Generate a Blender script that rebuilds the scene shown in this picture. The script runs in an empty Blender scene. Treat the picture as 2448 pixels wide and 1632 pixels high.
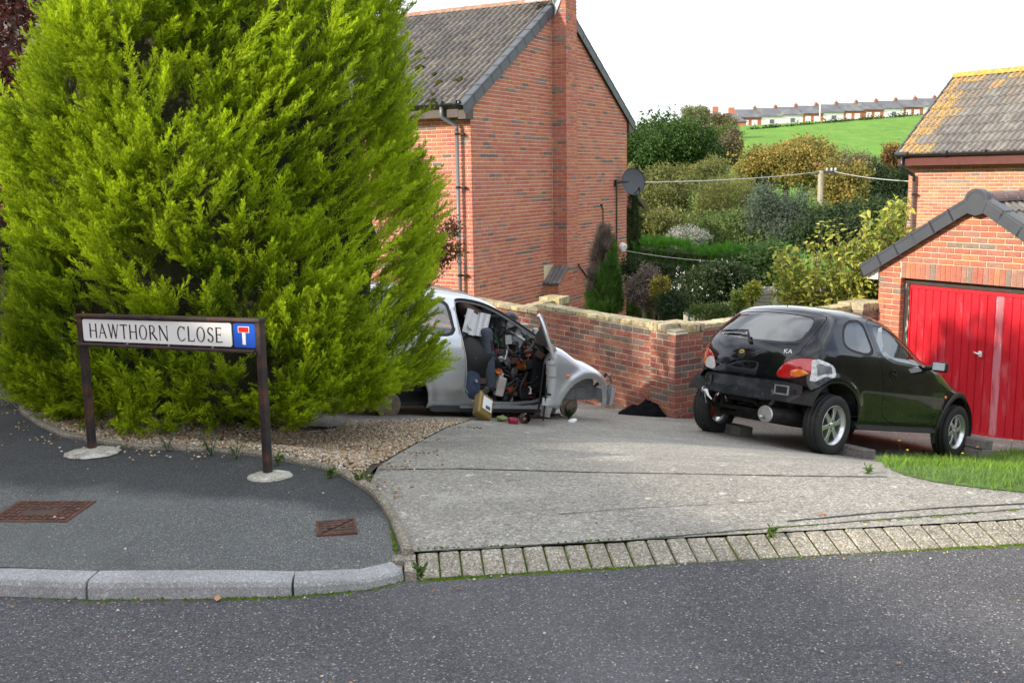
import bpy, bmesh, math, random
import numpy as np
from mathutils import Vector, Matrix

random.seed(7); RNG = np.random.default_rng(7)
SC = bpy.context.scene
COL = SC.collection
R = math.radians

# ------------------------------------------------------------------ camera
CAM_H, FPX, PITCH, ROLL = 1.8, 2400.0, R(9.296), R(0.857)
cd = bpy.data.cameras.new('camera'); cam = bpy.data.objects.new('camera', cd); COL.objects.link(cam)
cd.sensor_width = 36.0; cd.lens = FPX / 2448.0 * 36.0; cd.clip_start = 0.05; cd.clip_end = 3000
cam.matrix_world = Matrix.Translation((0, 0, CAM_H)) @ Matrix.Rotation(math.pi/2 - PITCH, 4, 'X') @ Matrix.Rotation(-ROLL, 4, 'Z')
SC.camera = cam

# ------------------------------------------------------------------ light
SUN_AZ = math.atan2(-0.47, -0.88)          # direction towards the sun (world xy)
SUN_EL = R(25)
w = bpy.data.worlds.new('World'); SC.world = w; w.use_nodes = True
nt = w.node_tree; nt.nodes.clear()
out = nt.nodes.new('ShaderNodeOutputWorld'); bg = nt.nodes.new('ShaderNodeBackground')
sky = nt.nodes.new('ShaderNodeTexSky'); sky.sky_type = 'NISHITA'; sky.sun_disc = False
sky.sun_elevation = SUN_EL; sky.sun_rotation = math.pi/2 - SUN_AZ
sky.air_density = 1.0; sky.dust_density = 2.0
tc = nt.nodes.new('ShaderNodeTexCoord'); mp = nt.nodes.new('ShaderNodeMapping'); mp.inputs['Scale'].default_value = (1, 1, 2.6)
nz = nt.nodes.new('ShaderNodeTexNoise'); nz.inputs['Scale'].default_value = 1.7; nz.inputs['Detail'].default_value = 5; nz.inputs['Roughness'].default_value = .55
cr = nt.nodes.new('ShaderNodeMapRange'); cr.inputs[1].default_value = .33; cr.inputs[2].default_value = .60; cr.inputs[3].default_value = .10; cr.inputs[4].default_value = 1.0
mx = nt.nodes.new('ShaderNodeMix'); mx.data_type = 'RGBA'; mx.inputs[7].default_value = (10.6, 10.9, 11.4, 1)   # cloud sheet radiance, scaled by the strength below
nt.links.new(tc.outputs['Generated'], mp.inputs[0]); nt.links.new(mp.outputs[0], nz.inputs['Vector']); nt.links.new(nz.outputs['Fac'], cr.inputs[0])
nt.links.new(cr.outputs[0], mx.inputs[0]); nt.links.new(sky.outputs[0], mx.inputs[6]); nt.links.new(mx.outputs[2], bg.inputs[0])
bg.inputs[1].default_value = 0.10; nt.links.new(bg.outputs[0], out.inputs[0])
sl = bpy.data.lights.new('sun', 'SUN'); sl.energy = 3.3; sl.angle = R(0.9); sl.color = (1.0, .90, .74)
sun = bpy.data.objects.new('sun', sl); COL.objects.link(sun)
SDIR = Vector((math.cos(SUN_AZ)*math.cos(SUN_EL), math.sin(SUN_AZ)*math.cos(SUN_EL), math.sin(SUN_EL)))
sun.rotation_euler = SDIR.to_track_quat('Z', 'Y').to_euler(); sun.location = (-20, -20, 20)
SC.view_settings.view_transform = 'Standard'; SC.view_settings.look = 'None'; SC.view_settings.exposure = 0.93; SC.view_settings.gamma = 1.0
SC.view_settings.use_curve_mapping = False
SC.render.engine = 'CYCLES'; SC.cycles.max_bounces = 8; SC.cycles.transparent_max_bounces = 16
SC.cycles.use_denoising = True

# ------------------------------------------------------------------ measuring helpers: a point seen in the photograph -> the place it stands
_fw = np.array([0, math.cos(PITCH), -math.sin(PITCH)]); _rt0 = np.array([1., 0, 0]); _dn0 = np.array([0, -math.sin(PITCH), -math.cos(PITCH)])
_rt = math.cos(ROLL)*_rt0 + math.sin(ROLL)*_dn0; _dn = math.cos(ROLL)*_dn0 - math.sin(ROLL)*_rt0
_C = np.array([0, 0, CAM_H])
def ray(x, y): return (x-1224)/FPX*_rt + (y-816)/FPX*_dn + _fw
def onz(x, y, z):
    d = ray(x, y); return _C + d*((z-CAM_H)/d[2])
def ony(x, y, Y):
    d = ray(x, y); return _C + d*(Y/d[1])
def proj(P):
    v = np.asarray(P, float)-_C; z = v@_fw
    return 1224+FPX*(v@_rt)/z, 816+FPX*(v@_dn)/z
def proj_n(P):
    v = np.asarray(P, float)-_C; z = v@_fw
    return 1224+FPX*(v@_rt)/z, 816+FPX*(v@_dn)/z, z

# ------------------------------------------------------------------ object helpers
def tag(o, label=None, cat=None, group=None, kind=None):
    if label: o['label'] = label
    if cat: o['category'] = cat
    if group: o['group'] = group
    if kind: o['kind'] = kind
    return o
def empty(name, loc=(0, 0, 0), rz=0, rot=None, label=None, cat=None, group=None):
    o = bpy.data.objects.new(name, None); COL.objects.link(o); o.location = loc
    o.rotation_euler = rot if rot else (0, 0, rz); o.empty_display_size = .1
    return tag(o, label, cat, group)
def link(name, me, parent=None, loc=(0, 0, 0), rot=(0, 0, 0), sc=(1, 1, 1)):
    o = bpy.data.objects.new(name, me); COL.objects.link(o); o.location = loc; o.rotation_euler = rot; o.scale = sc
    if parent: o.parent = parent
    return o
def copy_tree(o, parent=None):
    c = o.copy(); COL.objects.link(c); c.parent = parent
    for ch in list(o.children): copy_tree(ch, c)
    return c
def np_mesh(name, V, F, mats, mi=None, smooth=False):
    """V (n,3), F (m,3|4) numpy"""
    me = bpy.data.meshes.new(name); V = np.asarray(V, np.float32); F = np.asarray(F, np.int32); k = F.shape[1]
    me.vertices.add(len(V)); me.vertices.foreach_set('co', V.ravel())
    me.loops.add(F.size); me.loops.foreach_set('vertex_index', F.ravel())
    me.polygons.add(len(F)); me.polygons.foreach_set('loop_start', np.arange(0, F.size, k, dtype=np.int32))
    if mi is not None: me.polygons.foreach_set('material_index', np.asarray(mi, np.int32))
    if smooth: me.polygons.foreach_set('use_smooth', np.ones(len(F), bool))
    for m in (mats if isinstance(mats, (list, tuple)) else [mats]): me.materials.append(m)
    me.update(calc_edges=True); me.validate(); return me

class MB:
    def __init__(s): s.v = []; s.f = []; s.m = []; s.T = None
    def add(s, vs, fs, m=0):
        o = len(s.v); T = s.T
        s.v += [tuple(T @ Vector(v)) for v in vs] if T is not None else [tuple(v) for v in vs]
        s.f += [tuple(i+o for i in f) for f in fs]; s.m += [m]*len(fs); return s
    def box(s, c, sz, m=0, rot=None):
        hx, hy, hz = sz[0]/2, sz[1]/2, sz[2]/2; c = Vector(c)
        vs = [Vector((x*hx, y*hy, z*hz)) for z in (-1, 1) for y in (-1, 1) for x in (-1, 1)]
        if rot is not None: vs = [rot @ v for v in vs]
        return s.add([v+c for v in vs], [(0, 2, 3, 1), (4, 5, 7, 6), (0, 1, 5, 4), (2, 6, 7, 3), (0, 4, 6, 2), (1, 3, 7, 5)], m)
    def bb(s, a, b, m=0):
        return s.box([(p+q)/2 for p, q in zip(a, b)], [abs(q-p) for p, q in zip(a, b)], m)
    def prism(s, poly, fn, m=0):
        """poly: list of 2d points; fn(u,v,k) -> 3d for k = 0 (near) and 1 (far)"""
        n = len(poly); vs = [fn(u, v, 0) for u, v in poly]+[fn(u, v, 1) for u, v in poly]
        fs = [tuple(range(n)), tuple(range(2*n-1, n-1, -1))]+[(i, i+n, (i+1) % n+n, (i+1) % n) for i in range(n)]
        return s.add(vs, fs, m)
    def tube(s, pts, r, n=8, m=0, cap=True, closed=False):
        pts = [Vector(p) for p in pts]; k = len(pts); rr = r if isinstance(r, (list, tuple)) else [r]*k
        vs = []; up = Vector((0, 0, 1)); pu = None
        for i, p in enumerate(pts):
            t = (pts[(i+1) % k]-pts[i-1]) if closed else (pts[min(i+1, k-1)]-pts[max(i-1, 0)])
            t.normalize() if t.length > 1e-9 else None
            a = pu if pu is not None else (up if abs(t.dot(up)) < .9 else Vector((1, 0, 0)))
            x = a - t*a.dot(t); x = x.normalized() if x.length > 1e-6 else t.orthogonal().normalized(); pu = x; y = t.cross(x)
            vs += [p+(x*math.cos(2*math.pi*j/n)+y*math.sin(2*math.pi*j/n))*rr[i] for j in range(n)]
        fs = []
        for i in range(k if closed else k-1):
            i2 = (i+1) % k
            fs += [(i*n+j, i*n+(j+1) % n, i2*n+(j+1) % n, i2*n+j) for j in range(n)]
        if cap and not closed: fs += [tuple(range(n-1, -1, -1)), tuple((k-1)*n+j for j in range(n))]
        return s.add(vs, fs, m)
    def lathe(s, prof, n=24, m=0, T=None, close=False, mfun=None):
        """prof: (radius, height) along local z"""
        k = len(prof); vs = []
        for r, z in prof:
            for j in range(n):
                a = 2*math.pi*j/n; v = Vector((r*math.cos(a), r*math.sin(a), z)); vs.append(T @ v if T is not None else v)
        for i in range(k if close else k-1):
            i2 = (i+1) % k
            s.add([], [], 0)
        fs = []; o = len(s.v); s.add(vs, [], m)
        for i in range(k if close else k-1):
            i2 = (i+1) % k; mm = mfun(i) if mfun else m
            for j in range(n):
                s.f.append((o+i*n+j, o+i*n+(j+1) % n, o+i2*n+(j+1) % n, o+i2*n+j)); s.m.append(mm)
        return s
    def mesh(s, name, mats, smooth=False):
        me = bpy.data.meshes.new(name); me.from_pydata(s.v, [], s.f)
        for m in (mats if isinstance(mats, (list, tuple)) else [mats]): me.materials.append(m)
        if any(s.m): me.polygons.foreach_set('material_index', s.m)
        if smooth: me.polygons.foreach_set('use_smooth', [True]*len(me.polygons))
        me.update(); return me
    def obj(s, name, mats, parent=None, loc=(0, 0, 0), rot=(0, 0, 0), smooth=False, bev=0, seg=2, sub=0, auto=False):
        me = s.mesh(name, mats, smooth)
        bm = bmesh.new(); bm.from_mesh(me); bmesh.ops.recalc_face_normals(bm, faces=bm.faces); bm.to_mesh(me); bm.free()
        o = link(name, me, parent, loc, rot)
        if bev:
            b = o.modifiers.new('bevel', 'BEVEL'); b.width = bev; b.segments = seg; b.limit_method = 'ANGLE'; b.angle_limit = R(35)
        if sub:
            q = o.modifiers.new('sub', 'SUBSURF'); q.levels = q.render_levels = sub
        return o

# ------------------------------------------------------------------ materials
def nn(nt, t, **kw):
    n = nt.nodes.new(t)
    for k, v in kw.items(): setattr(n, k, v)
    return n
def _noise(nt, vec, scale, detail=3, rough=.55, dist=0):
    n = nn(nt, 'ShaderNodeTexNoise'); n.inputs['Scale'].default_value = scale; n.inputs['Detail'].default_value = detail
    n.inputs['Roughness'].default_value = rough; n.inputs['Distortion'].default_value = dist; nt.links.new(vec, n.inputs['Vector']); return n.outputs['Fac']
def _mr(nt, v, a, b, c=0., d=1.):
    n = nn(nt, 'ShaderNodeMapRange'); nt.links.new(v, n.inputs[0])
    for i, q in enumerate((a, b, c, d)): n.inputs[i+1].default_value = q
    return n.outputs[0]
def _mix(nt, f, a, b, bt='MIX'):
    n = nn(nt, 'ShaderNodeMix', data_type='RGBA', blend_type=bt)
    for s, v in ((0, f), (6, a), (7, b)):
        if isinstance(v, bpy.types.NodeSocket): nt.links.new(v, n.inputs[s])
        else: n.inputs[s].default_value = v if s == 0 else ((*v, 1) if len(v) == 3 else v)
    return n.outputs[2]
def _math(nt, op, a, b):
    n = nn(nt, 'ShaderNodeMath', operation=op)
    for i, v in enumerate((a, b)):
        if isinstance(v, bpy.types.NodeSocket): nt.links.new(v, n.inputs[i])
        else: n.inputs[i].default_value = v
    return n.outputs[0]
def M(name, col, rough=.6, metal=0., var=(.12, 9), layers=(), bump=None, coat=0, spec=.5, trans=0, emis=None, space='pos', stretch=None, sheen=0, objvar=0):
    """colour varied by noise; layers: (colour, scale, lo, hi, detail) of dirt, lichen, wear"""
    m = bpy.data.materials.new(name); m.use_nodes = True; nt = m.node_tree; b = nt.nodes['Principled BSDF']
    if space == 'pos': vec = nn(nt, 'ShaderNodeNewGeometry').outputs['Position']
    else: vec = nn(nt, 'ShaderNodeTexCoord').outputs['Object']
    if stretch:
        mp = nn(nt, 'ShaderNodeMapping'); mp.inputs['Scale'].default_value = stretch; nt.links.new(vec, mp.inputs[0]); vec = mp.outputs[0]
    c = (*col, 1)
    if var and var[0]:
        f = _noise(nt, vec, var[1], 4)
        c = _mix(nt, _mr(nt, f, .3, .7), tuple(x*(1-var[0]) for x in col), tuple(min(1, x*(1+var[0])) for x in col))
    if objvar:
        oi = nn(nt, 'ShaderNodeObjectInfo'); hs = nn(nt, 'ShaderNodeHueSaturation')
        nt.links.new(_mr(nt, oi.outputs['Random'], 0, 1, 1-objvar, 1+objvar), hs.inputs['Value'])
        if isinstance(c, bpy.types.NodeSocket): nt.links.new(c, hs.inputs['Color'])
        else: hs.inputs['Color'].default_value = c
        c = hs.outputs[0]
    for L in layers:
        f = _noise(nt, vec, L[1], L[4] if len(L) > 4 else 5, .6)
        c = _mix(nt, _mr(nt, f, L[2], L[3], 0, L[5] if len(L) > 5 else 1), c, L[0])
    if isinstance(c, bpy.types.NodeSocket): nt.links.new(c, b.inputs['Base Color'])
    else: b.inputs['Base Color'].default_value = c
    b.inputs['Roughness'].default_value = rough; b.inputs['Metallic'].default_value = metal; b.inputs['Specular IOR Level'].default_value = spec
    b.inputs['Coat Weight'].default_value = coat; b.inputs['Coat Roughness'].default_value = .03
    if trans: b.inputs['Transmission Weight'].default_value = trans
    if emis: b.inputs['Emission Color'].default_value = (*emis, 1); b.inputs['Emission Strength'].default_value = 1
    if bump:
        bn = nn(nt, 'ShaderNodeBump'); bn.inputs['Strength'].default_value = bump[0]; bn.inputs['Distance'].default_value = bump[2] if len(bump) > 2 else .01
        nt.links.new(_noise(nt, vec, bump[1], 4), bn.inputs['Height']); nt.links.new(bn.outputs[0], b.inputs['Normal'])
    return m
def leafmat(name, col, col2, trans=.35, attr=False, rough=.55, vscale=3.0, spec=.25):
    """two leaf colours mixed by the leaf's own random value (point attribute 'k')"""
    m = bpy.data.materials.new(name); m.use_nodes = True; nt = m.node_tree; b = nt.nodes['Principled BSDF']; o = nt.nodes['Material Output']
    a = nn(nt, 'ShaderNodeAttribute', attribute_name='k'); pos = nn(nt, 'ShaderNodeNewGeometry').outputs['Position']
    f = _math(nt, 'ADD', a.outputs['Fac'], _mr(nt, _noise(nt, pos, vscale, 3), .3, .7, -.25, .25)); cl = nn(nt, 'ShaderNodeClamp'); nt.links.new(f, cl.inputs[0])
    c = _mix(nt, cl.outputs[0], col, col2)
    nt.links.new(c, b.inputs['Base Color']); b.inputs['Roughness'].default_value = rough; b.inputs['Specular IOR Level'].default_value = spec
    t = nn(nt, 'ShaderNodeBsdfTranslucent'); nt.links.new(c, t.inputs[0]); ms = nn(nt, 'ShaderNodeMixShader'); ms.inputs[0].default_value = trans
    nt.links.new(b.outputs[0], ms.inputs[1]); nt.links.new(t.outputs[0], ms.inputs[2]); nt.links.new(ms.outputs[0], o.inputs[0])
    return m
def stonemat(name, cols, scale, bumpd=.004, big=(.25, .9), spots=None, rough=.9, layers=(), rnd=1.0, spec=.35, lowc=None):
    """aggregate: every voronoi cell a chipping of its own tone and height"""
    m = bpy.data.materials.new(name); m.use_nodes = True; nt = m.node_tree; b = nt.nodes['Principled BSDF']
    pos = nn(nt, 'ShaderNodeNewGeometry').outputs['Position']
    v = nn(nt, 'ShaderNodeTexVoronoi'); v.inputs['Scale'].default_value = scale; v.inputs['Randomness'].default_value = rnd; nt.links.new(pos, v.inputs['Vector'])
    sep = nn(nt, 'ShaderNodeSeparateColor'); nt.links.new(v.outputs['Color'], sep.inputs[0])
    cr = nn(nt, 'ShaderNodeValToRGB'); nt.links.new(sep.outputs[0], cr.inputs[0]); e = cr.color_ramp.elements
    while len(e) < len(cols): e.new(.5)
    for i, (p, c) in enumerate(cols): e[i].position = p; e[i].color = (*c, 1)
    c = cr.outputs[0]
    f = _noise(nt, pos, big[1], 5, .6)
    c = _mix(nt, _mr(nt, f, .3, .72, 0, 1), _mix(nt, 1.0, c, (1-big[0],)*3, 'MULTIPLY'), _mix(nt, 1.0, c, (1+big[0],)*3, 'MULTIPLY'))
    edge = _mr(nt, v.outputs['Distance'], .25/1, .62, 1, .55)
    n = nn(nt, 'ShaderNodeMix', data_type='RGBA', blend_type='MULTIPLY'); n.inputs[0].default_value = .55
    nt.links.new(c, n.inputs[6]); nt.links.new(edge, n.inputs[7]); c = n.outputs[2]
    for L in layers:
        f = _noise(nt, pos, L[1], L[4] if len(L) > 4 else 5, .65)
        c = _mix(nt, _mr(nt, f, L[2], L[3], 0, L[5] if len(L) > 5 else 1), c, L[0])
    nt.links.new(c, b.inputs['Base Color']); b.inputs['Roughness'].default_value = rough; b.inputs['Specular IOR Level'].default_value = spec
    bn = nn(nt, 'ShaderNodeBump'); bn.inputs['Strength'].default_value = .8; bn.inputs['Distance'].default_value = bumpd
    h = _math(nt, 'SUBTRACT', _math(nt, 'MULTIPLY', sep.outputs[1], .8), v.outputs['Distance'])
    nt.links.new(h, bn.inputs['Height']); nt.links.new(bn.outputs[0], b.inputs['Normal']); return m
def glassmat(name, tint=(.75, .8, .8), rough=.0, gloss=.12):
    m = bpy.data.materials.new(name); m.use_nodes = True; nt = m.node_tree; o = nt.nodes['Material Output']
    t = nn(nt, 'ShaderNodeBsdfTransparent'); t.inputs[0].default_value = (*tint, 1); g = nn(nt, 'ShaderNodeBsdfGlossy'); g.inputs['Roughness'].default_value = rough
    fr = nn(nt, 'ShaderNodeFresnel'); fr.inputs[0].default_value = 1.5; ad = _math(nt, 'ADD', fr.outputs[0], gloss)
    ms = nn(nt, 'ShaderNodeMixShader'); nt.links.new(ad, ms.inputs[0]); nt.links.new(t.outputs[0], ms.inputs[1]); nt.links.new(g.outputs[0], ms.inputs[2])
    nt.links.new(ms.outputs[0], o.inputs[0]); return m

# ------------------------------------------------------------------ 2d clipping of triangle meshes
def sdpoly(P, poly):
    P = np.asarray(P, float); q = np.asarray(poly, float); d = np.full(len(P), 1e9); ins = np.zeros(len(P), bool)
    for i in range(len(q)):
        a = q[i]; b = q[(i+1) % len(q)]; e = b-a; w = P-a; L = e@e
        t = np.clip((w@e)/max(L, 1e-12), 0, 1); r = w-t[:, None]*e; d = np.minimum(d, (r*r).sum(1))
        c = ((a[1] > P[:, 1]) != (b[1] > P[:, 1]))
        with np.errstate(divide='ignore', invalid='ignore'):
            xx = (b[0]-a[0])*(P[:, 1]-a[1])/(b[1]-a[1])+a[0]
        ins ^= c & (P[:, 0] < xx)
    d = np.sqrt(d); return np.where(ins, -d, d)
def clip(V, F, phi):
    """part of the triangle mesh where phi < 0"""
    V = np.asarray(V, float); F = np.asarray(F, int).reshape(-1, 3)
    if not len(F): return V, F
    ins = phi < 0; k = ins[F].sum(1)
    full = F[k == 3]; cut = F[(k > 0) & (k < 3)]; nv = [V]; ext = []; cache = {}; tris = []
    n0 = len(V)
    def mid(a, b):
        key = (a, b) if a < b else (b, a)
        if key not in cache:
            t = phi[key[0]]/(phi[key[0]]-phi[key[1]]); cache[key] = n0+len(ext); ext.append(V[key[0]]+(V[key[1]]-V[key[0]])*t)
        return cache[key]
    for tri in cut:
        poly = []
        for i in range(3):
            a, b = int(tri[i]), int(tri[(i+1) % 3])
            if ins[a]: poly.append(a)
            if ins[a] != ins[b]: poly.append(mid(a, b))
        for i in range(1, len(poly)-1): tris.append((poly[0], poly[i], poly[i+1]))
    V2 = np.vstack([V, np.array(ext)]) if ext else V
    F2 = np.vstack([full, np.array(tris, int).reshape(-1, 3)]) if tris else full
    if not len(F2): return V[:0], np.zeros((0, 3), int)
    used, inv = np.unique(F2, return_inverse=True)
    return V2[used], inv.reshape(-1, 3)
def sheet(name, poly, zf, res, mats, parent=None, bbox=None, smooth=True, holes=()):
    q = np.array(poly); x0, y0 = q.min(0)-res; x1, y1 = q.max(0)+res
    nx, ny = int((x1-x0)/res)+2, int((y1-y0)/res)+2
    X, Y = np.meshgrid(x0+np.arange(nx)*res, y0+np.arange(ny)*res); V = np.column_stack([X.ravel(), Y.ravel(), np.zeros(nx*ny)])
    i = np.arange((nx-1)*(ny-1)); a = (i//(nx-1))*nx+i % (nx-1)
    F = np.vstack([np.column_stack([a, a+1, a+nx+1]), np.column_stack([a, a+nx+1, a+nx])])
    V, F = clip(V, F, sdpoly(V[:, :2], q))
    for h in holes: V, F = clip(V, F, -sdpoly(V[:, :2], h))
    V[:, 2] = zf(V[:, 0], V[:, 1])
    return link(name, np_mesh(name, V, F, mats, smooth=smooth), parent)
def sstep(a, b, x):
    t = np.clip((np.asarray(x, float)-a)/(b-a), 0, 1); return t*t*(3-2*t)
# ================================================================== ground shape
_pts = np.array([(-.44, 4.54, .045), (.5, 4.65, .045), (1.5, 4.76, .045), (2.5, 4.87, .045), (4., 5.04, .045), (6., 5.26, .045), (1.2, 5.5, .0), (-.2, 5.3, .02), (3., 5.8, -.02),
    (3.045, 9.57, -.94), (2.177, 10.67, -.985), (4.93, 11.06, -1.42), (5.95, 12.8, -1.63), (5.1, 14.0, -1.66), (2.0, 12.0, -1.16), (1.43, 12.9, -1.27), (.9, 13.8, -1.33), (.74, 10.85, -.88), (-1.25, 9.47, -.47), (3.2, 12.9, -1.38),
    (4.5, 8.2, -.80), (6.5, 9.5, -1.05), (8, 12, -1.5), (-2., 12., -.8), (-.5, 15, -1.3)])
def _tpsk(r2): return np.where(r2 > 1e-12, .5*r2*np.log(np.maximum(r2, 1e-12)), 0)
_NT = len(_pts); _KT = np.zeros((_NT+3, _NT+3)); _d2 = ((_pts[:, None, :2]-_pts[None, :, :2])**2).sum(2)
_KT[:_NT, :_NT] = _tpsk(_d2)+np.eye(_NT)*.02; _KT[:_NT, _NT] = 1; _KT[:_NT, _NT+1:] = _pts[:, :2]; _KT[_NT, :_NT] = 1; _KT[_NT+1:, :_NT] = _pts[:, :2].T
_WT = np.linalg.solve(_KT, np.concatenate([_pts[:, 2], [0, 0, 0]]))
def zdrive(x, y):
    x = np.asarray(x, float); y = np.asarray(y, float); s = _WT[_NT]+_WT[_NT+1]*x+_WT[_NT+2]*y
    for i in range(_NT): s = s+_WT[i]*_tpsk((x-_pts[i, 0])**2+(y-_pts[i, 1])**2)
    return s
def kd(x, y): return (np.asarray(x)+.442)*-.1113+(np.asarray(y)-4.334)*.9938       # distance behind the paver front line
def zpav(x, y): return .082-.036*sstep(-1.7, -.45, x)*sstep(6.2, 4.6, y)+0*np.asarray(y)
edge_px = [(962, 1318), (950, 1285), (930, 1235), (905, 1192), (868, 1160), (820, 1132), (760, 1112), (690, 1098), (600, 1082), (500, 1072), (400, 1066), (330, 1064), (250, 1052), (150, 1036), (90, 1010), (45, 978), (42, 955), (62, 925), (90, 900), (130, 880)]
edge = []
for _x, _y in edge_px:
    _p = onz(_x, _y, .1)
    for _ in range(5): _p = onz(_x, _y, float(zpav(_p[0], _p[1]))+.025)
    edge.append(_p[:2])
PAVQ = np.array([(-14, 4.4), (-.5, 4.4)]+[tuple(e) for e in edge]+[(-4.6, 10.5), (-14, 12)])
def zg(x, y):
    """near ground: pavement level on the left, driveway falling away on the right"""
    x = np.asarray(x, float); y = np.asarray(y, float)
    xl = np.interp(y, [4.3, 5.3, 6.2, 7.5, 9.5, 14], [-.5, -.62, -.8, -1.2, -2.2, -4.2])
    dp_ = np.maximum(sdpoly(np.column_stack([np.atleast_1d(x).ravel(), np.atleast_1d(y).ravel()]), PAVQ), 0).reshape(np.shape(x))
    W_ = np.maximum(sstep(0.0, 1.9, xl-x), (1-sstep(.05, 1.0, dp_))*sstep(-.02, .30, xl-x+.05)); return zpav(x, y)*W_+zdrive(np.clip(x, -4.5, 9), np.clip(y, 4.4, 15))*(1-W_)
def gr(px, py, off=0.):
    """where the sight line through a point of the photograph meets the near ground"""
    d = ray(px, py); T_ = np.arange(3.0, 40, .1); Q = _C+d*T_[:, None]; f = Q[:, 2]-zg(Q[:, 0], Q[:, 1])-off; k = int(np.argmax(f < 0))
    if f[k] >= 0: return Q[-1]
    t = T_[k-1]+.1*f[k-1]/(f[k-1]-f[k]) if k else T_[0]
    return _C+d*t

# ------------------------------------------------------------------ ground materials
m_road = stonemat('road_asphalt', [(0, (.060, .059, .064)), (.45, (.100, .098, .106)), (.8, (.140, .137, .146)), (.955, (.19, .186, .19)), (.99, (.46, .44, .41))], 150, .004, (.16, .8), layers=[((.185, .18, .185), .42, .46, .72, 5, .42), ((.055, .054, .058), .75, .55, .75, 6, .45), ((.22, .21, .20), 2.6, .66, .78, 6, .35)])
m_pav = stonemat('pavement_asphalt', [(0, (.085, .09, .094)), (.5, (.128, .135, .138)), (.85, (.19, .197, .19)), (.955, (.27, .27, .25)), (.992, (.50, .48, .43))], 210, .002, (.14, 1.1), layers=[((.05, .052, .056), .9, .53, .66, 4, .55), ((.155, .165, .16), .7, .5, .7, 4, .4)])
m_conc = stonemat('driveway_concrete', [(0, (.23, .216, .187)), (.5, (.335, .318, .282)), (.85, (.425, .408, .366)), (.95, (.58, .56, .51)), (1, (.38, .24, .15))], 85, .0025, (.16, .7), layers=[((.16, .153, .14), .9, .47, .70, 7, .55), ((.56, .54, .50), 1.7, .56, .72, 8, .45), ((.12, .11, .095), 17, .57, .68, 5, .65), ((.66, .64, .60), 9, .63, .69, 6, .75), ((.30, .26, .20), 3.1, .62, .76, 6, .4)])
m_paver = stonemat('paver_concrete', [(0, (.20, .18, .14)), (.5, (.33, .30, .24)), (.85, (.44, .41, .34)), (.96, (.62, .58, .5)), (1, (.40, .24, .13))], 130, .003, (.22, 5), layers=[((.10, .10, .09), 9, .62, .72, 5, .8), ((.56, .55, .5), 14, .67, .73, 4, .7)])
m_kerb = stonemat('kerb_stone', [(0, (.30, .30, .305)), (.5, (.385, .385, .39)), (.9, (.45, .45, .455)), (1, (.6, .6, .59))], 190, .0012, (.14, 3), layers=[((.17, .17, .165), 4, .55, .74, 6, .7), ((.6, .6, .59), 26, .63, .7, 4, .6), ((.16, .155, .14), 40, .62, .68, 4, .5)])
m_edge = stonemat('edging_concrete', [(0, (.17, .15, .115)), (.5, (.26, .235, .185)), (.9, (.36, .33, .27)), (1, (.5, .46, .4))], 130, .003, (.25, 4), layers=[((.10, .11, .07), 5, .56, .7, 5, .6)])
m_soil = M('soil', (.055, .042, .03), .95, var=(.4, 14), bump=(.6, 60, .01))
m_moss = M('moss', (.10, .16, .02), .95, var=(.5, 30), bump=(.9, 240, .01), spec=.1)

# ------------------------------------------------------------------ road, kerb, pavement
kerb_px = [(-700, 1432), (-300, 1427), (0, 1424), (210, 1432), (450, 1430), (700, 1424), (880, 1408), (994, 1394)]
kb = [onz(x, y, 0)[:2] for x, y in kerb_px]; kb[-1] = np.array([-.50, 4.335])
kb = [np.array([-9., 4.9]), np.array([-6., 4.45])]+kb
pv0, pv1 = np.array([-.442, 4.334]), np.array([-.442, 4.334])+np.array([.9938, .1113])*9
road_poly = [(-60, -40), (60, -40), (60, 11.0), tuple(pv1)]+[tuple(p) for p in [pv0]+kb[::-1]]+[(-60, 12)]
road_poly = [(-14, -9), (14, -9), (14, 6.2), tuple(pv1+np.array([0, .02])), tuple(pv0+np.array([0, .02]))]+[(p[0], p[1]+.03) for p in kb[::-1]]+[(-14, 6.0)]
o = sheet('road', road_poly, lambda x, y: 0*x+.004*np.sin(x*1.3)*np.sin(y*1.7), .25, m_road); tag(o, 'dark grey asphalt road across the foreground', None, kind='structure')
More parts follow.
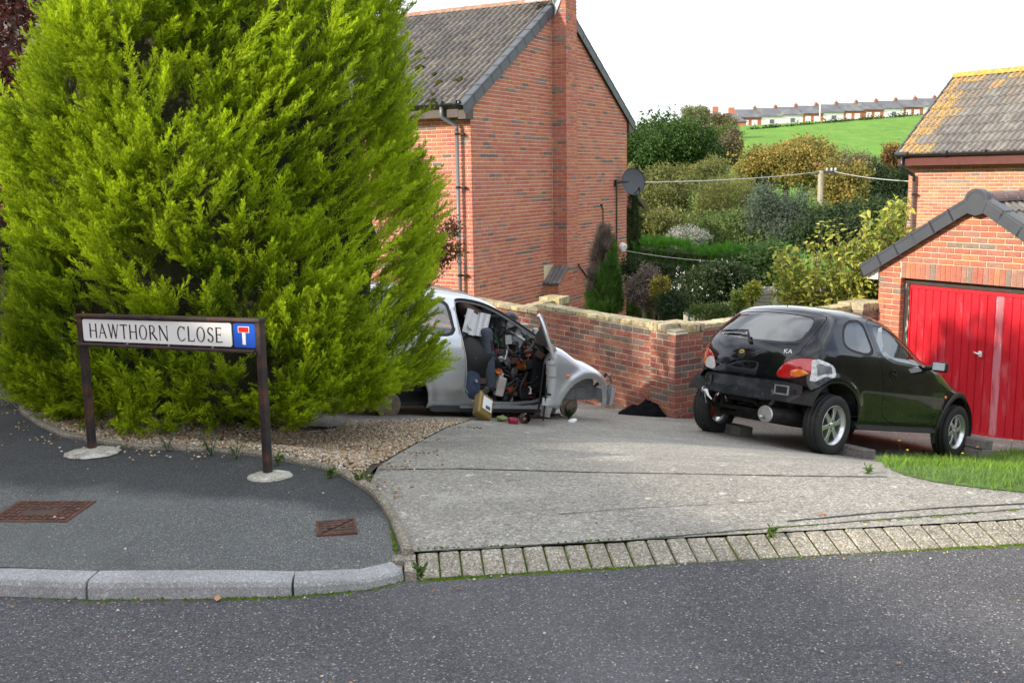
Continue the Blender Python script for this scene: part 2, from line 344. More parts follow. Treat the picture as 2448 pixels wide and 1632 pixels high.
# kerb stones: each its own block
kerb = empty('kerb', (0, 0, 0)); tag(kerb, 'row of grey kerb stones along the pavement', None, kind='structure')
kc = np.array(kb); seg = np.r_[0, np.cumsum(np.linalg.norm(np.diff(kc, axis=0), axis=1))]
def kpt(s): return np.array([np.interp(s, seg, kc[:, 0]), np.interp(s, seg, kc[:, 1])])
def ks_at(px):   # arc length of the kerb seen at that column
    b, bs = 1e9, 0
    for s in np.linspace(0, seg[-1], 900):
        p = kpt(s); q = proj((p[0], p[1], 0.05))
        if abs(q[0]-px) < b: b, bs = abs(q[0]-px), s
    return bs
cuts = [ks_at(205), ks_at(698), seg[-1]]
L = cuts[1]-cuts[0]; k0 = cuts[0]
while k0 > .6: k0 -= L; cuts.insert(0, k0)
cuts.insert(0, 0)
def kh(x): return .080-.034*float(sstep(-1.5, -.5, x))
for a, b in zip(cuts[:-1], cuts[1:]):
    mb = MB(); ss = np.linspace(a+.006, b-.006, 7); rows = []
    for s in ss:
        p = kpt(s); q = kpt(min(s+.01, seg[-1])); q0 = kpt(s-.01 if s > .01 else 0); t = (q-q0)/np.linalg.norm(q-q0); n = np.array([-t[1], t[0]]); h = kh(p[0])
        prof = [(0, -.05), (.006, h*.62), (.016, h*.90), (.030, h*.985), (.05, h+.001), (.125, h+.004), (.125, -.05)]
        rows.append([(p[0]+n[0]*u, p[1]+n[1]*u, v) for u, v in prof])
    vs = [v for r_ in rows for v in r_]; k = 7
    fs = [(i*k+j, (i+1)*k+j, (i+1)*k+j+1, i*k+j+1) for i in range(6) for j in range(6)]+[tuple(range(k-1, -1, -1)), tuple(6*k+j for j in range(k))]
    mb.add(vs, fs); mb.obj('kerbstone', m_kerb, kerb, smooth=False, bev=.004)
# pavement
back = [(-.62, 4.50), (-.66, 4.75)]
kin = [(p[0]+.0, p[1]+.118) for p in kb]
pav_poly = [tuple(p) for p in kin]+[tuple(e) for e in edge]+[(-4.6, 10.5), (-5.2, 13.2), (-14, 15), (-14, 5.2)]
EDGEL = edge
_nt = m_pav.node_tree; _b = _nt.nodes['Principled BSDF']; _src = _b.inputs['Base Color'].links[0].from_socket; _pos = nn(_nt, 'ShaderNodeNewGeometry').outputs['Position']
_sx = nn(_nt, 'ShaderNodeSeparateXYZ'); _nt.links.new(_pos, _sx.inputs[0]); _d = _math(_nt, 'ADD', _math(_nt, 'ADD', _sx.outputs[1], _math(_nt, 'MULTIPLY', _sx.outputs[0], .24)), _math(_nt, 'MULTIPLY', _noise(_nt, _pos, 1.6, 4), .55))
_old = _mix(_nt, 1.0, _src, (.46, .46, .48), 'MULTIPLY'); _nt.links.new(_mix(_nt, _mr(_nt, _d, 5.10, 5.28), _src, _old), _b.inputs['Base Color'])
o = sheet('pavement', pav_poly, lambda x, y: zpav(x, y)+.003+.006*np.sin(x*2.1+1)*np.sin(y*1.7), .12, m_pav); tag(o, 'grey asphalt footway in front of the conifer', None, kind='structure')
# pin kerb round the gravel bed: short lengths
edging = empty('edging', (0, 0, 0)); tag(edging, 'narrow concrete edging round the gravel bed', None, kind='structure')
ec = np.array(edge); es = np.r_[0, np.cumsum(np.linalg.norm(np.diff(ec, axis=0), axis=1))]
def ept(s): return np.array([np.interp(s, es, ec[:, 0]), np.interp(s, es, ec[:, 1])])
s0 = 0
while s0 < es[-1]-.05:
    s1 = min(s0+random.choice([.42, .45, .5]), es[-1]); mb = MB(); rows = []; up = random.uniform(0, .012)
    for s in np.linspace(s0+.004, s1-.004, 5):
        p = ept(s); t = ept(min(s+.04, es[-1]))-ept(max(s-.04, 0)); t /= np.linalg.norm(t); n = np.array([t[1], -t[0]]); z = float(zpav(p[0], p[1]))-.004
        rows.append([(p[0]+n[0]*u, p[1]+n[1]*u, z+v+up) for u, v in ((-.002, -.08), (0, .018), (.012, .028), (.044, .028), (.055, .016), (.057, -.08))])
    k = 6; vs = [v for r_ in rows for v in r_]
    fs = [(i*k+j, (i+1)*k+j, (i+1)*k+j+1, i*k+j+1) for i in range(4) for j in range(5)]+[tuple(range(k-1, -1, -1)), tuple(4*k+j for j in range(k))]
    mb.add(vs, fs); mb.obj('edging_block', m_edge, edging); s0 = s1
# ------------------------------------------------------------------ paver strip
pst = empty('paver_strip', (0, 0, 0)); tag(pst, 'row of concrete paving blocks along the driveway mouth', None, kind='structure')
t_ = np.array([.9938, .1113]); n_ = np.array([-.1113, .9938]); PW = .1005
for i in range(62):
    a = pv0+t_*(i*PW+.004); wv = PW-.008-random.uniform(0, .003); dz = random.uniform(-.003, .003); tl = random.uniform(-.004, .004)
    def P3(u, v, z): p = a+t_*u+n_*v; return (p[0], p[1], z)
    zf = .012+dz; zb = .052+dz; mb = MB(); c = .006; D = .196
    lo = [P3(0, 0, -.06), P3(wv, 0, -.06), P3(wv, D, -.06), P3(0, D, -.06)]
    m1 = [P3(0, 0, zf-c), P3(wv, 0, zf-c+tl), P3(wv, D, zb-c+tl), P3(0, D, zb-c)]
    tp = [P3(c, c, zf), P3(wv-c, c, zf+tl), P3(wv-c, D-c, zb+tl), P3(c, D-c, zb)]
    mb.add(lo+m1+tp, [(8, 9, 10, 11)]+[(j, (j+1) % 4, (j+1) % 4+4, j+4) for j in range(4)]+[(j+4, (j+1) % 4+4, (j+1) % 4+8, j+8) for j in range(4)])
    mb.obj('paver', m_paver, pst)
for (dx, dy, sz) in ((-.065, .165, (.115, .085, .10)), (-.034, .058, (.056, .115, .095)), (-.10, .09, (.06, .06, .06))):
    p = pv0+t_*dx+n_*dy; mb = MB(); mb.box((p[0], p[1], .0), sz, rot=Matrix.Rotation(.11, 3, 'Z')); mb.obj('paver', m_paver, pst, bev=.008)
# strip bed + moss line
mb = MB(); q = [pv0+n_*.01, pv0+t_*8+n_*.01, pv0+t_*8+n_*.215, pv0+n_*.215]
mb.add([(p[0], p[1], z) for p, z in zip(q, (.001, .001, .040, .040))], [(0, 1, 2, 3)]); mb.obj('joint_bed', m_moss, pst)
def mossline(name, pts, wdt, zoff, n, parent=None, zfun=None):
    """little cushions of moss along a line"""
    mb = MB(); pts = np.array(pts); s = np.r_[0, np.cumsum(np.linalg.norm(np.diff(pts, axis=0), axis=1))]
    for _ in range(n):
        u = random.uniform(0, s[-1])
        if math.sin(u*3.1)+math.sin(u*7.7+1)+random.uniform(-1.4, 1.4) < -.5: continue
        x = np.interp(u, s, pts[:, 0])+random.gauss(0, wdt*.3); y = np.interp(u, s, pts[:, 1])+random.gauss(0, wdt); z = (zfun(x, y) if zfun else 0)+zoff
        r = random.uniform(.004, .011); h = r*random.uniform(.4, 1.0); a0 = random.uniform(0, 6)
        vs = [(x+r*random.uniform(.7, 1.2)*math.cos(a0+k*1.047), y+r*random.uniform(.7, 1.2)*math.sin(a0+k*1.047), z-.004) for k in range(6)]+[(x, y, z+h)]
        mb.add(vs, [(k, (k+1) % 6, 6) for k in range(6)])
    return tag(mb.obj(name, m_moss, parent, smooth=True), kind='stuff')
o = mossline('moss', [tuple(pv0-n_*.012), tuple(pv0+t_*6-n_*.012)], .011, .0, 3600); tag(o, 'bright green moss growing along the foot of the paving blocks', None, kind='stuff')
o = mossline('moss', [tuple(pv0-n_*.004), tuple(pv0+t_*6-n_*.004)], .006, .002, 2600); tag(o, 'green moss creeping up the front edge of the paving blocks', None, kind='stuff')
o = mossline('moss', [(p[0], p[1]-.01) for p in kb[2:]], .009, .0, 800); tag(o, 'thin green moss along the foot of the kerb stones', None, kind='stuff')

# ------------------------------------------------------------------ driveway
gl = [gr(x, y)[:2] for x, y in ((958, 1318), (940, 1262), (918, 1212), (890, 1165), (875, 1150), (905, 1112), (958, 1085), (1010, 1056), (1075, 1022), (1140, 1003))]
grass_px = [(2104, 1106), (2125, 1124), (2160, 1140), (2240, 1158), (2330, 1170), (2448, 1182), (2600, 1195)]
grass_e = [gr(x, y)[:2] for x, y in grass_px]
grass_back = [gr(x, y)[:2] for x, y in ((2104, 1106), (2140, 1096), (2220, 1088), (2330, 1082), (2448, 1078), (2600, 1070))]
dr_poly = [tuple(pv0+n_*.2), tuple(pv0+t_*9+n_*.2), (9.5, 6.2), (9.5, 12), (7.6, 15.5), (5.0, 16), (1.0, 15.5), (-3.5, 14), (-3.0, 9.2), (-1.6, 8.3)]+[tuple(p) for p in gl[::-1]]
holes = []
o = sheet('driveway', dr_poly, lambda x, y: zdrive(x, y)+.010, .12, m_conc); tag(o, 'sloping pale concrete driveway running down to the garage', None, kind='structure')
m_tar = M('joint_tar', (.03, .03, .028), .9, var=(.4, 40))
def crack(name, px, wdt, m, parent=None):
    mb = MB(); P = [gr(x, y, .014) for x, y in px]; pts = []
    for a, b in zip(P[:-1], P[1:]):
        k = max(2, int(np.linalg.norm(b-a)/.05))
        for i in range(k): pts.append(a+(b-a)*i/k)
    pts.append(P[-1]); vs = []
    for i, p in enumerate(pts):
        t = pts[min(i+1, len(pts)-1)]-pts[max(i-1, 0)]; n = np.array([-t[1], t[0], 0]); n /= np.linalg.norm(n); ww = wdt*random.uniform(.5, 1.2); j = random.uniform(-.004, .004)
        for s in (-1, 1):
            q = p+n*(s*ww/2+j); vs.append((q[0], q[1], float(zdrive(q[0], q[1]))+.0135))
    fs = [(2*i, 2*i+1, 2*i+3, 2*i+2) for i in range(len(pts)-1)]; mb.add(vs, fs); return mb.obj(name, m, parent)
drive = o
crack('expansion_joint', [(905, 1112), (1100, 1119), (1400, 1127), (1700, 1132), (2120, 1138)], .022, m_tar, drive)
crack('slab_joint', [(1880, 1244), (1960, 1237), (2100, 1224), (2250, 1212), (2448, 1202), (2560, 1196)], .02, m_tar, drive)
crack('slab_joint', [(1335, 1228), (1500, 1214), (1700, 1204), (1850, 1196)], .006, m_tar, drive)
crack('slab_joint', [(985, 1318), (1200, 1304), (1500, 1290), (1750, 1268), (2100, 1240), (2448, 1214)], .012, m_tar, drive)
o = mossline('moss', [tuple(gr(x, y)[:2]) for x, y in ((1000, 1316), (1300, 1304), (1700, 1278), (2448, 1222))], .006, .012, 260, zfun=zdrive); tag(o, 'little tufts of moss in the joint behind the paving blocks', None, kind='stuff')
o = mossline('moss', [tuple(gr(x, y)[:2]) for x, y in ((948, 1325), (935, 1260), (905, 1200), (868, 1165), (800, 1135))], .010, .012, 420, zfun=zg); tag(o, 'moss along the concrete edging beside the pavement', None, kind='stuff')

# ------------------------------------------------------------------ gravel bed
bed = [tuple(p) for p in EDGEL]+[(-4.5, 9.6), (-4.2, 12.5), (-2.5, 13), (-2.6, 9.8), (-1.6, 8.8)]+[tuple(p) for p in gl[::-1][:-4]]
o = sheet('gravel_bed', bed, lambda x, y: zg(x, y)-.004, .12, m_soil); tag(o, 'bare soil under the gravel', None, kind='structure')
def stones(name, n, sampler, r0, r1, mats, sink=.3):
    V0 = np.array([(0, 0, 1), (1, 0, 0), (.31, .95, 0), (-.81, .59, 0), (-.81, -.59, 0), (.31, -.95, 0), (0, 0, -1)]); F0 = [(0, i+1, (i+1) % 5+1) for i in range(5)]+[(6, (i+1) % 5+1, i+1) for i in range(5)]
    P = sampler(n); n = len(P); r = RNG.uniform(r0, r1, n); V = np.repeat(V0[None], n, 0)*RNG.uniform(.7, 1.3, (n, 7, 1))*np.stack([RNG.uniform(.8, 1.4, n), RNG.uniform(.7, 1., n), RNG.uniform(.45, .8, n)], 1)[:, None, :]
    a = RNG.uniform(0, 6.3, n); b = RNG.uniform(-.5, .5, n); ca, sa, cb, sb = np.cos(a), np.sin(a), np.cos(b), np.sin(b)
    x, y, z = V[..., 0], V[..., 1], V[..., 2]; y, z = y*cb[:, None]-z*sb[:, None], y*sb[:, None]+z*cb[:, None]
    x, y = x*ca[:, None]-y*sa[:, None], x*sa[:, None]+y*ca[:, None]
    V = np.stack([x, y, z], 2)*r[:, None, None]+P[:, None, :]+np.array([0, 0, 1])*(r*(.5-sink))[:, None, None]
    F = (np.array(F0)[None]+(np.arange(n)*7)[:, None, None]).reshape(-1, 3)
    pw = np.array([1., .8, 1.5, 1.4, 1.2, 1.2, .6, 1., .9][:len(mats)]); mi = np.repeat(RNG.choice(len(mats), n, p=pw/pw.sum()), 10)
    return link(name, np_mesh(name, V.reshape(-1, 3), F, mats, mi))
gcols = [(.42, .36, .27), (.55, .50, .42), (.30, .20, .11), (.40, .24, .12), (.22, .14, .08), (.48, .38, .24), (.64, .60, .54), (.33, .27, .20), (.16, .12, .09)]
m_gr = [M('gravel_stone', c, .75, var=(.2, 60)) for c in gcols]
bedp = np.array(bed)
def bed_sampler(n):
    out = []
    while sum(len(o) for o in out) < n:
        p = np.column_stack([RNG.uniform(-4.7, .1, n*2), RNG.uniform(5.2, 9.8, n*2)]); d = sdpoly(p, bedp)
        # thin under the tree's heart where nothing shows
        keep = (d < -.03) & ~(((p[:, 0]+2.45)/.95)**2+((p[:, 1]-8.5)/.95)**2 < 1)
        out.append(p[keep])
    p = np.vstack(out)[:n]; return np.column_stack([p, zg(p[:, 0], p[:, 1])+.004])
o = stones('gravel', 34000, bed_sampler, .006, .0165, m_gr); tag(o, 'loose buff and brown gravel round the conifer', 'gravel', kind='stuff')
def stray(n):
    e = [EDGEL[i] for i in RNG.integers(9, 19, n//2)]; g_ = [gl[i] for i in RNG.integers(4, 10, n-n//2)]
    p = np.array(e+g_)+np.abs(RNG.normal(0, .13, (n, 2)))*np.array([[-.7, -.8]]*(n//2)+[[.9, -.3]]*(n-n//2)); p += RNG.normal(0, .08, p.shape)
    return np.column_stack([p, zg(p[:, 0], p[:, 1])+.012])
o = stones('gravel', 420, stray, .005, .013, m_gr, sink=.1); tag(o, 'stray pebbles spilled over the edge of the gravel bed', 'gravel', kind='stuff')
def litter(n):
    px = RNG.uniform(0, 2448, n); py = 1632-270*RNG.random(n)**2.2; P = np.array([onz(a, b, .004) for a, b in zip(px, py)]); P2 = np.array([gr(a, b, .012) for a, b in zip(RNG.uniform(60, 2400, 70), RNG.uniform(1060, 1400, 70))])
    k = [pv0+t_*RNG.uniform(-2, 3.4)-n_*abs(RNG.normal(0, .07)) for _ in range(60)]
    return np.vstack([P, P2, [(q[0], q[1], .004) for q in k]])
o = stones('stone_chips', 70, litter, .003, .0085, [m_gr[1], m_gr[6], m_gr[0], m_gr[3]], sink=.1); tag(o, 'scattered small stones on the road and pavement', 'stones', kind='stuff')

# ------------------------------------------------------------------ far ground
def zland(x, y):
    x = np.asarray(x, float); y = np.asarray(y, float)
    near = zg(np.clip(x, -5, 9), np.clip(y, 0, 15))-.09
    gard = -1.85-.04*np.clip(y-14, 0, 60)+1.1*sstep(0, -4, x)*sstep(30, 10, y)
    val = -4.2+17.6*sstep(.0, 1.0, (y-70-.05*x)/260)*1.35
    # field rises evenly to the terrace
    hill = -4.2+np.clip((y-62)/174, 0, 1.0)*16.9+(np.clip(x, -50, 160)-56)*.045*sstep(90, 235, y)+np.clip(y-236, 0, 400)*.004
    a = near*(1-sstep(11.5, 15, y))+gard*sstep(11.5, 15, y)
    z = a*(1-sstep(44, 66, y))+hill*sstep(44, 66, y)
    left = sstep(-3, -7, x)*(1-sstep(18, 40, y)); z = z*(1-left)+(.03)*left
    return np.where((y < 5.5) & (x > -30), np.minimum(z, -.06), z)
def grid(name, xs, ys, zf, m):
    X, Y = np.meshgrid(xs, ys); V = np.column_stack([X.ravel(), Y.ravel(), zf(X, Y).ravel()]); nx = len(xs); i = np.arange((nx-1)*(len(ys)-1)); a = (i//(nx-1))*nx+i % (nx-1)
    return link(name, np_mesh(name, V, np.column_stack([a, a+1, a+nx+1, a+nx]), m, smooth=True))
m_grassland = M('pasture', (.115, .245, .040), .95, var=(.16, .25), layers=[((.19, .29, .055), .9, .48, .72, 6), ((.055, .13, .02), .35, .66, .75, 7), ((.15, .21, .05), 5, .58, .7, 4)], bump=(.7, 2.2, .3), spec=.1, stretch=(1, .35, 1))
xs = np.unique(np.r_[np.linspace(-900, -60, 22), np.linspace(-60, 120, 181), np.linspace(120, 1200, 28)]); ys = np.unique(np.r_[np.linspace(-400, -10, 12), np.linspace(-10, 70, 120), np.linspace(70, 270, 90), np.linspace(270, 1800, 24)])
o = grid('ground', xs, ys, zland, m_grassland); tag(o, 'green field on the hillside behind the houses', None, kind='structure')
# ================================================================== brickwork
def brickset(tag_, cols, lichen=None, white=.0):
    ms = []
    for i, c in enumerate(cols):
        lay = [(tuple(x*.62 for x in c), 34, .56, .72, 4), (tuple(min(1, x*1.35+.02) for x in c), 60, .6, .72, 3)]
        lay += [(tuple(x*.55 for x in c), .55, .52, .78, 5, .45), (tuple(min(1, x*1.2+.05) for x in c), .8, .56, .8, 5, .35)]
        if white: lay.append(((.62, .58, .54), 55, .74-white, .78-white, 2))
        if lichen: lay.append((lichen, 3.2, .60, .74, 6))
        ms.append(M(tag_, c, .88, var=(.17, 11), layers=lay, bump=(.55, 70, .004), stretch=(1, 1, 2.2)))
    return ms
B_house = brickset('house_brick', [(0.416, 0.124, 0.091), (0.445, 0.149, 0.089), (0.438, 0.158, 0.124), (0.379, 0.113, 0.091), (0.466, 0.178, 0.105), (0.400, 0.142, 0.121), (0.160, 0.117, 0.113), (0.222, 0.153, 0.140)], white=.06)
B_gar = brickset('garage_brick', [(0.436, 0.148, 0.084), (0.389, 0.118, 0.088), (0.484, 0.178, 0.088), (0.372, 0.136, 0.097), (0.321, 0.162, 0.123), (0.425, 0.129, 0.081), (0.228, 0.167, 0.137), (0.356, 0.149, 0.106)], white=.07)
B_wall = brickset('wall_brick', [(0.315, 0.095, 0.065), (0.240, 0.070, 0.056), (0.372, 0.131, 0.079), (0.224, 0.086, 0.069), (0.280, 0.113, 0.087), (0.202, 0.133, 0.107), (0.151, 0.116, 0.104), (0.168, 0.067, 0.055)], white=.085)
B_right = brickset('pale_brick', [(0.467, 0.187, 0.110), (0.437, 0.158, 0.097), (0.515, 0.227, 0.115), (0.488, 0.212, 0.144), (0.409, 0.142, 0.095), (0.504, 0.203, 0.117), (0.262, 0.198, 0.163), (0.466, 0.178, 0.122)], white=.04)
B_buff = [M('buff_coping_brick', c, .9, var=(.25, 14), layers=[((.13, .115, .085), 16, .52, .68, 5), ((.55, .53, .46), 30, .63, .72, 4), ((.34, .25, .09), 9, .60, .72, 4)], bump=(.9, 45, .008)) for c in ((.46, .38, .21), (.40, .33, .20), (.37, .32, .22), (.50, .43, .27))]
m_mort = M('mortar_yellow', (.66, .56, .38), .95, var=(.2, 40), bump=(.6, 120, .004))
m_mort_w = M('mortar_grey', (.41, .355, .26), .95, var=(.3, 30), bump=(.6, 120, .004))
m_mort_r = M('mortar_pale', (.80, .72, .58), .95, var=(.12, 40), bump=(.4, 120, .003))
WTS = [.21, .18, .17, .13, .12, .10, .05, .04]
_bm = {}
def brick_mesh(w, h, d, mat, c=.004):
    k = (round(w, 3), round(h, 3), round(d, 3), mat.name)
    if k not in _bm: _bm[k] = poly_brick([(-w/2, -h/2), (w/2, -h/2), (w/2, h/2), (-w/2, h/2)], d, mat, c)
    return _bm[k]
def inset(poly, c):
    n = len(poly); cx = sum(p[0] for p in poly)/n; cy = sum(p[1] for p in poly)/n; out = []
    for x, y in poly:
        dx, dy = x-cx, y-cy; L = max(math.hypot(dx, dy), 1e-6); k = min(.45, c*1.35/L)
        out.append((x-(c if dx > 0 else -c)*min(1, abs(dx)/.02), y-(c if dy > 0 else -c)*min(1, abs(dy)/.02)))
    return out
def poly_vf(poly, d, c):
    n = len(poly); ins = inset(poly, c)
    vs = [(x, 0, z) for x, z in ins]+[(x, c, z) for x, z in poly]+[(x, d, z) for x, z in poly]
    fs = [tuple(range(n))]+[(i, i+n, (i+1) % n+n, (i+1) % n) for i in range(n)]+[(i+n, i+2*n, (i+1) % n+2*n, (i+1) % n+n) for i in range(n)]
    return vs, fs
def poly_brick(poly, d, mat, c=.004):
    mb = MB(); mb.add(*poly_vf(poly, d, c)); return mb.mesh('brick', mat)
def clip_poly(poly, a, b, c):
    """keep a*x+b*z < c"""
    out = []; n = len(poly)
    for i in range(n):
        p, q = poly[i], poly[(i+1) % n]; fp, fq = a*p[0]+b*p[1]-c, a*q[0]+b*q[1]-c
        if fp < 0: out.append(p)
        if (fp < 0) != (fq < 0): t = fp/(fp-fq); out.append((p[0]+(q[0]-p[0])*t, p[1]+(q[1]-p[1])*t))
    return out
class Brickwork:
    """collects the bricks of one thing; the 300 that show largest become bricks of their own, the rest one mass"""
    def __init__(s, parent, mats, depth=.05, ch=.075, wts=WTS): s.parent = parent; s.mats = mats; s.rec = []; s.d = depth; s.ch = ch; s.last = 0; s.wts = wts
    def col(s):
        if random.random() < .22: return s.last
        s.last = random.choices(range(len(s.mats)), s.wts[:len(s.mats)])[0]; return s.last
    def put(s, poly, T, col=None, d=None):
        if len(poly) < 3: return
        cx = sum(p[0] for p in poly)/len(poly); cz = sum(p[1] for p in poly)/len(poly)
        A = abs(sum(poly[i][0]*poly[(i+1) % len(poly)][1]-poly[(i+1) % len(poly)][0]*poly[i][1] for i in range(len(poly))))/2
        if A < .0008: return
        s.rec.append((poly, cx, cz, T, s.col() if col is None else col, s.d if d is None else d))
    def wall(s, x0, x1, z0, z1, T, cuts=(), holes=(), L=.225, phase=0, ends=True):
        """stretcher bond on the local x-z plane; cuts (a,b,c): keep a*x+b*z<c; holes (xa,xb,za,zb)"""
        n = int(round((z1-z0)/s.ch)); j = .0115
        for k in range(n):
            za, zb = z0+k*s.ch, z0+(k+1)*s.ch-j; x = x0-(L/2 if (k+phase) % 2 else 0)
            while x < x1-.01:
                a, b = max(x, x0), min(x+L, x1)
                spans = [(a, b)]
                for xa, xb, ha, hb in holes:
                    if zb > ha+.01 and za < hb-.01:
                        ns = []
                        for p, q in spans:
                            if q <= xa or p >= xb: ns.append((p, q)); continue
                            if p < xa-.02: ns.append((p, xa))
                            if q > xb+.02: ns.append((xb+j, q))
                        spans = ns
                for p, q in spans:
                    q2 = q-j if q < x1-.001 else q
                    if q2-p < .03: continue
                    poly = [(p, za), (q2, za), (q2, zb), (p, zb)]; e = .0016
                    if not cuts: pass
                    for ct in cuts: poly = clip_poly(poly, *ct)
                    s.put(poly, T)
                x += L
    def finish(s, nmax=300, mask=None, name='brick', rest='brickwork', proud=.0025):
        Wm = s.parent.matrix_basis if s.parent.parent is None else s.parent.matrix_world
        sc = []
        for r in s.rec:
            P = Wm @ (r[3] @ Vector((r[1], 0, r[2]))); n = (Wm.to_3x3() @ (r[3].to_3x3() @ Vector((0, -1, 0))))
            x, y, z = proj_n(P); v = Vector(_C)-P; f = n.dot(v)/v.length; A = len(r[0]) >= 4 and abs((r[0][1][0]-r[0][0][0])*(r[0][2][1]-r[0][0][1])) or .001
            ok = z > 0 and -10 < x < 2458 and -10 < y < 1642 and f > .02 and (mask is None or mask(x, y))
            sc.append(A*f/z**2 if ok else -1)
        order = sorted(range(len(s.rec)), key=lambda i: -sc[i]); top = set(i for i in order[:nmax] if sc[i] > 0)
        rest_mb = MB()
        for i, (poly, cx, cz, T, c, d) in enumerate(s.rec):
            dp = random.uniform(-proud, proud); rot = random.uniform(-.004, .004)
            if i in top:
                std = len(poly) == 4 and abs(poly[0][1]-poly[1][1]) < 1e-6 and abs(poly[0][0]-poly[3][0]) < 1e-6 and abs(poly[1][0]-poly[2][0]) < 1e-6 and abs(poly[2][1]-poly[3][1]) < 1e-6
                me = brick_mesh(poly[1][0]-poly[0][0], poly[2][1]-poly[1][1], d, s.mats[c]) if std else poly_brick([(x-cx, z-cz) for x, z in poly], d, s.mats[c])
                o = link(name, me, s.parent); o.matrix_local = T @ Matrix.Translation((cx, dp, cz)) @ Matrix.Rotation(rot, 4, 'Y')
            else:
                vs, fs = poly_vf([(x-cx, z-cz) for x, z in poly], d, .004); rest_mb.T = T @ Matrix.Translation((cx, dp, cz)) @ Matrix.Rotation(rot, 4, 'Y'); rest_mb.add(vs, fs, c)
        if rest_mb.v:
            rest_mb.T = None; o = link(rest, rest_mb.mesh(rest, s.mats), s.parent); tag(o, kind='stuff')
I4 = Matrix.Identity(4)
def TR(x=0, y=0, z=0, rz=0): return Matrix.Translation((x, y, z)) @ Matrix.Rotation(rz, 4, 'Z')

# ------------------------------------------------------------------ roof tiles
def tile_mesh(mat, w, l, seed, lift=.026):
    """interlocking concrete tile with two rolls, lying in local x (across) and y (up the slope)"""
    rnd = random.Random(seed); prof = []
    for k in range(2):
        for u, h in ((0, .0), (.05, .0), (.08, .034), (.12, .040), (.15, .004)): prof.append((k*.15+u, h))
    prof = [(u/.30*w, h+rnd.uniform(-.001, .001)) for u, h in prof]; n = len(prof)
    vs = [(u, 0, h+lift) for u, h in prof]+[(u, l, h) for u, h in prof]+[(u, 0.004, -.01) for u, h in prof]
    fs = [(i, i+1, i+1+n, i+n) for i in range(n-1)]+[(i, i+2*n, i+1+2*n, i+1) for i in range(n-1)]
    mb = MB(); mb.add(vs, fs); return mb.mesh('tile', mat)
def roof_slope(parent, Tm, width, rows, gauge, w, mats, pick, lx=True, name='tile'):
    cache = {}
    for r_ in range(rows):
        for c in range(int(math.ceil(width/w-1e-6))):
            mi = pick(c, r_); k = (mi, random.randrange(3))
            if k not in cache: cache[k] = tile_mesh(mats[mi], w-.004, gauge+.04, k[1])
            o = link(name, cache[k], parent); o.matrix_local = Tm @ Matrix.Translation((c*w, r_*gauge, random.uniform(-.002, .003))) @ Matrix.Rotation(random.uniform(-.006, .006), 4, 'Z')
gt = (.125, .115, .108)
m_tileL = [M('roof_tile', c, .93, var=(.25, 6), layers=[((.30, .265, .19), 7, .58, .74, 6, .8), ((.62, .60, .52), 30, .68, .72, 4), ((.07, .068, .06), 4, .60, .72, 5), ((.42, .20, .08), 11, .67, .75, 4)], bump=(.6, 50, .006)) for c in (gt, (.15, .135, .122), (.10, .094, .09))]
m_tileR = [M('roof_tile_grey', c, .93, var=(.2, 6), layers=[((.24, .225, .21), 6, .55, .7, 5), ((.60, .60, .56), 26, .685, .72, 4), ((.60, .33, .06), 24, .69, .74, 5)], bump=(.6, 50, .006)) for c in ((.165, .155, .145), (.195, .18, .165), (.14, .13, .125))]
m_tileO = [M('roof_tile_lichen', (.17, .155, .14), .93, var=(.2, 6), layers=[((.58, .56, .5), 26, .67, .71, 4), ((.46, .27, .07), 14, lo, lo+.12, 8), ((.64, .36, .05), 40, lo+.02, lo+.10, 6)], bump=(.6, 50, .006)) for lo in (.50, .60)]
m_moss_t = M('roof_moss', (.045, .048, .012), .98, var=(.5, 60), bump=(1, 150, .01), spec=.05)
m_pvc = M('grey_upvc', (.058, .064, .078), .42, var=(.08, 5), spec=.45)
m_pvc_k = M('black_upvc', (.018, .020, .023), .3, var=(.1, 5), spec=.6)
m_pipe = M('grey_pipe', (.135, .145, .16), .38, var=(.1, 4), spec=.5)
m_pipe_b = M('brown_pipe', (.10, .062, .056), .38, var=(.1, 4), spec=.5)
m_brownwood = M('brown_board', (.055, .036, .032), .5, var=(.2, 12))
m_redboard = M('red_brown_board', (.105, .030, .026), .45, var=(.15, 8))
m_lead = M('lead_sheet', (.42, .44, .47), .45, var=(.25, 14), metal=.3)
m_white = M('white_paint', (.80, .80, .79), .4, var=(.05, 12))
m_black = M('black_plastic', (.012, .012, .013), .35, var=(.2, 20))
m_ridgeO = M('ridge_tile_lichen', (.40, .22, .09), .93, var=(.3, 8), layers=[((.64, .35, .05), 12, .40, .60, 7), ((.16, .14, .10), 14, .6, .7, 4)], bump=(.7, 40, .008))
m_ridge = M('ridge_tile', (.30, .17, .12), .93, var=(.25, 8), layers=[((.30, .27, .2), 8, .52, .7, 5), ((.06, .06, .04), 18, .62, .7, 4)], bump=(.7, 40, .008))
m_ridgeg = M('ridge_tile_grey', (.19, .125, .115), .93, var=(.25, 9), layers=[((.42, .36, .33), 22, .6, .7, 4), ((.07, .06, .05), 12, .6, .7, 4)], bump=(.7, 40, .008))

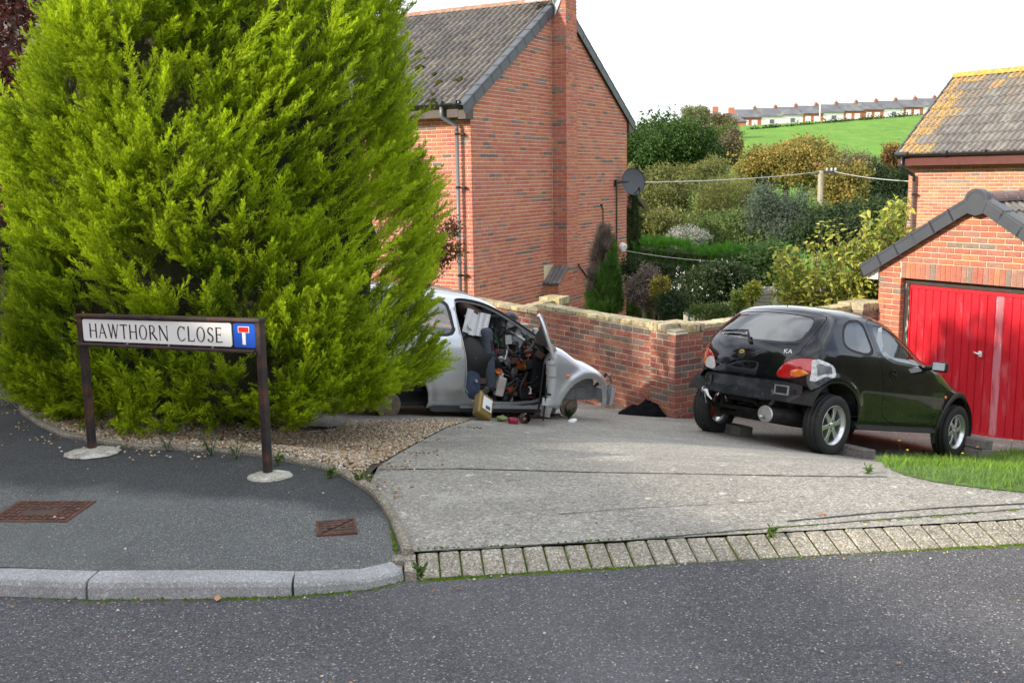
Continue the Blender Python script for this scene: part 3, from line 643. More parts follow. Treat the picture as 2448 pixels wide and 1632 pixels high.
# ================================================================== brick house with the chimney
HX, HY = -.706, 19.0; HROT = R(60.47)
house = empty('brick_house', (HX, HY, 0), HROT, label='red brick house with a tall chimney breast on its gable wall', cat='house')
GW, EZ, AX, AZ = 7.38, 3.16, 3.70, 5.42; sL, sR = (AZ-EZ)/AX, (AZ-EZ)/(GW-AX); DEP = 6.05; BZ = -2.25
mb = MB(); ccx = .007
mb.prism([(ccx, BZ), (GW-ccx, BZ), (GW-ccx, EZ), (AX, AZ), (ccx, EZ)], lambda u, v, k: (u, ccx+k*(DEP-.02), v)); mb.obj('wall', m_mort, house)
bw = Brickwork(house, B_house, .045)
cl = [(-sL, 1, EZ-.02), (sR, 1, EZ-.02+sR*GW)]
CL, CR, CT = 3.315, 3.84, .34; BL, BR = 2.88, 4.30
bw.wall(0, GW, -2.1, -2.1+.075*101, I4, cuts=cl, holes=[(CL, CR, -.1, 8), (BL, BR, -3, -.1)])
TF = TR(0, DEP, 0, -math.pi/2)       # front wall: local x runs back along the house
bw.wall(0, DEP, -2.1, -2.1+.075*70, TF, phase=1)
# chimney breast
bw.wall(CL, CR, -.3, -.3+.075*92, TR(0, -CT, 0), phase=1); TL = TR(CL, 0, 0, -math.pi/2); bw.wall(.0, CT, -.3, -.3+.075*92, TL)
bw.wall(BL, BR, -2.1, -.45, TR(0, -CT, 0)); bw.wall(0, CT, -2.1, -.45, TR(BL, 0, 0, -math.pi/2)); bw.wall(CL, CR, -.45, -.3, TR(0, -CT, 0))
bw.finish(300, mask=lambda x, y: x > 1010 and y < 745 and not (1400 < x < 1480 and y > 560))
mb = MB(); c = .012
mb.bb((CL+c, -CT+c, -.3), (CR-c, .05, 6.6)); mb.bb((BL+c, -CT+c, -2.2), (BR-c, .05, -.455)); mb.obj('chimney', m_mort, house)
for pl_ in ([(BL+.004, -.46), (CL+.02, -.46), (CL+.02, -.13)], [(BR-.004, -.46), (CR-.02, -.13), (CR-.02, -.46)]):
    mb = MB(); mb.prism(pl_, lambda u, v, k: (u, -CT+.002+k*(CT+.04), v)); mb.obj('chimney_shoulder', B_house[0], house)
# sloping tile shoulders of the chimney breast
for xa, xb, za, zb in ((BL-.05, CL, -.47, -.135), (BR+.05, CR, -.47, -.135)):
    sg = 1 if xb > xa else -1; L_ = math.hypot(xb-xa, zb-za); mb = MB(); prof = []
    for k in range(4):
        for u, h in ((0, .012), (.02, .03), (.06, .036), (.085, .014)): prof.append((-CT-.035+(k*.098+u), h))
    n = len(prof); nx, nz_ = -(zb-za)/L_*sg, abs(xb-xa)/L_
    vs = [(xa+nx*h, y, za+nz_*h) for y, h in prof]+[(xb+nx*h, y, zb+nz_*h) for y, h in prof]+[(xa, y, za-.02) for y, h in prof]+[(xb, y, zb-.02) for y, h in prof]
    fs = [(i, i+1, n+i+1, n+i) for i in range(n-1)]+[(i, 2*n+i, 2*n+i+1, i+1) for i in range(n-1)]+[(0, n, 3*n, 2*n), (n-1, 3*n-1, 4*n-1, 2*n-1)]
    mb.add(vs, fs); mb.obj('shoulder_tile', m_tileR[2], house, smooth=False)
# roof
OV = .27; pl = math.atan(sL); pr = math.atan(sR)
mb = MB(); e = .012
ze, zr = EZ-sL*OV+.05, AZ+.05
mb.prism([(-OV, ze), (AX, zr), (GW+OV, EZ-sR*OV+.05), (GW+OV, EZ-sR*OV+.02), (AX, zr-.06), (-OV, ze-.03)], lambda u, v, k: (u, -.02+k*(DEP+.04), v)); mb.obj('roof_deck', m_brownwood, house)
SLN = (AX+OV)/math.cos(pl); rows = 13; gauge = (SLN+.03)/rows
Tm = Matrix.Translation((-OV-.02, 6.02, ze+.02)) @ Matrix.Rotation(-math.pi/2, 4, 'Z') @ Matrix.Rotation(pl, 4, 'X')
roof_slope(house, Tm, 6.02, rows, gauge, .301, m_tileL, lambda c, r_: random.choice((0, 0, 1, 2)))
mb = MB()   # far slope, in one piece because it faces away
mb.add([(GW+OV, -.05, EZ-sR*OV+.09), (GW+OV, DEP, EZ-sR*OV+.09), (AX, DEP, zr+.06), (AX, -.05, zr+.06)], [(0, 1, 2, 3)]); mb.obj('roof_covering', m_tileL[0], house)
for k in range(13):   # ridge tiles
    mb = MB(); pts = [(AX+.12*math.cos(a), zr+.0+.115*math.sin(a)) for a in np.linspace(math.pi*.98, math.pi*.02, 9)]
    y0, y1 = -.06+k*.45, -.06+k*.45+.455; vs = [(x, y0, z) for x, z in pts]+[(x*.995+AX*.005, y1, z-.004) for x, z in pts]
    mb.add(vs, [(i, i+1, i+10, i+9) for i in range(8)]+[tuple(range(8, -1, -1))]); mb.obj('ridge_tile', m_ridge, house, smooth=False)
# verge caps down both sides of the gable
def verge(parent, x0, z0, x1, z1, n, y, hgt=.20, ret=.12, t=.0, m=None, back=.16, tp=.085):
    """overlapping plastic caps from (x0,z0) at the eave to (x1,z1) at the ridge"""
    ux, uz = (x1-x0)/n, (z1-z0)/n; L_ = math.hypot(ux, uz); dx, dz = ux/L_, uz/L_; nx, nz_ = -dz*(1 if x1 > x0 else -1), abs(dx)
    for k in range(n):
        ax, az = x0+ux*k, z0+uz*k; o_ = .005; mb = MB()
        def q(s_, h_): return (ax+dx*s_+nx*h_, az+dz*s_+nz_*h_)
        Lk = L_+.035
        prof = [q(0, -hgt+tp), q(Lk, -hgt+tp-o_), q(Lk, tp-o_), q(0, tp+o_)]
        mb.add([(p[0], y, p[1]) for p in prof]+[(p[0], y+.02, p[1]) for p in prof], [(0, 1, 2, 3), (0, 4, 5, 1), (3, 2, 6, 7), (0, 3, 7, 4), (1, 5, 6, 2)])
        top = [q(0, tp+o_), q(Lk, tp-o_)]
        mb.add([(top[0][0], y-.002, top[0][1]), (top[1][0], y-.002, top[1][1]), (top[1][0], y+back, top[1][1]), (top[0][0], y+back, top[0][1])], [(0, 1, 2, 3)])
        st = [q(.0, tp-.035), q(L_*.93, tp-.035), q(L_*.93, tp-.029), q(0, tp-.029)]
        mb.add([(p[0], y-.006, p[1]) for p in st]+[(p[0], y, p[1]) for p in st], [(0, 1, 2, 3), (0, 4, 5, 1), (3, 2, 6, 7)])
        mb.obj('verge_cap', m or m_pvc, parent, bev=.004)
verge(house, -OV-.05, ze-.02, AX-.06, zr+.0, 12, -.075, hgt=.195)
verge(house, GW+OV+.05, EZ-sR*OV+.03, AX+.06, zr+.0, 12, -.075, hgt=.195)
# soffit boxes, fascia, gutter, downpipe
mb = MB(); mb.prism([(-.27, EZ-.30+.0), (.0, EZ-.30), (.0, EZ+.02), (-.27, ze+.0)], lambda u, v, k: (u, -.06+k*.16, v)); mb.obj('soffit_box', m_brownwood, house)
mb = MB(); mb.prism([(GW, EZ-.32), (GW+.27, EZ-.32), (GW+.27, EZ-sR*OV+.02), (GW, EZ+.03)], lambda u, v, k: (u, -.06+k*.16, v)); mb.obj('soffit_box', m_brownwood, house)
mb = MB(); mb.bb((-.275, .1, EZ-.26), (-.25, DEP, ze+.0)); mb.obj('fascia', m_brownwood, house)
mb = MB(); mb.bb((-.25, .1, EZ-.255), (0, DEP, EZ-.24)); mb.obj('soffit', m_white, house)
def gutter(parent, a, b, r=.057, m=None):
    a, b = Vector(a), Vector(b); t = (b-a).normalized(); s = t.cross(Vector((0, 0, 1))); mb = MB(); n = 9; vs = []
    for p in (a, b):
        for rr in (r, r-.006):
            vs += [p+s*rr*math.cos(k)+Vector((0, 0, rr*math.sin(k))) for k in np.linspace(math.pi, 2*math.pi, n)]
    fs = [(i, i+1, 2*n+i+1, 2*n+i) for i in range(n-1)]+[(n+i, 3*n+i, 3*n+i+1, n+i+1) for i in range(n-1)]+[(0, 2*n, 3*n, n), (n-1, 2*n-1, 4*n-1, 3*n-1)]+[(i, n+i, n+i+1, i+1) for i in range(n-1)]
    mb.add(vs, fs)
    mb.tube([a-t*.004, a+t*.004], r*.99, 12)
    return mb.obj('gutter', m or m_pvc_k, parent)
gutter(house, (-.335, .02, EZ-.02), (-.335, DEP, EZ-.02))
for y_ in (.10, .42):
    mb = MB(); mb.tube([(-.335, y_-.03, EZ-.022), (-.335, y_+.03, EZ-.022)], .063, 14); mb.obj('gutter_clip', m_pvc_k, house)
dp = empty('downpipe', (0, 0, 0)); dp.parent = house
mb = MB(); mb.tube([(-.335, .42, EZ-.05), (-.335, .42, EZ-.22), (-.33, .415, EZ-.26), (-.105, .25, EZ-.40), (-.10, .246, EZ-.44), (-.10, .246, EZ-.5)], .036, 12); mb.obj('swan_neck', m_pipe, dp, smooth=True)
mb = MB(); mb.tube([(-.10, .246, EZ-.47), (-.10, .246, -2.1)], .034, 14); mb.obj('pipe', m_pipe, dp, smooth=True)
for z in (EZ-.56, 1.62, -.03):
    mb = MB(); mb.tube([(-.10, .246, z-.022), (-.10, .246, z+.022)], .041, 14); mb.box((-.05, .17, z), (.07, .12, .035)); mb.obj('pipe_clip', m_black, dp)
# lead flashing where the chimney leaves the roof
mb = MB(); mb.add([(CL-.04, -.10, AZ-.32), (CL-.04, -.10, AZ+.22), (CL+.01, -.35, AZ+.3), (CL+.01, -.12, AZ-.25)], [(0, 1, 2, 3)])
mb.add([(CL-.28, .03, AZ-.02), (CL, .03, AZ+.16), (CL, .5, AZ+.16), (CL-.28, .5, AZ-.02)], [(0, 1, 2, 3)]); mb.box((CL-.03, -.08, AZ-.02), (.09, .03, .22), rot=Matrix.Rotation(-.5, 3, 'Y')); mb.obj('flashing', m_lead, house)
# moss cushions on the roof
for (u, v) in ((4.55, .55), (5.0, .55), (4.55, 1.4), (4.0, 1.75), (3.6, 2.5), (3.9, 2.2), (2.6, 2.15), (5.3, 1.05), (4.9, .95), (3.1, 2.95), (5.1, .25), (5.25, .18)):
    mb = MB(); k = random.uniform(.05, .1)
    for q in range(5):
        a = random.uniform(0, 6.3); rr = k*random.uniform(.3, .8); cx_, cy_ = k*.6*math.cos(a), k*.5*math.sin(a)
        mb.lathe([(rr, -.01), (rr*.9, rr*.4), (rr*.45, rr*.75), (.001, rr*.85)], 7, T=Matrix.Translation((cx_, cy_, 0)))
    o = mb.obj('moss_clump', m_moss_t, house, smooth=True); o.matrix_local = Tm @ Matrix.Translation((u+.1, v, .035))
# cables down the gable, security lamp, stain brick
mb = MB(); mb.tube([(6.68, -.03, 1.62), (6.69, -.03, .4), (6.68, -.03, -2.1)], .018, 6); mb.obj('cable', m_black, house)
mb = MB(); mb.tube([(5.83, -.015, 1.10), (5.90, -.02, 1.0), (5.91, -.02, .3), (5.93, -.02, -.6)], .012, 6); mb.box((5.82, -.02, 1.12), (.06, .04, .03)); mb.obj('cable', m_black, house)
dish = empty('satellite_dish', Matrix(house.matrix_basis) @ Vector((6.62, -.02, 1.62)), HROT, label='grey satellite dish on the corner of the brick gable', cat='satellite dish')
m_dish = M('dish_grey', (.055, .064, .082), .45, var=(.06, 6)); T = Matrix.Translation((.30, -.34, .02)) @ Vector((-.74, -.62, .22)).normalized().to_track_quat('Z', 'Y').to_matrix().to_4x4() @ Matrix.Scale(1.12, 4, Vector((0, 1, 0))) @ Matrix.Scale(.88, 4)
mb = MB(); pr_ = [(r_, .16*r_*r_/.33**2*.33-.02) for r_ in (.001, .08, .16, .24, .30, .335)]; mb.lathe(pr_+[(.34, .045), (.335, .035)]+[(r_, z-.008) for r_, z in pr_[::-1]], 28, T=T); mb.obj('reflector', m_dish, dish, smooth=True)
mb = MB(); mb.box((0, -.03, 0), (.12, .05, .16)); mb.tube([(0, -.05, 0), (.06, -.14, .03), (.18, -.2, .02), (.32, -.28, .02)], .02, 8); mb.obj('bracket', m_black, dish)
mb = MB(); p0_, p1_ = T @ Vector((.0, -.30, .06)), T @ Vector((.05, -.26, .36)); mb.tube([p0_, p1_], .012, 6); mb.obj('arm', m_black, dish)
mb = MB(); mb.tube([p1_-Vector((0, 0, .03)), p1_+Vector((.0, .0, .05))], .035, 10); mb.tube([p1_, p1_+Vector((.02, 0, -.12)), p1_+Vector((-.06, .02, -.16)), p1_+Vector((-.1, .05, -.05))], .009, 6); mb.obj('receiver', m_black, dish)
lamp = empty('security_lamp', Matrix(house.matrix_basis) @ Vector((6.98, -.0, .08)), HROT, label='round white outside lamp near the foot of the brick gable', cat='lamp')
mb = MB(); mb.lathe([(.001, -.16), (.09, -.16), (.105, -.14), (.105, -.05), (.09, -.04)], 18, T=Matrix.Rotation(R(-65), 4, 'X') @ Matrix.Rotation(R(20), 4, 'Y')); mb.obj('housing', m_white, lamp, smooth=False)
mb = MB(); mb.box((0, -.02, -.02), (.07, .05, .09)); mb.obj('bracket', m_black, lamp)

# ================================================================== garage
GROT = R(33.7-90)
gar = empty('brick_garage', (5.947, 12.8, -1.64), GROT, label='brick garage with a tiled gable roof and a red up-and-over door', cat='garage')
HW, OW, OH, GE, GA, GD = 1.44, 1.088, 2.0, 2.15, 3.0, 5.4     # half width, half opening, opening height, eave, apex, depth
sg_ = (GA-GE)/HW
mb = MB(); c = .010
mb.prism([(-HW+c, -.3), (-OW-c, -.3), (-OW-c, OH+.22), (OW+c, OH+.22), (OW+c, -.3), (HW-c, -.3), (HW-c, GE), (0, GA-.005), (-HW+c, GE)], lambda u, v, k: (u, c+k*.2, v))
mb.bb((-HW+c, .2, -.3), (-HW+.21, GD, GE)); mb.bb((HW-.21, .2, -.3), (HW-c, GD, GE)); mb.bb((-OW-.02, .011, OH+.004), (OW+.02, .2, OH+.3)); mb.obj('wall', m_mort, gar)
bw = Brickwork(gar, B_gar, .105)
nC = 27; z0 = 2.0-.075*nC+.0
cl = [(-sg_, 1, GA-.015), (sg_, 1, GA-.015)]
bw.wall(-HW, HW, z0, z0+.075*42, I4, cuts=cl, holes=[(-OW, OW, -1, OH+.222)], phase=0)
x = -OW
while x < OW-.03:
    wv = .0665; bw.put([(x, OH+.0), (x+wv, OH+.0), (x+wv, OH+.215), (x, OH+.215)], I4); x += .0745
bw.wall(0, GD, z0, z0+.075*29, TR(-HW, GD, 0, -math.pi/2))
# reveals
bw.wall(0, .11, z0, OH, TR(-OW, .215, 0, math.pi/2) @ Matrix.Translation((-.215, 0, 0)), L=.11)
bw.finish(300, mask=lambda x, y: True)
mb = MB(); mb.bb((-OW+.004, .10, -.02), (-OW+.075, .17, OH-.002)); mb.obj('door_frame', M('peeling_paint', (.035, .024, .022), .7, var=(.3, 20), layers=[((.50, .47, .44), 9, .53, .60, 6)], bump=(.8, 40, .006), stretch=(1, 1, .25)), gar)
mb = MB(); mb.bb((OW-.075, .10, -.02), (OW-.004, .17, OH-.002)); mb.obj('door_frame', m_brownwood, gar)
mb = MB(); mb.bb((-OW+.004, .095, OH-.085), (OW-.004, .17, OH-.002)); mb.obj('door_frame', m_brownwood, gar)
# red door: separate ribbed panels
m_red = M('red_door_paint', (.60, .016, .030), .38, var=(.12, 3), layers=[((.66, .13, .16), 5, .56, .78, 6), ((.40, .01, .018), 2.2, .6, .75, 5)], spec=.5, stretch=(2.5, 1, .35))
m_redf = M('red_door_faded', (.68, .22, .26), .5, var=(.15, 3), layers=[((.55, .04, .06), 7, .48, .62, 6), ((.80, .50, .52), 12, .6, .7, 5)], stretch=(3, 1, .3))
door = empty('garage_door', (0, 0, 0)); door.parent = gar
XL, XR, DT = -OW+.09, OW-.09, OH-.095; npan = 18; pw = (XR-XL)/npan
for i in range(npan):
    xa = XL+i*pw; mb = MB(); y = .115
    pts = [(xa, y+.016), (xa+.010, y+.016), (xa+.016, y), (xa+pw-.008, y+.002), (xa+pw, y+.016)]
    vs = [(a, b, .05) for a, b in pts]+[(a, b, DT-.05) for a, b in pts]; mb.add(vs, [(j, j+1, j+6, j+5) for j in range(4)]); mb.add([(pts[2][0], pts[2][1], DT-.05), (pts[3][0], pts[3][1], DT-.05), (pts[3][0], y+.03, DT-.044), (pts[2][0], y+.03, DT-.044)], [(0, 1, 2, 3)])
    mb.obj('panel', m_redf if i == 11 else m_red, door)
mb = MB(); mb.bb((XL-.004, .108, DT-.05), (XR+.004, .135, DT)); mb.bb((XL-.004, .108, .0), (XR+.004, .135, .05)); mb.bb((XL-.012, .107, .0), (XL+.004, .136, DT)); mb.bb((XR-.004, .107, .0), (XR+.012, .136, DT)); mb.obj('door_rail', m_red, door, bev=.004)
h = empty('handle', (0.065, .105, 1.09)); h.parent = door
m_chrome = M('chrome', (.82, .82, .82), .12, metal=1, var=(0, 1))
mb = MB(); mb.lathe([(.001, -.03), (.022, -.03), (.028, -.02), (.028, 0), (.001, 0)], 14, T=Matrix.Rotation(R(90), 4, 'X') @ Matrix.Scale(-1, 4, Vector((0, 0, 1)))); mb.tube([(0, -.03, 0), (-.03, -.045, .008), (-.07, -.045, .02)], [.013, .012, .008], 8); mb.box((.004, -.012, .0), (.045, .02, .075)); mb.obj('lever', m_white, h, bev=.003)
mb = MB(); mb.bb((-OW, .02, -.06), (OW, .16, -.004)); mb.obj('sill', m_brownwood, gar)
# roof of the garage
OVG = .19; mb = MB(); pg = math.atan(sg_); ze_ = GE-sg_*OVG
mb.prism([(-HW-OVG, ze_+.03), (0, GA+.03), (HW+OVG, ze_+.03), (HW+OVG, ze_+.0), (0, GA-.02), (-HW-OVG, ze_+.0)], lambda u, v, k: (u, -.05+k*(GD+.1), v)); mb.obj('roof_deck', m_brownwood, gar)
SL = (HW+OVG)/math.cos(pg); rw = 6; ga_ = SL/rw
Tm2 = Matrix.Translation((HW+OVG, -.03, ze_+.05)) @ Matrix.Rotation(math.pi/2, 4, 'Z') @ Matrix.Rotation(pg, 4, 'X')
roof_slope(gar, Tm2, 5.4, rw, ga_, .30, m_tileR, lambda c, r_: random.choice((0, 1, 2)))
Tm3 = Matrix.Translation((-HW-OVG, 5.37, ze_+.05)) @ Matrix.Rotation(-math.pi/2, 4, 'Z') @ Matrix.Rotation(pg, 4, 'X')
roof_slope(gar, Tm3, 5.4, rw, ga_, .30, m_tileR, lambda c, r_: random.choice((0, 1, 2)))
for k in range(12):
    mb = MB(); pts = [(.125*math.cos(a), GA+.045+.125*math.sin(a)) for a in np.linspace(math.pi, 0, 11)]; y0, y1 = -.03+k*.45, -.03+k*.45+.46
    mb.add([(x, y0, z+.004) for x, z in pts]+[(x, y1, z) for x, z in pts], [(i, i+1, i+12, i+11) for i in range(10)]); mb.obj('ridge_tile', m_ridgeg, gar)
mb = MB(); pts = [(.155*math.cos(a), GA+.06+.15*math.sin(a)) for a in np.linspace(math.pi, 0, 17)]; pts += [(.10, GA-.10), (.0, GA-.13), (-.10, GA-.10)]
mb.prism(pts, lambda u, v, k: (u, -.105+k*.10, v)); pi_ = [(.118*math.cos(a), GA+.06+.115*math.sin(a)) for a in np.linspace(math.pi, 0, 17)]
for i in range(16): mb.bb((pi_[i][0], -.11, pi_[i][1]-.002), (pi_[i+1][0], -.104, pi_[i+1][1]+.002))
mb.obj('ridge_end_cap', m_pvc, gar, bev=.004)
verge(gar, -HW-OVG-.03, ze_+.03, -.09, GA+.02, 6, -.10, hgt=.175)
verge(gar, HW+OVG+.03, ze_+.03, .09, GA+.02, 6, -.10, hgt=.175)
mb = MB(); mb.prism([(-HW-.18, GE-.20), (-HW, GE-.20), (-HW, GE+.0), (-HW-.18, ze_+.04)], lambda u, v, k: (u, -.02+k*.12, v)); mb.obj('soffit_box', M('flaking_white', (.50, .46, .44), .7, var=(.25, 20), layers=[((.80, .79, .77), 24, .5, .6, 5)]), gar)
gutter(gar, (-HW-OVG-.035, -.04, ze_-.01), (-HW-OVG-.035, GD, ze_-.01), .05)

# ================================================================== right-hand house
rh = empty('brick_house', (9.42, 24.0, 0), GROT, label='pale brick house behind the garage with lichen-covered grey roof', cat='house')
REZ, RPI, RROWS, RGA, RW = 2.12, R(41.0), 9, .315, 9.0
bw = Brickwork(rh, B_right, .045)
mb = MB(); RDEP = 2*(RROWS*RGA)*math.cos(RPI)-.7; rz = REZ+math.tan(RPI)*RDEP/2
mb.bb((.01, .012, -3.2), (RW, RDEP, REZ)); mb.prism([(.012, REZ), (RDEP-.012, REZ), (RDEP/2, rz-.03)], lambda u, v, k: (.01+k*.2, u, v)); mb.obj('wall', m_mort_r, rh)
bw.wall(0, 4.6, REZ-.075*62, REZ, I4); bw.finish(300)
mb = MB(); ge = .35
mb.prism([(-ge, REZ-.20), (-ge+.02, REZ-.20), (-ge+.02, REZ+.02), (-ge, REZ+.02)], lambda u, v, k: (-.06+k*RW, u, v)); mb.obj('fascia', m_redboard, rh)
mb = MB(); mb.bb((-.06, -ge+.02, REZ-.195), (RW, 0, REZ-.18)); mb.obj('soffit', m_redboard, rh)
gutter(rh, (-.16, -ge-.06, REZ+.06), (RW, -ge-.06, REZ+.06))
for xa, xb in ((-.06, .24), (1.13, 1.24), (2.13, 2.16)):
    mb = MB(); mb.tube([(xa, -ge-.06, REZ+.055), (xb, -ge-.06, REZ+.055)], .064, 12); mb.obj('gutter_clip', m_pvc_k, rh)
dp = empty('downpipe', (0, 0, 0)); dp.parent = rh
mb = MB(); mb.tube([(.09, -ge-.06, REZ+.02), (.09, -ge-.06, REZ-.22), (.095, -ge-.05, REZ-.27), (.215, -.11, REZ-.43), (.22, -.10, REZ-.48), (.22, -.10, REZ-.56)], .037, 12); mb.obj('swan_neck', m_pvc_k, dp, smooth=True)
mb = MB(); mb.tube([(.22, -.10, REZ-.52), (.22, -.10, -3)], .036, 14); mb.obj('pipe', m_pipe_b, dp, smooth=True)
for z in (REZ-.86, REZ-2.2):
    mb = MB(); mb.tube([(.22, -.10, z-.02), (.22, -.10, z+.02)], .043, 14); mb.bb((.22, -.1, z-.015), (.33, -.06, z+.015)); mb.obj('pipe_clip', m_black, dp)
TmR = Matrix.Translation((-.07, -ge-.03, REZ+.06)) @ Matrix.Rotation(RPI, 4, 'X')
def pickR(c, r_):
    d = min(c, (RROWS-1-r_)*1.2+.5)
    return 3 if random.random() < .95-.32*d else (4 if random.random() < .8-.17*d else random.choice((0, 1, 2)))
roof_slope(rh, TmR, 4.6, RROWS, RGA, .29, m_tileR+m_tileO, pickR)
mb = MB(); mb.add([TmR @ Vector(p) for p in ((0, 0, -.012), (RW, 0, -.012), (RW, RROWS*RGA, -.012), (0, RROWS*RGA, -.012))]+[Vector((0, RDEP+ge, REZ+.0)), Vector((RW, RDEP+ge, REZ+.0))], [(0, 1, 2, 3), (3, 2, 5, 4)]); mb.obj('roof_deck', m_tileR[0], rh)
rt = TmR @ Vector((0, RROWS*RGA, 0))
for k in range(11):
    mb = MB(); pts = [(rt.y+.02+.13*math.cos(a), rt.z-.03+.125*math.sin(a)) for a in np.linspace(math.pi, 0, 9)]; x0 = -.09+k*.45
    mb.add([(x0, y, z+.004) for y, z in pts]+[(x0+.455, y, z) for y, z in pts], [(i, i+1, i+10, i+9) for i in range(8)]+[tuple(range(9))]); mb.obj('ridge_tile', m_ridgeO, rh)
u_ = Vector((0, math.cos(RPI), math.sin(RPI)))
for k in range(RROWS):   # verge caps
    a = TmR @ Vector((-.04, k*RGA-.02, .05)); b = TmR @ Vector((-.04, (k+1)*RGA+.02, .035)); mb = MB(); n_v = Vector((0, -math.sin(RPI), math.cos(RPI)))
    vs = [a, b, b-n_v*.14, a-n_v*.14]; mb.add(vs+[v+Vector((.045, 0, 0)) for v in vs], [(0, 1, 2, 3), (0, 4, 5, 1), (4, 7, 6, 5), (0, 3, 7, 4)]); mb.obj('verge_cap', m_pvc, rh)

# ================================================================== garden walls
gwl = empty('garden_wall', (1.982, 12.0, -1.16), GROT, label='red brick garden wall with a corner pillar and buff coping', cat='wall')
PS = .455; OFF = .10; CTOP = 1.04   # wall top below the coping (above the pillar foot)
bw = Brickwork(gwl, B_wall, .10, ch=.0765)
zc = CTOP-.0765*20
c = .005; mb = MB(); mb.bb((-3.05, OFF+c, -.5), (-.2, OFF+.21, CTOP)); mb.bb((-OFF-.21, .2, -.7), (-OFF-c, 3.95, CTOP)); mb.bb((-PS+c, c, -.3), (-c, PS-c, CTOP+.05)); mb.bb((-6.5, OFF+c, -.5), (-3.0, OFF+.21, CTOP-.10)); mb.obj('wall_core', m_mort_w, gwl)
bw.wall(-3.05, -PS, zc, CTOP, TR(0, OFF, 0)); bw.wall(-6.5, -3.05, zc, CTOP-.0765, TR(0, OFF, 0))
bw.wall(-PS, 0, CTOP-.0765*17, CTOP, TR(0, 0, 0), phase=1); bw.wall(0, PS, CTOP-.0765*17, CTOP, TR(0, 0, 0, math.pi/2), phase=0)
bw.wall(PS, 3.95, CTOP-.0765*20, CTOP, TR(-OFF, 0, 0, math.pi/2)); bw.wall(0, .22, CTOP-.0765*3, CTOP, TR(-OFF-.21, OFF+.21, 0, -math.pi/2))
# pillar at the garage end
bw.wall(3.42, 3.95, CTOP-.0765*20, CTOP, TR(.09, 0, 0, math.pi/2)); bw.wall(-.32, .09, CTOP-.0765*20, CTOP, TR(0, 3.42, 0))
bw.finish(300, mask=lambda x, y: x > 1100)
mb = MB(); mb.bb((-.3, 3.43, -.7), (.08, 3.95, CTOP+.01)); mb.obj('wall_core', m_mort_w, gwl)
def coping(a, b, z, wdt, across, n, hgt, T, jit=.006):
    """row of coping bricks from a to b along local x, top at z+hgt"""
    L_ = (b-a)/n
    for i in range(n):
        mb = MB(); jx = random.uniform(-jit, jit); jz = random.uniform(-jit, jit)*.7
        mb.T = T; mb.bb((a+i*L_+.005, -.012+jx, z+.008), (a+(i+1)*L_-.005, wdt+.012+jx, z+hgt+jz)); mb.T = None
        mb.obj('coping_brick', random.choice(B_buff), gwl, bev=.012)
mb = MB(); mb.bb((-3.04, OFF+.006, CTOP), (-PS, OFF+.2, CTOP+.06)); mb.bb((-OFF-.2, PS, CTOP), (-OFF-.006, 3.4, CTOP+.06)); mb.obj('coping_bed', m_mort_w, gwl)
coping(-3.05, -PS, CTOP, .215, 0, 11, .075, TR(0, OFF, 0)); coping(-6.5, -3.05, CTOP-.085, .215, 0, 15, .075, TR(0, OFF, 0)); coping(PS, 3.42, CTOP, .215, 0, 13, .075, TR(-OFF, 0, 0, math.pi/2))
# soldier caps on the pillars (one brick gone from the corner one)
CAPS = [(-PS-.015+.078*i, -.015, .07, .215) for i in range(4)]
for i, (x, y, w_, d_) in enumerate(CAPS):
    mb = MB(); mb.bb((x, y, CTOP+.006), (x+w_, y+d_, CTOP+.112+random.uniform(-.005, .005))); mb.obj('cap_brick', random.choice(B_buff), gwl, bev=.012)
mb = MB(); mb.bb((-.14, .20, CTOP+.006), (.015, .255, CTOP+.108)); mb.obj('cap_brick', B_buff[0], gwl, bev=.01)
for i in range(3):
    mb = MB(); mb.bb((-.20, .262+.072*i, CTOP+.006), (.018, .262+.072*i+.064, CTOP+.112+random.uniform(-.004, .004))); mb.obj('cap_brick', random.choice(B_buff), gwl, bev=.012)
mb = MB(); mb.bb((-PS-.01, .205, CTOP+.006), (-.21, .255+.2, CTOP+.108)); mb.obj('cap_brick', B_buff[1], gwl, bev=.012)
mb = MB(); mb.bb((-.145, -.012, CTOP+.001), (.014, .195, CTOP+.018)); mb.obj('mortar_bed', M('broken_mortar', (.60, .53, .42), .95, var=(.3, 30), bump=(1, 60, .01)), gwl, bev=.006)
for i in range(7):
    mb = MB(); mb.bb((-.10, 3.41+.077*i, CTOP+.006), (.105, 3.41+.077*i+.069, CTOP+.115+random.uniform(-.004, .004))); mb.obj('cap_brick', random.choice(B_buff), gwl, bev=.012)
mb = MB(); mb.bb((-.325, 3.40, CTOP+.006), (-.11, 3.95, CTOP+.108)); mb.obj('cap_brick', B_buff[1], gwl, bev=.012)
# little wall beside the house
sw = empty('garden_wall', Matrix(house.matrix_basis) @ Vector((-1.5, -1.15, 0)), HROT, label='short dark red brick wall standing before the gable, brick-on-edge top', cat='wall')
bw = Brickwork(sw, B_wall, .06, wts=[.15, .4, .03, .1, .02, .05, .1, .25]); zt_ = -.67
E_ = 3.02; mb = MB(); mb.bb((-3.0, .01, -2.2), (E_-.01, .21, zt_)); mb.bb((E_-.45, -.1, -2.2), (E_-.01, .3, zt_)); mb.obj('wall_core', m_mort_w, sw)
bw.wall(-2.0, E_-.45, zt_-.075*14, zt_, TR(0, 0, 0)); bw.wall(E_-.45, E_, zt_-.075*14, zt_, TR(0, -.11, 0)); bw.finish(150)
for i in range(44):
    mb = MB(); x = E_-.47-.075*(i+1); mb.bb((x, -.012, zt_+.005), (x+.067, .215, zt_+.10+random.uniform(-.004, .004)))
    if x > -2.0: mb.obj('coping_brick', random.choice(B_buff[1:3]), sw, bev=.01)
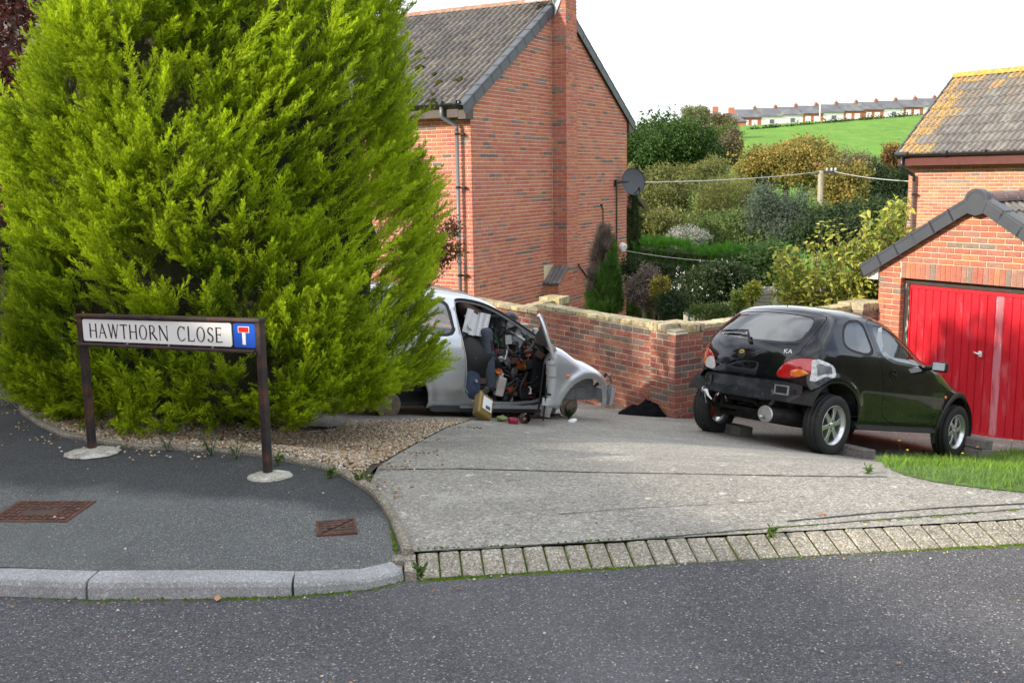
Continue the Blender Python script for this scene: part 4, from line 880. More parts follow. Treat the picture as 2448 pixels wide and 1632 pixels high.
for i in range(6):
    mb = MB(); x = E_-.46+.077*i; mb.bb((x, -.125, zt_+.005), (x+.069, .10, zt_+.145)); mb.obj('cap_brick', random.choice(B_buff), sw, bev=.01)
mb = MB(); mb.bb((E_-.46, .105, zt_+.005), (E_, .32, zt_+.15)); mb.obj('cap_brick', B_buff[0], sw, bev=.01)
# ================================================================== foliage tools
def leaf_template(n, rad, ls, seed, asp=.5, fold=.25, up=.3):
    """a little bunch of n separate leaves"""
    g = np.random.default_rng(seed); V = []; F = []; K = []
    for i in range(n):
        p = g.normal(0, 1, 3); p = p/np.linalg.norm(p)*rad*g.random()**.4
        d = p/max(np.linalg.norm(p), 1e-6)+g.normal(0, .7, 3)+np.array([0, 0, up]); d /= np.linalg.norm(d)
        s = np.cross(d, g.normal(0, 1, 3)); s /= np.linalg.norm(s); nn_ = np.cross(d, s); L_ = ls*g.uniform(.7, 1.3); w_ = L_*asp/2; o = len(V)
        V += [p, p+d*L_*.5+s*w_+nn_*fold*w_, p+d*L_-nn_*L_*.12, p+d*L_*.5-s*w_+nn_*fold*w_]; F += [(o, o+1, o+2), (o, o+2, o+3)]; k = g.random(); K += [k]*4
    return np.array(V), np.array(F), np.array(K)
def spray_template(seed, nb=14, L_=.30, flat=.55):
    """feathery conifer spray: stem with alternating branchlets, each fringed with scale-leaf tips"""
    g = np.random.default_rng(seed); V = []; F = []; K = []
    def tri(a, b, c, k): o = len(V); V.extend((a, b, c)); F.append((o, o+1, o+2)); K.extend(k)
    bend = g.uniform(-.12, .12)
    def stem(t): return np.array([bend*t*t*L_*2, t*L_, .10*L_*math.sin(t*2.2)])
    for i in range(nb*2):
        t = (i//2+.5*(i % 2))/nb*.96+.03; b = stem(t); tang = stem(min(t+.05, 1.05))-b; tang /= np.linalg.norm(tang)
        side = (1 if i % 2 else -1); ang = g.uniform(.5, .8); out_ = np.array([side*math.cos(g.normal(0, flat)), 0, math.sin(g.normal(0, flat))+.12])
        d = tang*math.cos(ang)+out_*math.sin(ang); d /= np.linalg.norm(d); l = L_*(.34*(1-t)**.75+.07)*g.uniform(.75, 1.25)
        n_ = np.cross(d, np.array([0, 0, 1.])); n_ /= max(np.linalg.norm(n_), 1e-6); wv = .0022+l*.012
        lift = np.array([0, 0, l*.22])
        k0, k1 = .15+.45*t, .45+.55*t
        tri(b-n_*wv, b+n_*wv, b+d*l+lift, (k0, k0, k1))
        m_ = 4 if l > .05 else 2
        for j in range(m_):
            u = (j+.7)/(m_+.4); q = b+d*l*u+lift*u*u
            for sd in (-1, 1):
                e = d*.75+n_*sd*.62+np.array([0, 0, g.normal(.10, .22)]); e /= np.linalg.norm(e); ll = l*(.42*(1-u)+.16)*g.uniform(.8, 1.25); x_ = np.cross(e, np.array([.2, .1, 1.])); x_ /= np.linalg.norm(x_); w2 = .0020+ll*.045
                tri(q-x_*w2, q+x_*w2, q+e*ll, (k0+(k1-k0)*u*.6,)*2+(min(1, k0+(k1-k0)*u+.25),))
    return np.array(V), np.array(F), np.array(K)
def scatter(name, temps, P, Rm, S, kv, mats, parent=None, mi=None):
    """place templates; P (n,3), Rm (n,3,3) rows = images of the axes, S (n,), kv (n,) added to k"""
    n = len(P); pick = RNG.integers(0, len(temps), n); Vs, Fs, Ks, Ms = [], [], [], []; off = 0
    for t, (V, F, K) in enumerate(temps):
        idx = np.nonzero(pick == t)[0]
        if not len(idx): continue
        W = np.einsum('vi,nij->nvj', V, Rm[idx])*S[idx][:, None, None]+P[idx][:, None, :]; m = len(V)
        Vs.append(W.reshape(-1, 3)); Fs.append((F[None]+(np.arange(len(idx))*m)[:, None, None]).reshape(-1, 3)+off); Ks.append((K[None]*.6+kv[idx][:, None]).ravel())
        if mi is not None: Ms.append(np.repeat(mi[idx], len(F)))
        off += m*len(idx)
    me = np_mesh(name, np.vstack(Vs), np.vstack(Fs), mats, np.concatenate(Ms) if mi is not None else None)
    a = me.attributes.new('k', 'FLOAT', 'POINT'); a.data.foreach_set('value', np.concatenate(Ks).astype(np.float32))
    return link(name, me, parent)
def frames(D, spin=None):
    """rotation rows: local y -> D, local z -> roughly up/outward"""
    n = len(D); D = D/np.linalg.norm(D, axis=1)[:, None]; U = RNG.normal(0, .5, (n, 3))+np.array([0, 0, 1.]); X = np.cross(D, U); X /= np.linalg.norm(X, axis=1)[:, None]; Z = np.cross(X, D)
    return np.stack([X, D, Z], 1)
def rframes(n):
    q = RNG.normal(0, 1, (n, 4)); q /= np.linalg.norm(q, axis=1)[:, None]; w_, x, y, z = q.T
    return np.stack([np.stack([1-2*(y*y+z*z), 2*(x*y-z*w_), 2*(x*z+y*w_)], 1), np.stack([2*(x*y+z*w_), 1-2*(x*x+z*z), 2*(y*z-x*w_)], 1), np.stack([2*(x*z-y*w_), 2*(y*z+x*w_), 1-2*(x*x+y*y)], 1)], 1)
m_bark = M('bark', (.10, .075, .055), .95, var=(.35, 12), bump=(.9, 30, .02), stretch=(1, 1, .3))
m_barkg = M('grey_bark', (.20, .18, .16), .95, var=(.35, 12), bump=(.9, 30, .02), stretch=(1, 1, .3))

# ================================================================== golden conifer
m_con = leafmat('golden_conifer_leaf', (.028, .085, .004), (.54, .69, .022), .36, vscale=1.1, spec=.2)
m_con_in = M('conifer_inner_twigs', (.040, .040, .014), .95, var=(.5, 9), bump=(1, 40, .05))
CX, CY = -2.38, 8.32; CZ0 = .06
con = empty('golden_conifer', (CX, CY, CZ0), label='large bushy golden-green conifer behind the street name sign', cat='conifer')
def con_r(z):   # outline radius over the height above ground
    return np.interp(z, [-.05, .05, .25, .6, 1.1, 1.7, 2.4, 3.0, 3.4, 3.75, 4.05, 4.25, 4.4], [1.50, 1.58, 1.64, 1.67, 1.67, 1.63, 1.53, 1.36, 1.18, .92, .62, .32, .05])
def plume_template(seed, L_=.29, nb=20):
    """pointed conifer plume: branchlets all round the axis, shorter towards the tip, each with fine scale-leaf tips"""
    g = np.random.default_rng(seed); V = []; F = []; K = []
    def tri(a, b, c, k): o = len(V); V.extend((a, b, c)); F.append((o, o+1, o+2)); K.extend(k)
    bx, bz = g.uniform(-.10, .10), g.uniform(.04, .16)
    def ax(t): return np.array([bx*t*t*L_, t*L_, -bz*L_*math.sin(t*1.5)*t+.10*L_*t])
    for i in range(nb):
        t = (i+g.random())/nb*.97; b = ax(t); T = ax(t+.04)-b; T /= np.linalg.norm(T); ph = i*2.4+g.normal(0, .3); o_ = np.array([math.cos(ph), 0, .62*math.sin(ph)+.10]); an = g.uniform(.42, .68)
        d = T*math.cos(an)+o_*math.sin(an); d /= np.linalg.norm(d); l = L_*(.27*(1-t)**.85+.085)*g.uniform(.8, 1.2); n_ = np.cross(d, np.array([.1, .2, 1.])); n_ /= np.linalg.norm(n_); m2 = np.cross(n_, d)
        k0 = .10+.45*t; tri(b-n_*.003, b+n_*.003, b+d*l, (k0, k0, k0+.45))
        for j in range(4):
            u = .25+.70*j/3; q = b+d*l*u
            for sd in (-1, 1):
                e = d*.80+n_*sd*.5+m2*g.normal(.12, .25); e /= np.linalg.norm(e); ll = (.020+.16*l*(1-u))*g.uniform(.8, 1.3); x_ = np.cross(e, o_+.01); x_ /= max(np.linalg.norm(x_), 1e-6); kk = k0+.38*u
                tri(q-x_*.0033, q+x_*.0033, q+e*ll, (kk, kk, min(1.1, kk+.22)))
    for j in range(7):
        e = T+g.normal(0, .35, 3); e /= np.linalg.norm(e); x_ = np.cross(e, [.3, .1, 1.]); x_ /= np.linalg.norm(x_); q = ax(.93+.01*j); tri(q-x_*.0026, q+x_*.0026, q+e*.03, (.7, .7, 1.))
    return np.array(V), np.array(F), np.array(K)
def con_set(n, z0, z1, t0, t1, dr=0.):
    z = RNG.uniform(z0, z1, n); t = RNG.uniform(t0, t1, n); return z, t, np.full(n, dr)
sets = [con_set(380, 0.0, 4.3, -math.pi, math.pi), con_set(1330, .0, 3.4, -math.pi*1.02, .10), con_set(90, .0, .34, -1.1, .15, .04), con_set(70, .05, .5, -math.pi*1.0, -math.pi*.7, .03)]
zc_, th, drr = [np.concatenate([q[i] for q in sets]) for i in range(3)]; ncl = len(zc_)
lump = .07*np.sin(th*6+zc_*2.3)+.06*np.sin(th*4-zc_*3.6+1)+.05*np.sin(th*11+zc_*5.7)+RNG.normal(0, .04, ncl)
rr = (con_r(zc_)+lump+.0+drr)*(1-.055*np.maximum(0, -np.cos(th))-.025*np.maximum(0, np.cos(th)))
P, D, S, KV = [], [], [], []
for i in range(ncl):
    o_ = np.array([math.cos(th[i]), math.sin(th[i]), 0]); tg = np.array([-o_[1], o_[0], 0]); c_ = o_*rr[i]+np.array([0, 0, zc_[i]])
    sw = .34*math.sin(zc_[i]*1.7+th[i]*2)+.22+RNG.normal(0, .18); lo_ = max(0, .5-zc_[i])
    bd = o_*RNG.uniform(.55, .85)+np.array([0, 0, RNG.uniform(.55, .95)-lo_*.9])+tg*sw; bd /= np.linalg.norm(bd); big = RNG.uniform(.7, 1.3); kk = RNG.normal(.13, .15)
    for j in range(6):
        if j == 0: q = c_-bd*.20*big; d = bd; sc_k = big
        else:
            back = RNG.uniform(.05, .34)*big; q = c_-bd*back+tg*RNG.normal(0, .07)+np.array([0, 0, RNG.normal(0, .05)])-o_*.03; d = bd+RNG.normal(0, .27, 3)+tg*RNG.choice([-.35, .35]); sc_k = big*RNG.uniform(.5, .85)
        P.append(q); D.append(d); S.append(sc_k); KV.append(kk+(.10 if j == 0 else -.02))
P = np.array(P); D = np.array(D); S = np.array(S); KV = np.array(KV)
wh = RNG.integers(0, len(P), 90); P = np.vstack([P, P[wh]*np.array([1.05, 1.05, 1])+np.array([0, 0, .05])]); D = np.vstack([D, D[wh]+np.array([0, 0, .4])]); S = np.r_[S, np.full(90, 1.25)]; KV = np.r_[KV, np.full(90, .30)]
P[:, 0] += .055*P[:, 2]; ok = P[:, 2] > -.02; P, D, S, KV = P[ok], D[ok], S[ok], KV[ok]
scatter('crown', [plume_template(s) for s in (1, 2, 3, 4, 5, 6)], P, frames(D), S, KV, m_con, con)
mb = MB(); prof = [(.001, .03)]+[(float(con_r(z))*.76-.06, z) for z in (.06, .3, .7, 1.2, 1.8, 2.4, 3.0, 3.4, 3.75)]+[(.001, 4.1)]
mb.lathe(prof, 40)
for i, v in enumerate(mb.v):
    a = math.atan2(v[1], v[0]); f = 1+.06*math.sin(a*7+v[2]*2.3)+.05*math.sin(a*4-v[2]*4.1+1)+random.uniform(-.05, .05); mb.v[i] = (v[0]*f, v[1]*f, v[2])
mb.obj('inner_twigs', m_con_in, con)
mb = MB(); mb.tube([(0, 0, -.2), (0, 0, 1), (.03, 0, 2.6), (0, 0, 4.1)], [.14, .12, .07, .01], 10); mb.obj('trunk', m_bark, con)
# bare twig standing at the foot of the conifer
tw = MB(); b0 = gr(800, 1060)
for e in (((-.02, -.02, .12), (.01, -.03, .22)), ((.05, 0, .10), (.11, .01, .20)), ((-.03, 0, .08), (-.06, .02, .16))): tw.tube([(0, 0, -.02), e[0], e[1]], [.004, .003, .0015], 5)
tag(tw.obj('dead_twig', m_barkg, loc=tuple(b0)), 'bare grey twig sticking out of the gravel below the conifer', 'twig')

# ================================================================== street name sign
SLp, SRp = onz(221, 1076, .082), onz(641, 1136, .080)
m_rust = M('rusty_steel', (.040, .028, .026), .62, var=(.4, 12), layers=[((.115, .045, .03), 9, .50, .66, 6), ((.02, .02, .022), 5, .55, .7, 5)], bump=(.3, 60, .002), metal=.25)
ang = math.atan2(SRp[1]-SLp[1], SRp[0]-SLp[0]); Wd = float(np.linalg.norm((SRp-SLp)[:2]))
sign = empty('street_sign', (SLp[0], SLp[1], .082), ang, label='rusty framed street name sign reading HAWTHORN CLOSE', cat='street sign')
zt = .898; zb = .716; pw_ = .040
for x in (0, Wd):
    mb = MB(); mb.bb((x-pw_/2, -.024, -.06), (x+pw_/2, .024, zt-.003+(.037 if x else 0))); mb.obj('post', m_rust, sign, bev=.006)
mb = MB(); mb.bb((-pw_/2-.004, -.032, zt-.020), (Wd+pw_/2+.004, .03, zt)); mb.obj('top_rail', m_rust, sign, bev=.004)
mb = MB(); mb.bb((-.01, -.055, zb-.016), (Wd-pw_/2+.002, .024, zb)); mb.obj('bottom_rail', m_rust, sign, bev=.004)
m_signw = M('sign_white', (.86, .86, .84), .32, var=(.04, 8), layers=[((.62, .60, .53), 6, .66, .80, 5)])
m_signk = M('sign_black', (.010, .011, .013), .4, var=(0, 1)); m_signb = M('sign_blue', (.012, .09, .52), .35, var=(.05, 8)); m_signr = M('sign_red', (.62, .012, .015), .4, var=(.05, 8))
mb = MB(); mb.bb((pw_/2, -.012, zb), (Wd-pw_/2, .004, zt-.02)); mb.obj('back_plate', m_signk, sign)
def rrect(mb, x0, x1, z0, z1, r, y0, y1, m=0):
    pts = []
    for cx_, cz_, a0 in ((x1-r, z0+r, -90), (x1-r, z1-r, 0), (x0+r, z1-r, 90), (x0+r, z0+r, 180)):
        pts += [(cx_+r*math.cos(R(a0+a)), cz_+r*math.sin(R(a0+a))) for a in (0, 30, 60, 90)]
    mb.prism(pts, lambda u, v, k: (u, y0+k*(y1-y0), v), m)
PX0, PX1 = pw_/2+.006, Wd*.862; z0_, z1_ = zb+.012, zt-.030
mb = MB(); rrect(mb, PX0, PX1, z0_, z1_, .014, -.017, -.012); plate = mb.obj('name_plate', m_signw, sign)
BX0, BX1 = PX1+.016, Wd-pw_/2-.004
mb = MB(); rrect(mb, BX0, BX1, z0_-.001, z1_+.001, .012, -.017, -.012); bp = mb.obj('no_through_road_plate', m_signb, sign)
bw_, bh_ = BX1-BX0, z1_-z0_; cxb = (BX0+BX1)/2-.002
mb = MB(); mb.bb((cxb-.012, -.0195, z0_+.016), (cxb+.012, -.017, z0_+bh_*.62)); mb.bb((cxb-.041, -.0196, z0_+bh_*.62), (cxb+.041, -.0171, z0_+bh_*.88)); mb.obj('symbol_bar', m_signw, bp)
mb = MB(); mb.bb((cxb-.036, -.0215, z0_+bh_*.645), (cxb+.036, -.0197, z0_+bh_*.855)); mb.obj('symbol_bar', m_signr, bp)
# lettering: a light roman capital built from strokes (thick and thin) with small serifs
LH = (z1_-z0_)*.64; LB = z0_+(z1_-z0_)*.165; ST, TH, SE = .0098, .0052, .006
def letter(mb, ch, x, w_):
    y0, y1 = -.0188, -.0168; h_ = LH
    def ln(a, b, t):
        d = Vector((b[0]-a[0], 0, b[1]-a[1])); n_ = Vector((-d.z, 0, d.x)).normalized()*t/2; A = Vector((x+a[0], 0, LB+a[1])); B = Vector((x+b[0], 0, LB+b[1])); q = [A-n_, B-n_, B+n_, A+n_]
        mb.add([(p.x, y0, p.z) for p in q]+[(p.x, y1, p.z) for p in q], [(0, 1, 2, 3), (0, 4, 5, 1), (1, 5, 6, 2), (2, 6, 7, 3), (3, 7, 4, 0)])
    def ser(u, v, l=SE): ln((u-l, v), (u+l, v), .0034)
    def arc(cx_, cz_, rx, rz, a0, a1, t0=TH, t1=ST, n=26):
        vs = []
        for i in range(n+1):
            a = R(a0+(a1-a0)*i/n); t = t0+(t1-t0)*abs(math.cos(a))**1.4
            for s in (-1, 1): vs.append((x+cx_+(rx+s*t/2)*math.cos(a), LB+cz_+(rz+s*t/2)*math.sin(a)))
        m_ = len(vs); fs = [(2*i, 2*i+1, 2*i+3, 2*i+2) for i in range(n)]
        mb.add([(u, y0, v) for u, v in vs]+[(u, y1, v) for u, v in vs], fs)
    e = .0017
    if ch == 'H':
        for u in (ST/2, w_-ST/2): ln((u, 0), (u, h_), ST); ser(u, e); ser(u, h_-e)
        ln((ST, h_*.5), (w_-ST, h_*.5), TH)
    elif ch == 'A':
        ln((0.002, 0), (w_*.5, h_), TH); ln((w_-.003, 0), (w_*.48, h_), ST); ln((w_*.2, h_*.36), (w_*.78, h_*.36), TH); ser(.001, e); ser(w_-.001, e)
    elif ch == 'W':
        ln((.003, h_), (w_*.28, 0), ST); ln((w_*.28, 0), (w_*.5, h_*.97), TH); ln((w_*.5, h_*.97), (w_*.74, 0), ST); ln((w_*.74, 0), (w_-.002, h_), TH); ser(.003, h_-e); ser(w_-.002, h_-e); ser(w_*.5, h_*.97)
    elif ch == 'T':
        ln((w_/2, 0), (w_/2, h_), ST); ln((0, h_-.003), (w_, h_-.003), .0058); ser(w_/2, e); ln((.001, h_), (.001, h_-.012), .003); ln((w_-.001, h_), (w_-.001, h_-.012), .003)
    elif ch == 'O': arc(w_/2, h_/2, w_/2-ST/2, h_/2-TH/2+.001, 0, 360, n=40)
    elif ch == 'C':
        arc(w_*.53, h_/2, w_*.53-ST/2, h_/2-TH/2+.001, 48, 312); ln((w_*.88, h_*.98), (w_*.90, h_*.76), .0042); ln((w_*.90, h_*.08), (w_*.95, h_*.22), .003)
    elif ch == 'R':
        ln((ST/2, 0), (ST/2, h_), ST); ser(ST/2, e); ser(ST/2, h_-e); arc(w_*.34, h_*.735, w_*.34, h_*.265-TH/2, -90, 90); ln((ST, h_-TH/2), (w_*.36, h_-TH/2), TH); ln((ST, h_*.47), (w_*.36, h_*.47), TH); ln((w_*.36, h_*.47), (w_-.002, 0), ST); ser(w_-.001, e, .004)
    elif ch == 'N':
        ln((TH/2+.002, 0), (TH/2+.002, h_), TH); ln((w_-TH/2-.002, -.002), (w_-TH/2-.002, h_), TH); ln((.003, h_), (w_-.004, -.003), ST); ser(.004, e); ser(w_-.004, h_-e); ser(.001, h_-e, .004)
    elif ch == 'L':
        ln((ST/2, 0), (ST/2, h_), ST); ser(ST/2, h_-e); ser(ST/2-.002, e, .005); ln((0, TH/2), (w_, TH/2), TH); ln((w_-.001, 0), (w_+.001, h_*.2), .0035)
    elif ch == 'S':
        arc(w_/2, h_*.745, w_/2-ST/2, h_*.255-TH/2, 25, 250, TH, ST); arc(w_/2, h_*.262, w_/2-ST/2+.001, h_*.262-TH/2, 70, -165, TH, ST); ln((w_*.24, h_*.60), (w_*.78, h_*.42), ST); ln((w_*.92, h_*.76), (w_*.90, h_*.95), .0035); ln((.002, h_*.06), (.001, h_*.24), .0035)
    elif ch == 'E':
        ln((ST/2, 0), (ST/2, h_), ST); ser(ST/2-.002, e, .005); ser(ST/2-.002, h_-e, .005)
        for v, l in ((TH/2, 1.0), (h_*.52, .78), (h_-TH/2, .92)): ln((0, v), (w_*l, v), TH); ln((w_*l-.001, v-.008 if v > h_*.3 else v), (w_*l-.001, v+(.008 if v < h_*.8 else 0)), .003)
widths = dict(H=.66, A=.68, W=.92, T=.62, O=.72, R=.66, N=.74, C=.70, L=.52, S=.48, E=.50); gap = .215; txt = 'HAWTHORN CLOSE'
tot = sum((widths[c] if c != ' ' else .42)+gap for c in txt)-gap; x0_ = PX0+(PX1-PX0)*.050; x1_ = PX0+(PX1-PX0)*.940; k_ = (x1_-x0_)/tot; x = x0_
for ch in txt:
    if ch == ' ': x += (.42+gap)*k_; continue
    mb = MB(); letter(mb, ch, x, widths[ch]*k_); mb.obj('letter', m_signk, plate); x += (widths[ch]+gap)*k_
for u in (.28, .52, .76):
    mb = MB(); mb.bb((Wd*u-.004, -.024, zb-.004), (Wd*u+.004, -.014, zb+.008)); mb.obj('fixing_clip', M('clip_grey', (.35, .36, .38), .5), sign)
def _lean(o):      # the panel hangs slightly out of level
    for c in o.children:
        if c.type == 'MESH' and not c.name.startswith('post'):
            for v in c.data.vertices: v.co.z += v.co.x*.037/Wd
        _lean(c)
_lean(sign)
m_cpad = stonemat('pad_concrete', [(0, (.36, .34, .28)), (.5, (.46, .44, .37)), (1, (.58, .56, .5))], 120, .003, (.2, 5), layers=[((.70, .69, .66), 9, .52, .62, 5, .7), ((.13, .12, .11), 12, .6, .7, 5, .7)])
for (px, py, rx, ry, sd, lab) in ((222, 1081, .17, .135, 1, 'pale oval concrete pad under the left sign post'), (645, 1137, .125, .10, 2, 'flaky white concrete pad under the right sign post')):
    p = onz(px, py, .09); rnd = random.Random(sd); mb = MB(); n = 36; pts = [(rx*(1+rnd.uniform(-.07, .07))*math.cos(2*math.pi*i/n), ry*(1+rnd.uniform(-.07, .07))*math.sin(2*math.pi*i/n)) for i in range(n)]
    mb.add([(u, v, .0) for u, v in pts]+[(u*.96, v*.96, .012) for u, v in pts]+[(0, 0, .018)], [(i, (i+1) % n, n+(i+1) % n, n+i) for i in range(n)]+[(n+i, n+(i+1) % n, 2*n) for i in range(n)])
    o = mb.obj('concrete_pad', m_cpad, loc=(p[0], p[1], float(zpav(p[0], p[1]))+.004), rot=(0, 0, .2)); tag(o, lab, 'concrete pad')

# ================================================================== iron covers in the pavement
m_iron = M('rusty_iron', (.125, .052, .035), .7, var=(.3, 25), layers=[((.07, .045, .04), 14, .5, .65, 5)], bump=(.4, 80, .003), metal=.2)
m_iron_d = M('dark_iron', (.085, .055, .045), .65, var=(.3, 25), layers=[((.13, .065, .045), 10, .5, .65, 5)], metal=.25)
def quad_frame(px):
    P4 = [onz(x, y, .085) for x, y in px]; c_ = sum(P4)/4; ex = (P4[1]-P4[0]+P4[2]-P4[3])/2; ey = (P4[3]-P4[0]+P4[2]-P4[1])/2
    return c_, math.atan2(ex[1], ex[0]), float(np.linalg.norm(ex)), float(np.linalg.norm(ey))
c_, a_, lx, ly = quad_frame([(-5, 1246), (165, 1246), (207, 1203), (35, 1203)])
lid = empty('chamber_cover', (c_[0], c_[1], .090), a_, label='dark rectangular ribbed iron cover at the left of the pavement', cat='manhole cover')
mb = MB(); mb.bb((-lx/2, -ly/2, -.03), (lx/2, ly/2, .0)); mb.obj('plate', m_iron_d, lid)
mb = MB(); mb.bb((-lx/2-.02, -ly/2-.02, -.03), (-lx/2, ly/2+.02, .004)); mb.bb((lx/2, -ly/2-.02, -.03), (lx/2+.02, ly/2+.02, .004)); mb.bb((-lx/2, -ly/2-.02, -.03), (lx/2, -ly/2, .004)); mb.bb((-lx/2, ly/2, -.03), (lx/2, ly/2+.02, .004)); mb.obj('frame', m_iron, lid)
mb = MB()
for i in range(12):
    for j in range(6):
        x_, y_ = -lx/2+(i+.5)*lx/12, -ly/2+(j+.5)*ly/6
        if 3 <= i <= 8 and j in (2, 3, 4): continue
        if (i+j) % 2: mb.bb((x_-lx/26, y_-.006, 0), (x_+lx/26, y_+.006, .005))
        else: mb.bb((x_-.006, y_-ly/14, 0), (x_+.006, y_+ly/14, .005))
tag(mb.obj('tread_bars', m_iron, lid), kind='stuff')
def emboss(txt, size, parent, loc, m, ext=.002, name='lettering'):
    cu = bpy.data.curves.new('lettering', 'FONT'); cu.body = txt; cu.size = size; cu.extrude = ext; cu.align_x = 'CENTER'; cu.align_y = 'CENTER'
    o = bpy.data.objects.new('tmp', cu); COL.objects.link(o); dg = bpy.context.evaluated_depsgraph_get(); me = bpy.data.meshes.new_from_object(o.evaluated_get(dg)); bpy.data.objects.remove(o)
    me.materials.clear(); me.materials.append(m); return link(name, me, parent, loc)
emboss('CATV', .07, lid, (0, ly*.18, .002), m_iron)
c_, a_, lx, ly = quad_frame([(768, 1268), (850, 1260), (842, 1232), (755, 1238)])
lid2 = empty('stopcock_cover', (c_[0], c_[1], float(zpav(c_[0], c_[1]))+.004), a_, label='small square rusty orange iron cover near the driveway corner', cat='manhole cover')
mb = MB(); mb.bb((-lx/2, -ly/2, -.03), (lx/2, ly/2, .0)); mb.obj('plate', m_iron, lid2)
mb = MB(); t_f = .012; mb.bb((-lx/2-t_f, -ly/2-t_f, -.03), (-lx/2, ly/2+t_f, .004)); mb.bb((lx/2, -ly/2-t_f, -.03), (lx/2+t_f, ly/2+t_f, .004)); mb.bb((-lx/2, -ly/2-t_f, -.03), (lx/2, -ly/2, .004)); mb.bb((-lx/2, ly/2, -.03), (lx/2, ly/2+t_f, .004)); mb.obj('frame', m_iron, lid2)
mb = MB(); mb.box((0, 0, .001), (math.hypot(lx, ly)*.96, .008, .003), rot=Matrix.Rotation(math.atan2(ly, lx), 3, 'Z')); mb.obj('slot', m_black, lid2)
mb = MB()
for i in range(5):
    for j in range(5):
        x_, y_ = -lx/2+(i+.5)*lx/5, -ly/2+(j+.5)*ly/5
        if abs(x_/lx-y_/ly) < .1: continue
        mb.bb((x_-lx/16, y_-ly/16, 0), (x_+lx/16, y_+ly/16, .004))
tag(mb.obj('tread_studs', m_iron_d, lid2), kind='stuff')
for sx in (-.22, .2):
    mb = MB(); mb.bb((sx*lx-.008, -.02, .0), (sx*lx+.008, .02, .003)); mb.obj('key_hole', m_black, lid2)
# ================================================================== small hatchback cars
def catmull(pts, n=6):
    pts = [np.array(p, float) for p in pts]; out = []
    for i in range(len(pts)-1):
        p0, p1, p2, p3 = pts[max(i-1, 0)], pts[i], pts[i+1], pts[min(i+2, len(pts)-1)]
        for k in range(n):
            t = k/n; out.append(.5*((2*p1)+(-p0+p2)*t+(2*p0-5*p1+4*p2-p3)*t*t+(-p0+3*p1-3*p2+p3)*t**3))
    out.append(pts[-1]); return out
SIDE = np.array(catmull([(-.36, .26), (-.45, .42), (-.495, .60), (-.51, .76), (-.50, .90), (-.46, 1.01), (-.395, 1.09), (-.25, 1.24), (-.10, 1.36), (.08, 1.437), (.35, 1.472), (.65, 1.48), (.95, 1.458), (1.22, 1.393), (1.5, 1.255), (1.78, 1.085), (2.02, .965), (2.25, .905), (2.5, .845), (2.74, .755), (2.92, .63), (2.99, .5), (3.0, .38), (2.94, .26)], 4))
ARCH = ((-.01, .32, .395), (2.42, .315, .375))
def hw(x, z):
    p = np.interp(x, [-.52, -.46, -.36, -.2, 0, .4, 1.0, 1.8, 2.3, 2.6, 2.8, 2.93, 3.02], [.46, .60, .685, .745, .775, .80, .805, .80, .785, .745, .67, .56, .40])
    s = np.interp(z, [.24, .35, .5, .65, .8, .92, 1.0, 1.1, 1.2, 1.3, 1.4, 1.5], [.90, .955, .99, 1.0, .988, .965, .938, .884, .825, .765, .70, .62])
    b = 0
    for cx, cz, r in ARCH:
        d = np.hypot(x-cx, z-cz); b = b+.022*np.exp(-((d-r-.02)/.055)**2)
    return p*s+b+.008*np.exp(-((z-.36)/.03)**2)
def smax(a, b, k):
    h_ = np.clip(.5+.5*(a-b)/k, 0, 1); return a*h_+b*(1-h_)+k*h_*(1-h_)
def car_f(P):
    x, y, z = P[:, 0], P[:, 1], P[:, 2]; ay = np.abs(y)
    xx = x-.17*(ay/.72)**2.2*sstep(.5, -.3, x)+.24*(ay/.75)**2.2*sstep(2.3, 3.0, x)+.15*(ay/.6)**2*sstep(.95, 1.05, z)*sstep(1.0, 1.6, x)
    zz = z+.045*(ay/.55)**2*sstep(1.05, 1.3, z)+.06*(ay/.7)**2*sstep(2.0, 2.3, x)*sstep(.6, .8, z)
    return smax(sdpoly(np.column_stack([xx, zz]), SIDE), (ay-hw(x, z))*.96, .11)
